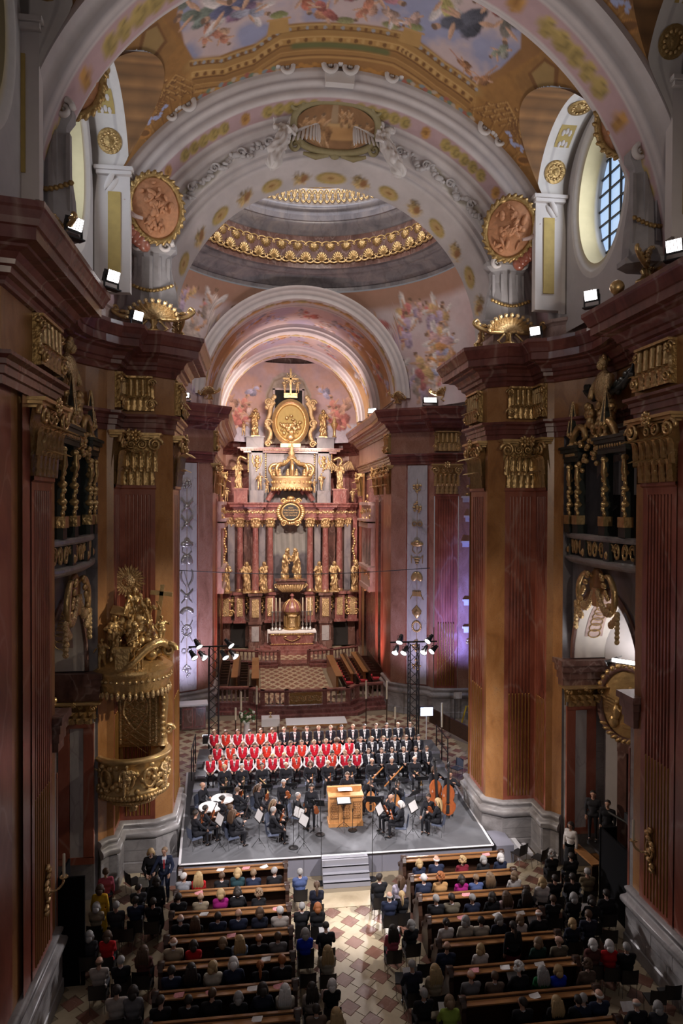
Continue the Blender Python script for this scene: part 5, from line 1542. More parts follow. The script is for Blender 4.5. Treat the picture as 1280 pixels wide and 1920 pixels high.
# gilt half-figure with dark leafy wings against the frieze
def bust(s):
 side = 'right' if s > 0 else 'left'
 t = thing('gilt_bust',f'gilt half-figure between dark leafy wings below the {side} cornice','statue',(7.15 * s,17.55,12.9))
 mb = MB()
 mb.lathe([(0.12,0.9),(0.30,1.05),(0.36,1.35),(0.33,1.6),(0.22,1.75),(0.10,1.82),(0.09,1.9)],12,(0,0,0),0,0,2 * PI,0.7,1.0)
 mb.ell((-0.03 * s,0,2.05),(0.15,0.15,0.20),10,8); mb.ell((-0.12 * s,0,1.97),(0.12,0.1,0.14),8,6)
 for e in (-1,1): mb.tube([(0,e * 0.3,1.62),(-0.12 * s,e * 0.42,1.35),(-0.22 * s,e * 0.38,1.1)],[0.12,0.10,0.07],8)
 obj('torso',mb,'goldfine',t,True)
 h = MB()
 for k in range(14): h.ell((0.02 * s + 0.1 * math.cos(k),0.14 * math.sin(k * 1.7),2.12 + 0.08 * math.cos(k * 2)),(0.07,0.06,0.07),6,4)
 obj('hair',h,'gold',t,True)
 for e in (-1,1):
  w = MB()
  for k in range(9):
   q = k / 8; w.ell((0.05 * s,e * (0.4 + 0.85 * q),1.25 + 0.35 * q ** 2 + 0.12 * math.sin(k * 2.2)),(0.07,0.18,0.10),6,4,R=Matrix.Rotation(0.5 * e * (1 if k % 2 else -0.6),3,'X'))
  w.tube([(0.05 * s,e * 0.3,1.2),(0.05 * s,e * 0.8,1.25),(0.05 * s,e * 1.25,1.5),(0.05 * s,e * 1.35,1.75)],[0.10,0.10,0.07,0.03],6)
  obj('leafy_wing',w,'darkgreen',t,True)
 g = MB(); rr = random.Random(2)
 for k in range(30): g.ell((rr.uniform(-0.2,0.05) * s,rr.uniform(-0.75,0.75),rr.uniform(0.0,0.95)),(0.12,0.13,0.14),6,4)
 for e in (-1,1):
  g.ell((-0.12 * s,e * 0.55,0.75),0.13,8,6); g.ell((-0.1 * s,e * 0.5,0.45),(0.16,0.17,0.22),8,6)
  g.tube([(-0.1 * s,e * 0.5,0.5),(-0.2 * s,e * 0.75,0.3),(-0.2 * s,e * 0.8,0.05)],[0.09,0.08,0.05],6)
 obj('putti_cluster',g,'gold',t,True)
for s in (-1,1): bust(s)

# shell urns on the attic, medallions, cartouche
for s in (-1,1):
 side = 'right' if s > 0 else 'left'
 shell_urn('shell_urn',f'large gilt shell urn on the {side} cornice at the crossing arch',(5.45 * s,20.35,16.0),PI,1.15)
 shell_urn('shell_urn',f'small gilt shell urn on the {side} crossing pier turned towards the dome',(4.75 * s,21.4,16.0),PI + s * 1.3,0.85)
 shell_urn('shell_urn',f'gilt shell urn on the {side} cornice at the near arch',(6.75 * s,15.0,16.3),PI + 0.75 * s,0.95)
 shell_urn('shell_urn',f'gilt shell urn on the {side} cornice beyond the dome',(7.1 * s,33.0,16.2),PI,0.9)
 shell_urn('shell_urn',f'gilt shell urn on the {side} corner of the presbytery arch',(4.75 * s,34.1,16.2),PI + s * 0.7,0.75)
 for (x,y,z,tl,w,wh) in ((5.35,20.05,19.55,'crossing',0.72,0.86),(6.55,15.3,20.6,'near',0.72,1.0)):
  t = thing('medallion',f'oval terracotta relief in a leafy frame on the {side} springing of the {tl} arch','medallion',(x * s,y,z),0.25 * s if tl == 'near' else 0.1 * s)
  t.rotation_euler = (0.30,0.25 * s if tl == 'near' else 0.12 * s,-0.30 * s)
  m = MB(); n = 26
  P = np.zeros((n + 1,9,3))
  for i in range(n + 1):
   a = 2 * PI * i / n
   for j in range(9): P[i,j] = (math.cos(a) * w * j / 8,-0.16 * (1 - (j / 8) ** 2),math.sin(a) * wh * j / 8)
  m.grid(P)
  rr = random.Random(int(x * 100) + s)
  for k in range(38):
   a = rr.uniform(0,2 * PI); q = rr.uniform(0.05,0.8)
   m.ell((math.cos(a) * w * q,-0.17 * (1 - q * q) - 0.02,math.sin(a) * wh * q),(rr.uniform(0.04,0.10),0.08,rr.uniform(0.06,0.18)),7,5,R=Matrix.Rotation(rr.uniform(-1,1),3,'Y'))
  obj('relief',m,'relief',t,True)
  fr_ = MB().tube([(math.cos(a) * w * 1.03,0,math.sin(a) * wh * 1.03) for a in np.linspace(0,2 * PI,30,endpoint=False)],0.09,6,closed=True)
  for k in range(28):
   a = 2 * PI * k / 28; fr_.ell((math.cos(a) * w * 1.08,-0.05,math.sin(a) * wh * 1.08),(0.11,0.05,0.06),6,4,R=Matrix.Rotation(-a + 0.7,3,'Y'))
  obj('leaf_frame',fr_,'golddk',t,True)
  # pale wing and drapery of the supporter beside the medallion
  wg = MB()
  for k in range(7):
   a = 2.0 + 0.16 * k; wg.ell((s * (w + 0.15 + 0.06 * k),0.05,-0.3 + 0.16 * k),(0.30,0.05,0.09),8,4,R=Matrix.Rotation(s * (0.3 + 0.12 * k),3,'Y'))
  obj('wing',wg,'stucco',t,True)
  ft = MB()
  ft.ell((s * (w + 0.15),-0.05,0.1),(0.13,0.13,0.16),8,6); ft.ell((s * (w + 0.2),0.0,-0.25),(0.2,0.18,0.3),8,6); ft.tube([(s * (w + 0.2),-0.05,-0.05),(s * (w - 0.1),-0.16,-0.25),(s * (w - 0.3),-0.2,-0.3)],[0.09,0.07,0.05],6)
  obj('supporter',ft,'pink',t,True)
  dr_ = MB()
  for k in range(5): dr_.ell((s * (w + 0.1 - 0.1 * k),0.0,-0.6 - 0.1 * k),(0.22,0.12,0.18),8,5,R=Matrix.Rotation(k,3,'Y'))
  obj('drapery',dr_,'red',t,True)

t = thing('arch_cartouche','oval painted cartouche in an olive scroll frame at the crown of the crossing arch','cartouche',(0.0,20.95,ZS + 6.22))
t.rotation_euler = (0.55,0,0); t.location.z -= 0.05; t.location.y -= 0.12
X,Z = np.meshgrid(np.linspace(-1.25,1.25,70),np.linspace(-0.62,0.62,40),indexing='ij')
k = np.sqrt(np.maximum(0,1 - 0.5 * (Z / 0.62) ** 2)); k2 = np.sqrt(np.maximum(0,1 - 0.5 * (X / 1.25) ** 2))
o = obj('painted_scene',MB().grid(np.stack([X * k,-0.05 + 0 * X,Z * k2],-1)),'fresco',t,True)
p = Paint(X,Z,(0.26,0.13,0.055)); p.c *= (0.7 + 0.6 * fnoise(X * 3,Z * 3))[...,None]
p.poly([(-0.2,-0.35),(0.6,-0.35),(0.6,0.05),(-0.2,0.05)],(0.46,0.25,0.10),0.05); p.poly([(-0.3,0.02),(0.7,0.02),(0.7,0.12),(-0.3,0.12)],(0.52,0.32,0.14),0.04)
p.poly([(-0.18,0.1),(0.05,0.1),(0.05,0.6),(-0.18,0.6)],(0.36,0.24,0.14),0.04)
for a,b,h in ((-0.95,-0.05,0.75),(-0.7,-0.08,0.8),(-0.42,-0.05,0.9),(0.2,0.3,0.5),(0.45,0.3,0.5),(0.75,-0.2,0.7),(1.0,-0.1,0.7)): p.figure(a,b,h,0.1,(0.40,0.22,0.10),(0.28,0.14,0.06),(0.50,0.30,0.16))
setcol(o.data,p.c.reshape(-1,3))
fr_ = MB().tube([(1.32 * math.copysign(abs(math.cos(a)) ** 0.8,math.cos(a)),-0.04,0.70 * math.copysign(abs(math.sin(a)) ** 0.8,math.sin(a))) for a in np.linspace(0,2 * PI,40,endpoint=False)],0.11,8,closed=True)
for sx in (-1,1):
 for sz in (-1,1): fr_.join(volute_mb(0.22,1.6,0.08,0.05),Matrix.Translation((sx * 1.25,-0.1,sz * 0.55)))
 fr_.tube([(sx * 0.2,-0.08,-0.78),(sx * 0.6,-0.1,-0.84),(sx * 1.0,-0.1,-0.76)],[0.05,0.10,0.05],7)
fr_.ell((0,-0.08,-0.80),(0.16,0.08,0.10),8,5)
obj('scroll_frame',fr_,plain('olive_stucco',(0.27,0.22,0.11),0.6,vary=0.2),t,True)

# flood lamps on the cornices, throwing their light on the vaults
FL = [('left',-6.2,14.5,16.45,0.35,1),('left',-5.8,16.2,15.96,-0.4,2),('left',-5.8,19.5,15.96,-0.3,3),('right',5.95,16.0,15.96,0.3,4),('right',6.0,19.5,15.96,0.3,5),('right',6.4,13.3,16.2,0.3,6)]
FLT = ['white-faced flood lamp on the left near cornice at its curve','small flood lamp on the corner of the left near cornice','flood lamp in front of the left shell urn','flood lamp on the corner of the right near cornice','flood lamp in front of the right shell urn','flood lamp under the right near shell urn']
for (sd,x,y,z,yw,i),lb in zip(FL,FLT):
 flood('flood_lamp',lb,(x,y,z),PI + (0.85 if x < 0 else -0.85),-0.35,w=0.34,power=(300 if i != 6 else 130),aim=(-x * 0.1,y + 1.2,23.0) ,size=0.25)
flood('flood_lamp','flood lamp on the right crossing cornice beyond the dome',(6.3,33.2,15.97),PI,0.2,w=0.7,power=420,aim=(3.0,30.5,22))
flood('flood_lamp','flood lamp on the left crossing cornice beyond the dome',(-6.0,33.6,15.97),PI,0.2,w=0.6,power=420,aim=(-3.0,30.5,22))
flood('flood_lamp','flood lamp on the right presbytery cornice by the gilt urn',(4.1,37.5,15.97),PI - 0.5,0.2,w=0.5)
flood('flood_lamp','flood lamp on the left presbytery cornice near the altar',(-4.1,38.5,15.97),PI + 0.5,0.2,w=0.5)
light('drum_fill','POINT',(0.0,27.0,24.0),800,(1.0,0.88,0.80),None,0.6)  # added fill that brightens the drum rings, no lamp hangs there
# gilt ball on the near right cornice
o = obj('gilt_ball',MB().ell((0,0,0.17),0.17,14,10).lathe([(0.09,0),(0.05,0.04)],10),'goldsat',None,True); o.location = (6.0,14.9,15.96)
tag(o,'polished gilt ball on the edge of the right near cornice','ball')
# ------------------------------------------------------------------ figures: one continuous body per pose, clothing and hair as children
def capsule_mb(mb,a,b,ra,rb,n=10):
 a = Vector(a); b = Vector(b); d = b - a; L = d.length
 if L < 1e-5: d = Vector((0,0,1)); L = 1e-5
 d = d / L; pts = []; rs = []
 for k in (0.05,0.35,0.7): pts.append(a - d * ra * math.cos(k * PI / 2)); rs.append(ra * math.sin(k * PI / 2))
 for k in np.linspace(0,1,3): pts.append(a.lerp(b,k)); rs.append(ra + (rb - ra) * k)
 for k in (0.7,0.35,0.05): pts.append(b + d * rb * math.cos(k * PI / 2)); rs.append(rb * math.sin(k * PI / 2))
 mb.tube(pts,rs,n)
def ik(S_,W,la,lb,pole):
 S_ = Vector(S_); W = Vector(W); d = W - S_; L = min(d.length,la + lb - 0.005)
 if d.length > L: W = S_ + d.normalized() * L
 d = (W - S_).normalized(); x = (la * la - lb * lb + L * L) / (2 * L); h = math.sqrt(max(0,la * la - x * x))
 p = Vector(pole); p = (p - d * p.dot(d)).normalized()
 return S_ + d * x + p * h,W

ARCH = {}
_todo = []
def human(name,sit=True,fem=False,lean=0.0,side=0.0,hyaw=0.0,hpitch=0.0,hands=None,robe=False,dress=False,child=False,feet=None,width=1.0,wide=0.0,nude=False,step=None,chest_yaw=0.0,fat=1.0):
 """queue a pose; facing +Y, sitting surface at z=0.45 or feet on z=0"""
 hz = 0.55 if sit else 0.95
 sw = (0.165 if fem else 0.19) * width; tl = 0.50
 if child: tl = 0.44
 up = Vector((math.sin(side),math.sin(lean) ,math.cos(lean) * math.cos(side))).normalized()
 pel = Vector((0,0,hz)); sh = pel + up * tl; nb = pel + up * (tl + 0.06); hd = nb + up * 0.165 + Vector((0,0.02 + 0.05 * math.sin(max(0,hpitch)),-0.02 * max(0,hpitch)))
 Rt = Vector((math.cos(chest_yaw),-math.sin(chest_yaw),0))
 C_ = []
 def cap(a,b,ra,rb,lab): C_.append((Vector(a),Vector(b),ra,rb,lab))
 w = 0.085 * (1.08 if fem else 1.0) * width
 cap(pel - Rt * w,pel + Rt * w,0.115 + wide,0.115 + wide,2)
 mid = pel + up * tl * 0.45
 cap(pel + up * 0.08,mid,0.125 + wide,(0.115 if fem else 0.125) + wide,1)
 cap(mid - Rt * 0.05,mid + Rt * 0.05,0.11 + wide,0.11 + wide,1)
 ch = pel + up * tl * 0.78
 cap(ch - Rt * 0.085 * width,ch + Rt * 0.085 * width,0.118 + wide * 0.6,0.118 + wide * 0.6,1)
 if fem: cap(ch + Vector((-0.07,0.075,-0.02)),ch + Vector((0.07,0.075,-0.02)),0.065,0.065,1)
 SL = sh - Rt * sw; SR = sh + Rt * sw
 cap(SL,SR,0.062,0.062,1)
 cap(nb - Vector((0,0,0.06)) - Rt * 0.07,nb - Vector((0,0,0.06)) + Rt * 0.07,0.055,0.055,1)
 cap(nb - Vector((0,0,0.04)),hd - Vector((0,0,0.08)),0.052 if not fem else 0.045,0.050 if not fem else 0.045,0)
 HM = Matrix.Translation(hd) @ Matrix.Rotation(hyaw,4,'Z') @ Matrix.Rotation(-hpitch,4,'X')
 hp = lambda x,y,z: HM @ Vector((x,y,z))
 cap(hp(0,-0.022,0.025),hp(0,0.022,0.03),0.093,0.088,0)
 cap(hp(0,0.03,-0.045),hp(0,0.045,-0.075),0.066,0.045,0)
 cap(hp(0,0.09,0.01),hp(0,0.108,-0.025),0.014,0.02,0)
 # arms
 if hands is None: hands = ((-0.07,0.30,hz + 0.12),(0.07,0.32,hz + 0.12)) if sit else ((-0.24,0.06,hz - 0.12),(0.24,0.06,hz - 0.12))
 HD = []
 for S0,W,sg in ((SL,hands[0],-1),(SR,hands[1],1)):
  E_,W_ = ik(S0,W,0.285,0.255,(sg * 0.7,-0.5,-0.6))
  al = 0 if nude else 4
  cap(S0,E_,0.056 * fat,0.045 * fat,al); cap(E_,W_,0.044 * fat,0.032 * fat,al)
  d = (W_ - E_).normalized()
  cap(W_,W_ + d * 0.07,0.030,0.036,0)
  HD.append((W_ + d * 0.06,d,sg))
 # legs
 for sg in (-1,1):
  hip = pel + Rt * sg * 0.095 + Vector((0,0.02,-0.02))
  if sit:
   kn = Vector((sg * 0.13,0.44,hz - 0.02)); an = Vector((sg * 0.13,0.42,0.09))
   if feet == 'wide': kn = Vector((sg * 0.26,0.40,hz - 0.03)); an = Vector((sg * 0.28,0.36,0.09))
   if feet == 'tuck': an = Vector((sg * 0.12,0.30,0.09))
  else:
   st_ = (step or 0) * sg
   kn = Vector((sg * 0.105,0.03 + st_ * 0.6,0.50)); an = Vector((sg * 0.11,-0.02 + st_,0.09))
  ll = 0 if nude else 2
  cap(hip,kn,0.086 * fat,0.060 * fat,ll); cap(kn,an,0.058 * fat,0.042 * fat,ll)
  cap(an + Vector((0,-0.03,-0.04)),an + Vector((0,0.14,-0.05)),0.042,0.036,0 if nude else 3)
 if dress:
  if sit:
   cap(pel + Vector((0,0.05,0)),Vector((0,0.43,hz - 0.03)),0.16,0.16,2); cap(Vector((-0.08,0.42,hz - 0.05)),Vector((-0.08,0.40,0.22)),0.12,0.13,2); cap(Vector((0.08,0.42,hz - 0.05)),Vector((0.08,0.40,0.22)),0.12,0.13,2)
  else: cap(pel,Vector((0,0,0.35)),0.16,0.24,2)
 if robe:
  cap(pel + up * 0.15,Vector((0,0.0,0.14)),0.15,0.23,5); cap(pel + Vector((0.05,0.05,-0.05)),Vector((0.12,0.14,0.45)),0.13,0.15,5)
  cap(SL + Vector((0.02,0,0)),pel + Vector((0.16,0.06,0.02)),0.10,0.13,5); cap(SR,pel + Vector((0.1,-0.05,-0.2)),0.09,0.12,5)
  for (W_,d,sg),S0 in zip(HD,(SL,SR)):
   cap(S0.lerp(W_,0.3),S0.lerp(W_,0.6) - Vector((0,0,0.16)),0.07,0.06,5)
 mb = MB()
 for a,b,ra,rb,lab in C_: capsule_mb(mb,a,b,ra,rb)
 me = bpy.data.meshes.new('tmp'); me.from_pydata(mb.v,[],mb.f)
 ob = bpy.data.objects.new('tmp',me); COL.objects.link(ob)
 md = ob.modifiers.new('r','REMESH'); md.mode = 'VOXEL'; md.voxel_size = 0.021
 md = ob.modifiers.new('s','SMOOTH'); md.factor = 0.5; md.iterations = 5
 _todo.append((name,ob,C_,HM,HD,dict(fem=fem,robe=robe,nude=nude,sit=sit,nb=nb,up=up,hd=hd,sh=sh)))

def sub_shell(V,N,F,keep,off,name,mat):
 ids = np.unique(F[keep]); mp = -np.ones(len(V),int); mp[ids] = np.arange(len(ids))
 vv = V[ids] + N[ids] * (off if np.isscalar(off) else off[ids][:,None])
 me = bpy.data.meshes.new(name); me.from_pydata(vv.tolist(),[],mp[F[keep]].tolist()); me.materials.append(M[mat])
 me.polygons.foreach_set('use_smooth',[True] * len(me.polygons)); me.update()
 return me

def finish_humans():
 dg = bpy.context.evaluated_depsgraph_get(); dg.update()
 for name,ob,caps,HM,HD,inf in _todo:
  me = bpy.data.meshes.new_from_object(ob.evaluated_get(dg))
  nV = len(me.vertices); V = np.zeros(nV * 3); me.vertices.foreach_get('co',V); V = V.reshape(-1,3)
  N = np.array([v.vector for v in me.vertex_normals]) if hasattr(me,'vertex_normals') else np.array([v.normal for v in me.vertices])
  F = np.array([list(p.vertices) if len(p.vertices) == 4 else list(p.vertices) + [p.vertices[-1]] for p in me.polygons])
  Fl = [list(p.vertices) for p in me.polygons]
  best = np.full(nV,1e9); lab = np.zeros(nV,int)
  for a,b,ra,rb,l in caps:
   a = np.array(a); d = np.array(b) - a; t = np.clip(((V - a) @ d) / max(d @ d,1e-9),0,1)
   dist = np.linalg.norm(V - a - t[:,None] * d,axis=1) - (ra + (rb - ra) * t)
   m = dist < best; best[m] = dist[m]; lab[m] = l
  if inf['robe']:
   ang = np.arctan2(V[:,1],V[:,0]); k = (lab == 5) | (lab == 1) | (lab == 2) | (lab == 4)
   fold = 0.026 * np.sin(ang * 7 + 3 * np.sin(V[:,2] * 5)) + 0.020 * np.sin(V[:,2] * 16 + ang * 3)
   V = V + N * (np.where(k,fold,0) * np.where(lab == 5,1,0.5))[:,None]
  Fq = F
  flab = lab[Fq]
  maj = lambda s: np.isin(flab,s).sum(1) >= 3
  # body mesh: skin, trousers, shoes + fingers, ears, eyes and mouth
  mb = MB(); mb.v = [tuple(v) for v in V.tolist()]; mb.f = [tuple(f) for f in Fl]
  fl = np.zeros(len(Fl),int)
  if not inf['nude'] and not inf['robe']:
   fl[maj([1,2,4])] = 1; fl[maj([3])] = 2
  mb.m = fl.tolist()
  for W_,d,sg in HD:
   x = d.cross(Vector((0,0,1)));
   if x.length < 0.1: x = Vector((1,0,0))
   x.normalize(); y = x.cross(d)
   for k in range(4):
    o = W_ + x * (0.026 - 0.0175 * k); q = d * (0.085 - 0.012 * abs(k - 1.4)); bend = Vector((0,0,-0.02))
    mb.tube([o,o + q * 0.45,o + q * 0.8 + bend * 0.6,o + q + bend * 1.5],[0.010,0.0095,0.009,0.007],5,0)
   o = W_ - d * 0.03 - x * (-0.028) * sg * -1; mb.tube([o,o + x * sg * -0.022 + d * 0.03,o + x * sg * -0.028 + d * 0.06],[0.011,0.0105,0.008],5,0)
  for sg in (-1,1):
   mb.ell(HM @ Vector((sg * 0.092,-0.005,0.0)),(0.012,0.022,0.032),6,4,0)
   mb.ell(HM @ Vector((sg * 0.036,0.092,0.018)),(0.015,0.012,0.008),6,4,3 if not inf['nude'] and not inf['robe'] else 0)
   mb.ell(HM @ Vector((sg * 0.036,0.094,0.036)),(0.022,0.010,0.005),6,4,3 if not inf['nude'] and not inf['robe'] else 0)
  mb.ell(HM @ Vector((0,0.098,-0.062)),(0.024,0.010,0.007),6,4,3 if not inf['nude'] and not inf['robe'] else 0)
  body = mb.mesh('person',['skin','trouser','shoe','eye'],'all')
  d = dict(body=body,HM=HM,inf=inf,V=V,HD=HD)
  if not inf['nude'] and not inf['robe']:
   fc = V[Fq].mean(1); nb = inf['nb']
   tor = maj([1]) | (maj([1,2]) & (fc[:,2] > (0.60 if inf['sit'] else 0.93))); arm = maj([4]) | (np.isin(flab,[1,4]).sum(1) >= 3) & ~maj([1])
   nbz = nb.z - 0.02
   vz = (nbz - fc[:,2]); cy = (inf['up'].y / inf['up'].z) * (fc[:,2] - 0.55)
   front = (fc[:,1] - cy) > 0.03
   V1 = front & (vz > -0.02) & (np.abs(fc[:,0]) < 0.075 - 0.17 * vz) & (vz < 0.42)
   V2 = front & (vz > -0.05) & (np.abs(fc[:,0]) < 0.062 - 0.25 * vz) & (vz < 0.25)
   d['top'] = sub_shell(V,N,Fq,tor | arm,0.014,'jacket','cloth')
   d['coat'] = sub_shell(V,N,Fq,(tor | arm) & ~V1,0.018,'jacket','cloth')
   d['shirtfront'] = sub_shell(V,N,Fq,V1 | (maj([0]) & (vz > -0.03) & (vz < 0.05)),0.008,'shirt','cloth')
   d['shirt'] = sub_shell(V,N,Fq,tor | arm,0.012,'shirt','cloth')
   d['vest'] = sub_shell(V,N,Fq,tor & ~V2 & ~(np.abs(fc[:,0]) > 0.20),0.03,'vest','cloth')
   d['skirt'] = sub_shell(V,N,Fq,maj([2]),0.014,'skirt','cloth')
  ARCH[name] = d
  bpy.data.objects.remove(ob)
 _todo.clear()

HAIR = {}
def hair_mesh(kind):
 mb = MB(); rr = random.Random(hash(kind) % 99)
 def cap_(c,r,zmin_front,zmin_back,nu=14,nv=9,jit=0.004):
  P = np.zeros((nv + 1,nu + 1,3))
  for j in range(nv + 1):
   for i in range(nu + 1):
    a = 2 * PI * i / nu; fr = 0.5 + 0.5 * math.sin(a)           # 1 at the face
    zlow = zmin_back + (zmin_front - zmin_back) * fr ** 1.5
    lat0 = math.asin(max(-1,min(1,zlow))); lat = lat0 + (PI / 2 - lat0) * j / nv
    q = 1 + rr.uniform(-jit,jit) * 6
    P[j,i] = (c[0] + r[0] * math.cos(lat) * math.cos(a) * q,c[1] + r[1] * math.cos(lat) * math.sin(a) * q,c[2] + r[2] * math.sin(lat) * q)
   P[j,nu] = P[j,0]
  mb.grid(P)
 if kind in ('short','boy'): cap_((0,-0.012,0.03),(0.104,0.122,0.108),0.66 if kind == 'short' else 0.56,-0.55)
 elif kind == 'balding':
  cap_((0,-0.018,0.012),(0.104,0.120,0.06),0.9,-0.9,jit=0.002)
  mb.v = [(x,y,min(z,0.045)) for x,y,z in mb.v]
 elif kind == 'bob':
  cap_((0,-0.016,0.02),(0.118,0.130,0.122),0.45,-0.95); mb.tube([(0,-0.07,0.02),(0,-0.085,-0.08),(0,-0.07,-0.13)],[0.085,0.10,0.07],10)
  for s in (-1,1): mb.tube([(s * 0.09,-0.01,0.03),(s * 0.105,-0.01,-0.05),(s * 0.095,0.0,-0.12)],[0.03,0.04,0.03],7)
 elif kind == 'long':
  cap_((0,-0.016,0.02),(0.114,0.128,0.120),0.45,-0.95)
  for k in range(7):
   x = (k - 3) * 0.034; mb.tube([(x * 0.9,-0.085,0.06),(x * 1.1,-0.125,-0.06),(x * 1.35,-0.13,-0.2),(x * 1.3 + 0.01 * math.sin(k * 5),-0.125,-0.34 - 0.03 * (k % 2))],[0.035,0.042,0.038,0.012],7)
  for s in (-1,1): mb.tube([(s * 0.095,-0.01,0.05),(s * 0.11,-0.03,-0.08),(s * 0.12,-0.06,-0.2)],[0.03,0.036,0.02],7)
 elif kind == 'curly':
  for k in range(60):
   a = rr.uniform(0,2 * PI); b = rr.uniform(-0.5,1.5); v = Vector((math.cos(b) * math.cos(a),math.cos(b) * math.sin(a),math.sin(b)))
   if v.y > 0.55 and v.z < 0.5: continue
   mb.ell((v.x * 0.112,v.y * 0.122 - 0.02,v.z * 0.115 + 0.03),0.042,6,5)
 elif kind == 'ponytail':
  cap_((0,-0.012,0.03),(0.104,0.122,0.108),0.45,-0.6); mb.ell((0,-0.135,0.05),0.035,7,5)
  mb.tube([(0,-0.14,0.05),(0,-0.18,-0.05),(0,-0.17,-0.2),(0,-0.16,-0.28)],[0.03,0.042,0.035,0.01],8)
 elif kind == 'bun':
  cap_((0,-0.012,0.03),(0.104,0.122,0.108),0.45,-0.6); mb.ell((0,-0.13,0.06),0.052,8,6)
 elif kind == 'afro':
  mb.ell((0,-0.02,0.06),(0.155,0.15,0.135),14,10)
 return mb.mesh('hair','hair','all')
for k in ('short','boy','balding','bob','long','curly','ponytail','bun','afro'): HAIR[k] = hair_mesh(k)
HC = dict(w=(0.62,0.60,0.58),g=(0.30,0.29,0.28),d=(0.025,0.018,0.014),b=(0.085,0.048,0.027),l=(0.42,0.29,0.14),r=(0.30,0.10,0.03),s=(0.20,0.13,0.075))

TIE = MB().box((0,0,0),(0.075,0.02,0.03));
TIE.add([(-0.05,0,0.022),(0,0.01,0.006),(0,0.01,-0.006),(-0.05,0,-0.022),(0.05,0,0.022),(0.05,0,-0.022)],[(0,3,2,1),(1,2,5,4)])
TIE = TIE.mesh('bow_tie','black')
LTIE = MB().box((0,0,0),(0.03,0.015,0.03)).box((0,0.004,-0.05),(0.028,0.012,0.08)).mesh('tie','black')
SKIN = [(0.55,0.32,0.23),(0.50,0.29,0.20),(0.58,0.36,0.27),(0.46,0.26,0.18)]
WHITE = (0.75,0.74,0.74)

PS = 0.82      # people and their furniture in the scale of this church
def person(arch,loc,rz,label,outfit='top',col=(0.03,0.03,0.04),hair='short',hc='b',group=None,skin=None,scale=1.0,skirt=None,lower=None):
 A = ARCH[arch]
 o = place('person',A['body'],None,loc,(0,0,rz),scale * PS)
 o['label'] = label; o['category'] = 'person'
 if group: o['group'] = group
 o.color = (*(skin or SKIN[len(label) % 4]),1)
 def ch(nm,me,c,mw=None):
  c_ = place(nm,me,o); c_.color = (*c,1)
  if mw is not None: c_.matrix_local = mw
  return c_
 if outfit == 'top': ch('top',A['top'],col)
 elif outfit == 'suit':
  ch('jacket',A['coat'],col); ch('shirt',A['shirtfront'],(0.62,0.62,0.66))
 elif outfit == 'tux':
  ch('jacket',A['coat'],(0.018,0.018,0.024)); ch('shirt',A['shirtfront'],WHITE)
  ch('bow_tie',TIE,(0,0,0),Matrix.Translation(A['inf']['nb'] + Vector((0,0.095,-0.055))) )
 elif outfit == 'vest':
  ch('shirt',A['shirt'],WHITE); ch('vest',A['vest'],col)
  ch('tie',LTIE,(0,0,0),Matrix.Translation(A['inf']['nb'] + Vector((0,0.115,-0.075))))
 if skirt is not None: ch('skirt',A['skirt'],skirt)
 if hair: ch('hair',HAIR[hair],HC[hc] if isinstance(hc,str) else hc,A['HM'].copy())
 return o

# poses
for fem,t in ((False,'m'),(True,'f')):
 human('sit_' + t,fem=fem,wide=0.01 if not fem else 0.0)
 human('sitL_' + t,fem=fem,hyaw=0.8,side=-0.03); human('sitR_' + t,fem=fem,hyaw=-0.8,side=0.03)
 human('read_' + t,fem=fem,hpitch=0.45,lean=0.08,hands=((-0.12,0.36,0.74),(0.12,0.36,0.74)))
 human('lean_' + t,fem=fem,lean=0.16,side=0.10,hyaw=-0.3)
 human('mus_' + t,fem=fem,hands=((-0.12,0.34,0.84),(0.20,0.36,0.66)),hyaw=0.15,hpitch=0.12)
 human('stand_' + t,sit=False,fem=fem,dress=fem)
human('play_m',hands=((-0.26,0.40,1.05),(0.24,0.36,0.95)),hyaw=0.3,hpitch=0.2,lean=0.05)
human('play_f',fem=True,hands=((-0.26,0.40,1.05),(0.24,0.36,0.95)),hyaw=0.3,hpitch=0.2,lean=0.05)
human('boy',child=True,width=0.96,fat=0.8,feet='tuck',hands=((-0.13,0.20,0.62),(0.13,0.21,0.62)),hpitch=0.12)
human('boybow',child=True,width=0.96,fat=0.8,feet='tuck',hands=((-0.13,0.20,0.62),(0.13,0.21,0.62)),hpitch=0.45,hyaw=0.15)
human('tux',feet='tuck',hands=((-0.06,0.24,0.68),(0.06,0.25,0.68)),hpitch=0.15)
human('cello',feet='wide',hands=((-0.10,0.30,1.12),(0.34,0.36,0.72)),hpitch=0.25,lean=0.08)
human('wind',hands=((-0.10,0.30,0.80),(0.12,0.28,0.70)),hpitch=0.05)
human('organ',sit=False,hands=((-0.34,0.36,1.02),(0.34,0.36,1.02)),lean=0.18,hpitch=0.3,hyaw=-0.25)
human('bass',sit=False,fem=True,hands=((-0.22,0.26,1.42),(0.22,0.34,1.0)),hyaw=0.3)
human('standviolin',sit=False,fem=True,hands=((-0.14,0.30,1.10),(0.24,0.12,0.86)),hpitch=0.1)
human('talk_m',sit=False,hands=((-0.20,0.22,1.02),(0.42,0.28,1.02)),hyaw=-0.3)
human('talk_f',sit=False,fem=True,dress=True,hands=((-0.12,0.30,1.12),(0.16,0.28,1.08)),hpitch=0.3,hyaw=-0.1)
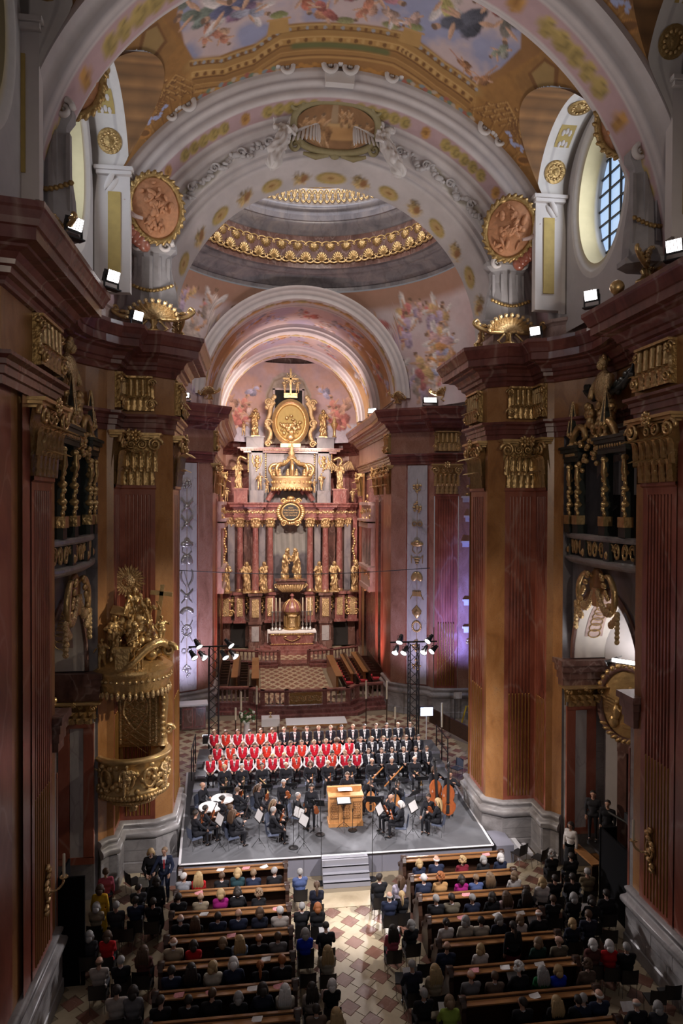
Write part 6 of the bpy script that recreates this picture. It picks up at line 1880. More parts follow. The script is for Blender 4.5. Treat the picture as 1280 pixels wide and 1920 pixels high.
# statues
human('saintA',sit=False,robe=True,hands=((-0.40,0.25,1.25),(0.16,0.26,1.12)),hyaw=0.4,step=0.06)
human('saintB',sit=False,robe=True,hands=((-0.14,0.28,1.20),(0.45,0.20,1.35)),hyaw=-0.5,side=0.06,step=-0.06)
human('saintC',sit=False,robe=True,hands=((-0.20,0.30,1.10),(0.20,0.25,1.35)),hpitch=0.2,side=-0.05)
human('saintD',sit=False,robe=True,hands=((-0.50,0.10,1.62),(0.30,0.25,1.05)),hyaw=0.6,side=-0.08,lean=0.1)
human('saintE',sit=False,robe=True,hands=((-0.35,0.40,1.05),(0.36,0.42,1.0)),lean=0.22,hpitch=0.2)
human('putto',sit=False,nude=True,child=True,width=1.1,wide=0.06,fat=1.55,hands=((-0.35,0.18,1.35),(0.35,0.22,1.05)),step=0.12,hpitch=0.1)
finish_humans()

def wing_mb():
 mb = MB(); arc = [Vector((0.9 * math.sin(q * 1.1),0.05 * q,0.62 * math.sin(q * 1.7))) for q in np.linspace(0,1,9)]
 mb.tube(arc,[0.06,0.065,0.065,0.06,0.055,0.05,0.045,0.035,0.02],7)
 for k in range(1,9):
  L = 0.34 + 0.055 * k; d = Vector((0.10 + 0.045 * k,0.05,-1)).normalized()
  mb.ell(arc[k] + d * L * 0.5,(0.055,0.02,L * 0.52),6,5,R=Matrix.Rotation(-math.atan2(d.x,-d.z),3,'Y'))
 return mb
WING = {}
def statue(name,arch,loc,rz,label,mat='gold',scale=1.15,wings=False,cat='statue',group=None,extra=None,hair='bob',tilt=None):
 key = (arch,mat)
 if key not in WING:
  me = ARCH[arch]['body'].copy()
  for i in range(len(me.materials)): me.materials[i] = M[mat]
  hm = HAIR[hair].copy(); hm.materials[0] = M[mat]
  wm = wing_mb().mesh('wing',mat,'all')
  WING[key] = (me,hm,wm)
 me,hm,wm = WING[key]
 o = place(name,me,None,loc,tilt or (0,0,rz),scale)
 o['label'] = label; o['category'] = cat
 if group: o['group'] = group
 h = place('hair',hm,o); h.matrix_local = ARCH[arch]['HM'].copy()
 if wings:
  z = ARCH[arch]['inf']['sh'].z
  for sg in (-1,1):
   w = place('wing',wm,o,(sg * 0.06,-0.14,z - 0.12)); w.scale = (sg * 0.9,1,0.9)
 b = place('plinth',STBASE[mat],o) if (cat == 'statue' and arch.startswith('saint')) else None
 if extra: extra(o)
 return o
STBASE = {m: MB().box((0,0.02,-0.03),(0.55,0.45,0.10)).mesh('plinth',m) for m in ('gold','goldfine','stucco')}
# ------------------------------------------------------------------ the high altar
AX,AY = 0.1,50.4
HA = thing('high_altar','towering high altar of red marble and gilding closing the presbytery','altar',(AX,AY,0.16))
def apart(name,mb,mat,parent=HA,smooth=False):
 """part of the altar given in world coordinates"""
 mb.v = [(x - AX,y - AY,z - 0.16) for x,y,z in mb.v]
 return obj(name,mb,mat,parent,smooth)
# podium with doors, pedestals and gilt panels
m = MB()
m.box((AX,AY + 1.0,2.2),(10.0,1.2,4.1)); m.box((AX,AY + 0.7,4.28),(10.1,1.6,0.22)); m.box((AX,AY + 0.75,2.15),(10.0,1.4,0.16))
apart('podium',m,'brown')
for sx in (-1,1):
 d = MB().box((AX + sx * 3.9,AY + 0.36,1.1),(1.1,0.12,1.9)); apart('doorway',d,'shade')
 for (x,w,y) in ((2.6,0.85,-0.75),(1.5,0.7,-0.15),(3.75,0.75,-0.1),(4.75,0.7,0.0)):
  z0 = 0.16 if x == 2.6 else 2.2
  m = MB().box((AX + sx * x,AY + y + 0.4,(z0 + 4.2) / 2),(w,1.0,4.2 - z0)); m.box((AX + sx * x,AY + y + 0.38,4.25),(w + 0.2,1.2,0.2)); m.box((AX + sx * x,AY + y + 0.38,2.15),(w + 0.16,1.14,0.18))
  if z0 < 1: m.box((AX + sx * x,AY + y + 0.38,0.45),(w + 0.14,1.1,0.6))
  pd = apart('pedestal',m,'rose' if z0 > 1 else 'brown')
  g = MB().box((AX + sx * x,AY + y - 0.12,3.25),(w * 0.6,0.06,1.35)); apart('gilt_panel',g,'goldfine',pd)
  if z0 < 1: g = MB().box((AX + sx * x,AY + y - 0.12,1.35),(w * 0.62,0.06,1.1)); apart('marble_panel',g,'lilac',pd)
 for x in (2.05,3.2,4.25):
  g = MB()
  for k in range(7): g.ell((AX + sx * x + 0.08 * math.sin(k * 2),AY + 0.2,3.75 - 0.16 * k),(0.16 - 0.012 * k,0.08,0.11),6,4)
  for e in (-1,1): g.join(volute_mb(0.13,1.4,0.05,0.02),Matrix.Translation((AX + sx * x + e * 0.12,AY + 0.2,3.85)))
  apart('gilt_drop',g,'gold',smooth=True)
 g = MB(); rr = random.Random(4)
 for k in range(26): g.ell((AX + sx * 4.7 + rr.uniform(-0.42,0.42),AY - 0.05,3.3 + rr.uniform(-0.6,0.6)),(0.13,0.08,0.12),6,4)
 for e in (-1,1): g.join(volute_mb(0.28,1.5,0.07,0.03),Matrix.Translation((AX + sx * 4.7 + e * 0.3,AY - 0.1,2.75)))
 apart('gilt_relief',g,'gold',smooth=True)
# columns with gilt capitals
CAPL = MB()
CAPL.lathe([(0.24,0),(0.25,0.1),(0.28,0.35),(0.36,0.6),(0.42,0.66),(0.42,0.74),(0.0,0.74)],12)
for r0,z0 in ((0.27,0.0),(0.30,0.26)):
 for k in range(8):
  a = 2 * PI * k / 8 + z0; CAPL.ell((r0 * math.cos(a),r0 * math.sin(a),z0 + 0.18),(0.09,0.07,0.17),6,4); CAPL.ell((r0 * 1.25 * math.cos(a),r0 * 1.25 * math.sin(a),z0 + 0.33),(0.07,0.07,0.05),6,4)
for k in range(4):
 a = PI / 4 + k * PI / 2; CAPL.ell((0.40 * math.cos(a),0.40 * math.sin(a),0.58),0.10,6,5)
CAPL = CAPL.mesh('capital','goldfine','all')
COLM = MB().lathe([(0.33,0),(0.33,0.10),(0.27,0.16),(0.29,0.22),(0.255,0.28),(0.25,2.0),(0.215,4.72),(0.235,4.76),(0.235,4.80)],18).mesh('column','rose',True)
COLB = MB().lathe([(0.34,0),(0.35,0.06),(0.30,0.10),(0.30,0.15),(0.27,0.2)],16).mesh('column_base','gold',True)
for sx in (-1,1):
 for x,y in ((2.6,-0.65),(1.5,0.05),(3.75,0.2)):
  c = place('column',COLM,HA,(sx * x,y,4.38 - 0.16))
  place('capital',CAPL,c,(0,0,4.80)); place('column_base',COLB,c)
 for x,y in ((2.1,0.62),(3.2,0.55),(4.4,0.6)):
  m = MB().box((AX + sx * x,AY + y,6.9),(0.5,0.3,5.0)); apart('back_pilaster',m,'drumgrey' if x != 3.2 else 'brown')
  place('capital',CAPL,HA,(sx * x,y - 0.02,9.02),scale=(0.9,0.5,1))
 m = MB().box((AX + sx * 4.95,AY + 0.3,7.3),(0.30,0.4,5.4)); apart('side_volute_pier',m,'rose')
 g = MB()
 for k in range(14): g.ell((AX + sx * (4.85 + 0.08 * math.sin(k)),AY + 0.05,6.6 + 0.19 * k),(0.10,0.08,0.11),6,4)
 g.join(volute_mb(0.25,1.5,0.08,0.05),Matrix.Translation((AX + sx * 4.85,AY + 0.1,5.9))); g.ell((AX + sx * 5.0,AY,6.55),(0.2,0.15,0.22),8,6)
 apart('side_garland',g,'gold',smooth=True)
m = MB().box((AX,AY + 1.15,7.0),(9.6,0.4,5.4)); apart('retable_wall',m,'brown')
# painted curtain in the middle
X,Z = np.meshgrid(np.linspace(-1.35,1.35,50),np.linspace(4.4,10.4,90),indexing='ij')
p = Paint(X,Z,(0.24,0.235,0.22)); fold = np.sin(X * 14 + np.sin(Z * 0.8) * 2) * 0.12 + np.sin(X * 33) * 0.06
p.c *= (1 + fold)[...,None]; p.lay((0.36,0.34,0.30),np.clip(1 - np.abs(X - 0.05) / 0.18,0,1) * np.clip((Z - 6.8) / 1.5,0,1) * 0.8); p.poly([(-1.4,4.3),(-1.4,7.0),(-0.9,7.2),(-0.3,6.8),(0.5,7.0),(1.0,7.3),(1.4,7.2),(1.4,4.3)],(0.10,0.09,0.10),0.3,0.6)
cur = MB().grid(np.stack([X + AX,AY + 0.86 + 0 * X,Z],-1)); o = apart('painted_curtain',cur,'fresco',smooth=True); setcol(o.data,p.c.reshape(-1,3))
# entablature following the columns
EPL = [(-5.1,0.55),(-4.2,0.45),(-4.2,-0.05),(-3.1,-0.15),(-3.1,-0.95),(-2.1,-0.95),(-2.0,-0.25),(-1.0,-0.25),(-1.0,0.3)]
for sx in (-1,1):
 pth = [(AX + x,AY + y) for x,y in EPL]
 def sw(nm,prof,mat):
  mb = MB().sweep(pth,prof,flip=True)
  if sx > 0: mb.v = [(2 * AX - x,y,z) for x,y,z in mb.v]; mb.f = [f[::-1] for f in mb.f]
  return apart(nm,mb,mat)
 sw('architrave',[(-0.6,9.76),(0.0,9.76),(0.0,9.95),(0.06,9.97),(0.06,10.1),(-0.05,10.12)],'rose')
 sw('frieze',[(0.0,10.12),(0.0,10.58)],'rose')
 sw('cornice',[(0.0,10.58),(0.1,10.6),(0.12,10.7),(0.3,10.72),(0.32,10.85),(0.42,10.98),(0.42,11.05),(-0.9,11.06)],'rose')
 g = MB()
 for (a,b) in zip(pth[:-1],pth[1:]):
  L = math.hypot(b[0] - a[0],b[1] - a[1]); k = max(1,int(L / 0.11))
  d,nn = seg_n(a,b)
  for i in range(k):
   t = (i + 0.5) / k * L
   for z,r in ((10.35,0.07),(10.66,0.05)): g.ell((a[0] + d.x * t + nn.x * 0.03,a[1] + d.y * t + nn.y * 0.03,z + 0.05 * math.sin(i * 2.4)),(r,0.04,r * (1.6 if z < 10.5 else 1)),5,4)
 if sx > 0: g.v = [(2 * AX - x,y,z) for x,y,z in g.v]; g.f = [f[::-1] for f in g.f]
 apart('gilt_frieze_ornament',g,'goldfine',smooth=True)
 # broken pediment scroll
 g = MB().tube([(AX + sx * 1.7,AY - 0.1,11.2),(AX + sx * 1.35,AY - 0.1,11.75),(AX + sx * 1.05,AY - 0.1,12.05),(AX + sx * 0.85,AY - 0.1,11.9),(AX + sx * 0.95,AY - 0.1,11.65)],[0.2,0.22,0.2,0.16,0.1],8); apart('pediment_scroll',g,'rose',smooth=True)
 m = MB().box((AX + sx * 3.7,AY + 0.1,11.55),(1.0,0.9,1.0)); m.box((AX + sx * 3.7,AY + 0.1,12.05),(1.15,1.0,0.12)); apart('statue_base',m,'rose')
 m = MB().box((AX + sx * 2.5,AY + 0.1,11.5),(1.0,0.9,0.9)); m.box((AX + sx * 2.5,AY + 0.35,13.5),(0.85,0.6,3.2)); apart('attic_pilaster',m,'drumgrey')
 g = MB()
 for k in range(10): g.ell((AX + sx * 2.5 + 0.06 * math.sin(k * 2),AY + 0.02,14.5 - 0.12 * k),(0.20 * math.cos((k - 3) * 0.22),0.07,0.09),6,4)
 for e in (-1,1): g.tube([(AX + sx * 2.5 + e * 0.28,AY + 0.02,14.6),(AX + sx * 2.5 + e * 0.36,AY,14.2),(AX + sx * 2.5 + e * 0.2,AY,13.7)],[0.05,0.06,0.03],6)
 apart('attic_ornament',g,'gold',smooth=True)
 g = MB()
 for k in range(12): g.ell((AX + sx * 1.85,AY + 0.25,14.7 - 0.17 * k),(0.07,0.05,0.08),5,4); g.ell((AX + sx * 3.15,AY + 0.25,14.7 - 0.12 * k),(0.06,0.05,0.08),5,4)
 apart('attic_strip',g,'gold',smooth=True)
 g = MB().tube([(AX + sx * 3.3,AY + 0.3,14.3),(AX + sx * 3.75,AY + 0.3,14.5),(AX + sx * 3.95,AY + 0.3,14.2),(AX + sx * 3.75,AY + 0.3,14.0)],[0.08,0.1,0.08,0.05],7); apart('attic_scroll',g,'gold',smooth=True)
m = MB().box((AX,AY + 0.75,12.9),(6.2,0.5,4.0)); apart('attic_wall',m,'drumgrey')
m = MB().box((AX,AY + 0.55,14.85),(7.0,1.0,0.12)); m.box((AX,AY + 0.5,15.0),(7.5,1.2,0.16)); m.box((AX,AY + 0.5,15.12),(7.9,1.4,0.08)); apart('attic_cornice',m,'rose')
g = MB()
for k in range(60): g.ell((AX - 3.7 + 7.4 * k / 59,AY - 0.12,14.98),0.045,5,4)
apart('attic_beading',g,'goldfine',smooth=True)
for sx in (-1,1):
 m = MB().box((AX + sx * 2.65,AY + 0.45,15.55),(1.3,0.7,0.8)); m.box((AX + sx * 2.65,AY + 0.45,15.98),(1.45,0.8,0.1)); apart('upper_pedestal',m,'drumgrey')
# inscription cartouche
g = MB()
for k in range(34):
 a = 2 * PI * k / 34; g.ell((AX + 0.92 * math.cos(a),AY - 0.55,10.35 + 0.85 * math.sin(a)),(0.17,0.08,0.15),6,4)
g.tube([(AX + 0.66 * math.cos(a),AY - 0.62,10.35 + 0.60 * math.sin(a)) for a in np.linspace(0,2 * PI,30,endpoint=False)],0.09,6,closed=True)
for e in (-1,1): g.join(volute_mb(0.25,1.5,0.08,0.05),Matrix.Translation((AX + e * 0.5,AY - 0.6,9.5))); g.join(volute_mb(0.22,1.5,0.08,0.05),Matrix.Translation((AX + e * 0.55,AY - 0.6,11.15)))
g.ell((AX,AY - 0.6,11.4),(0.3,0.1,0.16),8,5)
IC = apart('inscription_cartouche',g,'gold',smooth=True)
m = MB()
m.lathe([(0.0,0.02),(0.60,0.02),(0.60,-0.05)],28)
o = obj('black_plaque',m,'black',IC); o.matrix_local = Matrix.Translation((0,-0.66,10.35 - 0.16)) @ Matrix.Rotation(PI / 2,4,'X') @ Matrix.Diagonal((1,0.92,1,1))
for i,tx in enumerate(('NON','CORONABITUR','NISI LEGITIME','CERTAVERIT')):
 cu = bpy.data.curves.new('lettering','FONT'); cu.body = tx; cu.size = 0.17 if i else 0.15; cu.align_x = 'CENTER'; cu.extrude = 0.004
 tc_ = bpy.data.objects.new('tmp',cu); COL.objects.link(tc_); tm_ = bpy.data.meshes.new_from_object(tc_.evaluated_get(bpy.context.evaluated_depsgraph_get())); bpy.data.objects.remove(tc_); tm_.materials.clear(); tm_.materials.append(M['goldsat'])
 to = place('lettering',tm_,IC); to.location = (0,-0.70,10.35 - 0.16 + 0.27 - 0.19 * i); to.rotation_euler = (PI / 2,0,0)
# great gilt oval glory on the attic
n = 40
g = MB()
P = np.zeros((n + 1,7,3))
for i in range(n + 1):
 a = 2 * PI * i / n
 for j,(k,d) in enumerate(((1.0,0.0),(1.02,-0.16),(0.92,-0.24),(0.86,-0.14),(0.80,-0.12),(0.78,-0.2),(0.72,-0.05))):
  P[i,j] = (AX + 1.38 * k * math.cos(a),AY + 0.2 + d,17.1 + 1.72 * k * math.sin(a))
g.grid(P); GL = apart('oval_frame',g,'gold',smooth=True)
g = MB().lathe([(1.05,0.0),(1.05,0.03)],32); o = obj('oval_ground',g,'yellow',HA); o.matrix_local = Matrix.Translation((0,0.16,17.1 - 0.16)) @ Matrix.Rotation(PI / 2,4,'X') @ Matrix.Diagonal((1,1.22,1,1))
g = MB(); rr = random.Random(12)
for k in range(40):
 a = rr.uniform(PI,2 * PI) if k > 8 else rr.uniform(0,PI); q = rr.uniform(0.05,0.85)
 g.ell((AX + 0.95 * q * math.cos(a),AY + 0.02,16.95 + 1.1 * q * math.sin(a)),(rr.uniform(0.08,0.2),0.12,rr.uniform(0.08,0.2)),7,5)
g.ell((AX,AY - 0.05,15.95),(0.32,0.22,0.3),12,8)
apart('cloud_relief',g,'gold',GL,True)
for sx in (-1,1):
 g = MB().tube([(AX + sx * 1.2,AY + 0.1,18.6),(AX + sx * 1.5,AY + 0.1,18.2),(AX + sx * 1.55,AY + 0.1,17.7),(AX + sx * 1.72,AY + 0.1,17.2),(AX + sx * 1.78,AY + 0.1,16.8),(AX + sx * 1.5,AY + 0.1,16.4),(AX + sx * 1.55,AY + 0.1,15.9),(AX + sx * 1.9,AY + 0.1,15.4)],[0.14,0.2,0.16,0.18,0.2,0.15,0.18,0.12],8)
 for z,r in ((18.55,0.28),(17.0,0.30),(15.45,0.26)): g.join(volute_mb(r,1.6,0.09,0.06),Matrix.Translation((AX + sx * 1.68,AY - 0.05,z)))
 for k in range(7): g.ell((AX + sx * (1.2 + 0.1 * k),AY,19.0 - 0.14 * k),(0.14,0.08,0.2),6,4,R=Matrix.Rotation(sx * 0.5,3,'Y'))
 apart('frame_scroll',g,'goldfine',GL,True)
g = MB().box((AX,AY + 0.1,19.1),(1.0,0.3,0.35)); g.box((AX,AY + 0.1,15.35),(1.5,0.4,0.3)); apart('frame_crest',g,'gold',GL)
# cross with rays
g = MB().box((AX,AY,20.1),(0.13,0.1,2.0)); g.box((AX,AY,20.35),(1.15,0.1,0.13)); CR = apart('cross',g,'goldsat')
g = MB()
for k in range(16):
 a = 2 * PI * k / 16 + 0.2; L = 0.5 if k % 2 else 0.36
 g.bar((AX + 0.1 * math.cos(a),AY,20.35 + 0.1 * math.sin(a)),(AX + L * math.cos(a),AY,20.35 + L * math.sin(a)),0.03,0.03)
apart('ray',g,'gold',CR)['kind'] = 'stuff'
# sarcophagus carrying the central pair
g = MB().box((AX,AY - 0.55,5.3),(2.3,0.9,0.14)); g.box((AX,AY - 0.5,5.12),(2.05,0.8,0.25)); apart('sarcophagus_lid',g,'brown')
g = MB()
for k in range(11):
 x = (k - 5) * 0.19; g.tube([(AX + x,AY - 0.75,5.02),(AX + x * 0.92,AY - 0.85,4.7),(AX + x * 0.62,AY - 0.7,4.42)],[0.09,0.11,0.06],7)
for e in (-1,1): g.join(volute_mb(0.2,1.5,0.07,0.05),Matrix.Translation((AX + e * 1.05,AY - 0.7,4.85)))
apart('gadrooned_body',g,'goldfine',smooth=True)

# crown over the entablature
CW = thing('altar_diadem','huge gilt crown hanging over the altar entablature','crown',(AX + 0.05,AY - 0.75,12.0))
m = MB().lathe([(1.40,0.05),(1.46,0.3),(1.42,0.75),(1.55,0.85),(1.55,0.95),(1.42,1.0),(1.36,1.0),(1.36,0.1)],40,sy=0.6); obj('circlet',m,'goldfine',CW,True)
m = MB()
for k in range(26):
 a = 2 * PI * k / 26; m.ell((1.45 * math.cos(a),0.87 * math.sin(a),0.05),(0.13,0.10,0.16),6,4); m.ell((1.47 * math.cos(a),0.88 * math.sin(a),0.55),(0.07,0.06,0.12),6,4)
obj('fringe',m,'gold',CW,True)
m = MB()
for k in range(14):
 a = 2 * PI * k / 14
 for e in (0,0.16,0.32): m.ell((1.44 * math.cos(a),0.86 * math.sin(a),1.1 + e),(0.13 - e * 0.15,0.08,0.12),6,4)
obj('fleur_crest',m,'goldfine',CW,True)
for k in range(8):
 a = 2 * PI * k / 8
 m = MB().tube([(1.4 * math.cos(a),0.84 * math.sin(a),1.0),(1.62 * math.cos(a),0.95 * math.sin(a),1.5),(1.35 * math.cos(a),0.8 * math.sin(a),1.85),(0.75 * math.cos(a),0.45 * math.sin(a),1.9),(0.12 * math.cos(a),0.1 * math.sin(a),2.3)],[0.10,0.14,0.14,0.12,0.08],7)
 for e in range(6): m.ell(((1.55 - 0.25 * e) * math.cos(a),(0.92 - 0.15 * e) * math.sin(a),1.6 + 0.13 * e),0.09,6,4)
 obj('arch',m,'gold',CW,True)
m = MB().lathe([(0.30,2.25),(0.36,2.4),(0.2,2.55),(0.28,2.7),(0.16,2.9),(0.2,3.0),(0.08,3.2),(0.05,3.5),(0.0,3.55)],14); m.box((0,0,3.55),(0.34,0.06,0.06)); obj('orb_finial',m,'goldfine',CW,True)

# mensa, steps, tabernacle
HM_ = thing('altar_table','altar table with gilt gadrooned front and white cloth on brown steps','altar',(AX + 0.05,48.9,0.16))
for k,(w,d,z) in enumerate(((5.2,2.6,0.0),(4.6,2.2,0.17),(4.0,1.8,0.34))):
 m = MB(); c = 0.5; x,y = w / 2,d / 2
 m.prism([(-x,y),(-x,-y + c),(-x + c,-y),(x - c,-y),(x,-y + c),(x,y)],z,z + 0.17); obj('step',m,'rose',HM_)
m = MB().box((0,0,0.95),(2.9,0.9,0.9),0,0,1.12); m.box((0,0,1.46),(3.4,1.1,0.12)); obj('mensa',m,'rose',HM_)
m = MB()
for z,r in ((1.34,0.08),(0.62,0.06)):
 for k in range(26): m.ell((-1.5 + 3.0 * k / 25,-0.52 + 0.04 * (z < 1),z),(0.065,0.06,r),6,4)
for e in (-1,1): m.tube([(0,-0.54,0.85),(e * 0.3,-0.55,0.95),(e * 0.6,-0.56,1.15),(e * 0.4,-0.55,1.2)],0.035,6)
obj('gilt_moulding',m,'gold',HM_,True)
m = MB().box((0,0,1.53),(3.5,1.12,0.03));
for e in (-1,1): m.box((e * 1.75,0,1.15),(0.025,1.1,0.78))
m.box((0,-0.56,1.49),(3.5,0.02,0.09)); obj('altar_cloth',m,'white',HM_)
TB = thing('tabernacle','domed gilt and red tabernacle behind the altar candles','tabernacle',(AX + 0.1,49.45,1.7),scale=0.85)
m = MB().lathe([(0.75,0),(0.78,0.1),(0.62,0.2),(0.6,1.3),(0.75,1.4),(0.78,1.55),(0.62,1.62)],20); obj('drum',m,'golddk',TB,True)
m = MB().lathe([(0.80,1.55),(0.85,1.62),(0.78,1.9),(0.6,2.25),(0.35,2.5),(0.15,2.62),(0.12,2.8),(0.2,2.9),(0.1,3.05),(0.0,3.1)],20); obj('dome',m,'rose',TB,True)
m = MB()
for k in range(10):
 a = 2 * PI * k / 10
 m.tube([(0.82 * math.cos(a),0.82 * math.sin(a),1.6),(0.78 * math.cos(a),0.78 * math.sin(a),1.95),(0.58 * math.cos(a),0.58 * math.sin(a),2.3),(0.2 * math.cos(a),0.2 * math.sin(a),2.6)],0.05,6); m.ell((0.66 * math.cos(a),0.66 * math.sin(a),0.7),(0.08,0.08,0.55),6,5)
obj('gilt_rib',m,'gold',TB,True)
m = MB().box((0,-0.66,0.7),(0.42,0.06,0.8)); m.ell((0,-0.75,1.25),(0.42,0.1,0.13),10,5); obj('door',m,'goldfine',TB)
CSM = MB().lathe([(0.0,0),(0.15,0.0),(0.15,0.05),(0.06,0.14),(0.03,0.2),(0.07,0.3),(0.03,0.4),(0.025,0.75),(0.06,0.82),(0.03,0.9),(0.09,1.0),(0.09,1.03),(0.0,1.03)],12).mesh('candlestick','silver',True)
CDM = MB().lathe([(0.028,0),(0.028,0.72),(0.0,0.74)],8).mesh('candle','wax',True)
for i,(x,nm) in enumerate(((-1.40,'outermost candlestick left of the tabernacle'),(-1.14,'middle candlestick left of the tabernacle'),(-0.86,'innermost candlestick left of the tabernacle'),(0.82,'innermost candlestick right of the tabernacle'),(1.10,'middle candlestick right of the tabernacle'),(1.38,'outermost candlestick right of the tabernacle'))):
 c = place('candlestick',CSM,None,(AX + 0.05 + x,49.0 + 0.1 * (i % 2),1.705),scale=(1.3,1.3,1.35)); tag(c,'silver ' + nm,'candlestick','candlesticks on the high altar')
 place('candle',CDM,c,(0,0,1.02))
for x,z,lb in ((-0.02,4.15,'red bird-shaped ornament above the tabernacle dome'),):
 pass

# gilt statues of the altar
SY = AY - 0.45
for i,(x,a,rz,lb) in enumerate(((-4.72,'saintA',2.7,'gilt saint at the far left of the altar row'),(-3.2,'saintB',3.3,'gilt bearded saint between the two left outer columns'),(-1.98,'saintC',2.5,'gilt saint stepping beside the left inner column'),(2.1,'saintC',3.6,'gilt saint beside the right inner column'),(3.3,'saintA',3.0,'gilt saint holding a hand out between the right outer columns'),(4.85,'saintD',3.6,'gilt saint at the far right of the altar row with a raised arm'))):
 statue('gilt_statue',a,(x + AX,SY - 0.1,4.47),rz,lb,'goldfine',1.22,group='gilt saints in the altar row')
statue('gilt_statue','saintE',(AX - 0.42,AY - 0.6,5.40),-PI / 2 - 0.5,'gilt apostle on the left of the embracing central pair','goldfine',1.28)
statue('gilt_statue','saintE',(AX + 0.52,AY - 0.6,5.40),PI / 2 + 0.5,'gilt apostle on the right of the embracing central pair','goldfine',1.28)
statue('gilt_statue','saintB',(AX - 3.85,AY - 0.05,12.14),3.0,'gilt prophet with a staff left of the crown','goldfine',1.12)
statue('gilt_angel','saintC',(AX + 3.75,AY - 0.05,12.14),3.3,'winged gilt angel right of the crown','goldfine',1.10,wings=True)
statue('gilt_statue','saintC',(AX - 2.65,AY + 0.35,16.06),3.3,'gilt figure left of the oval glory','gold',1.15)
statue('gilt_statue','saintA',(AX + 2.5,AY + 0.35,16.06),3.0,'gilt figure right of the oval glory','gold',1.15)
for x,y,z,sc,rz,lb in ((-3.2 - 0.3,0.3,16.06,0.62,2.8,'small gilt putto beside the left figure at the oval glory'),(-0.45,-0.1,19.28,0.58,3.6,'gilt putto left of the crowning cross'),(0.5,-0.1,19.28,0.58,2.6,'gilt putto right of the crowning cross'),(-2.3,-0.45,12.0,0.72,2.6,'gilt putto holding the crown from the left'),(2.3,-0.45,12.0,0.72,3.7,'gilt putto holding the crown from the right'),(-1.75,-0.6,11.8,0.6,2.0,'gilt putto kneeling under the left edge of the crown'),(1.75,-0.6,11.8,0.6,4.2,'gilt putto kneeling under the right edge of the crown'),(-4.75,0.0,11.1,0.6,3.0,'gilt putto at the left end of the altar entablature'),(4.75,0.0,11.1,0.6,3.2,'gilt putto at the right end of the altar entablature')):
 statue('gilt_putto','putto',(AX + x,AY + y,z),rz,lb,'goldfine',sc,cat='statue',hair='short')
u = thing('gilt_urn','gilt urn beside the right figure at the oval glory','urn',(AX + 3.35,AY + 0.3,16.04))
obj('bowl',MB().lathe([(0.2,0),(0.1,0.15),(0.12,0.6),(0.28,0.9),(0.3,1.05),(0.22,1.1)],12),'gold',u,True); obj('flame',MB().lathe([(0.2,1.1),(0.16,1.3),(0.0,1.6)],8),'goldfine',u,True)

# white stucco angels beside the painted cartouche
for sx in (-1,1):
 statue('stucco_angel','saintB' if sx < 0 else 'saintD',(sx * 2.0,20.62,ZS + 4.75),0,f'white stucco angel {"left" if sx < 0 else "right"} of the painted cartouche','stucco',1.0,wings=True,tilt=(0.25,sx * 0.35,PI + sx * 0.3),cat='angel')

# ------------------------------------------------------------------ balustrades, stalls
BAL = MB().lathe([(0.07,0),(0.07,0.05),(0.035,0.10),(0.075,0.24),(0.05,0.38),(0.03,0.5),(0.055,0.56),(0.06,0.62)],8).mesh('baluster','pink',True)
def balustrade(label,path,z0,h=0.92,pitch=0.24,mat='rose',posts=True,skip=None,step=0):
 t = thing('balustrade',label,'balustrade',(path[0][0],path[0][1],z0)); ox,oy = path[0]
 P = [(x - ox,y - oy) for x,y in path]
 for k in range(step):
  e = 0.35 * (step - k); obj('step',MB().sweep(P,[(-0.3,-z0 + k * z0 / step),(0.16 + e,-z0 + k * z0 / step),(0.16 + e,-z0 + (k + 1) * z0 / step),(-0.3,-z0 + (k + 1) * z0 / step)],flip=True),mat,t)
 obj('base_rail',MB().sweep(P,[(-0.13,0),(0.13,0),(0.13,0.14),(0.09,0.18),(-0.09,0.18),(-0.13,0.14)],flip=True),mat,t)
 obj('top_rail',MB().sweep(P,[(-0.13,h - 0.12),(0.13,h - 0.12),(0.15,h - 0.06),(0.12,h),(-0.12,h),(-0.15,h - 0.06)],flip=True),mat,t)
 for i,(a,b) in enumerate(zip(P[:-1],P[1:])):
  L = math.hypot(b[0] - a[0],b[1] - a[1]); d = Vector((b[0] - a[0],b[1] - a[1])) / L
  obj('post',MB().box((a[0],a[1],h / 2),(0.24,0.24,h)),mat,t)
  if skip == i: continue
  k = max(1,int((L - 0.3) / pitch))
  for j in range(k):
   q = 0.2 + (L - 0.4) * (j + 0.5) / k; place('baluster',BAL,t,(a[0] + d.x * q,a[1] + d.y * q,0.18))
 obj('post',MB().box((P[-1][0],P[-1][1],h / 2),(0.24,0.24,h)),mat,t)
 return t,ox,oy
fb,ox,oy = balustrade('rose marble communion balustrade with a gilt centre panel before the choir',[(-4.75,35.9),(-2.7,35.7),(-2.1,35.0),(-0.85,34.9),(1.15,34.9),(2.4,35.0),(3.0,35.7),(4.75,35.9)],0.30,0.95,0.25,skip=3,step=2)
m = MB().box((0.15 - ox,34.9 - oy,0.48),(1.7,0.08,0.6)); gp = obj('gilt_panel',m,'golddk',fb)
m = MB(); rr = random.Random(1)
for k in range(8): m.join(volute_mb(0.17,1.6,0.045,0.02),Matrix.Translation((0.15 - ox - 0.7 + 0.2 * k,34.86 - oy,0.48)) @ Matrix.Rotation((k % 2) * PI,4,'Y'))
obj('scrollwork',m,'goldfine',gp,True)
balustrade('left rose marble balustrade before the altar steps',[(-4.4,45.2),(-2.4,44.6),(-0.95,44.4)],0.34,0.9,0.27,step=2)
balustrade('right rose marble balustrade before the altar steps',[(1.05,44.4),(2.6,44.6),(4.4,45.4)],0.34,0.9,0.27,step=2)
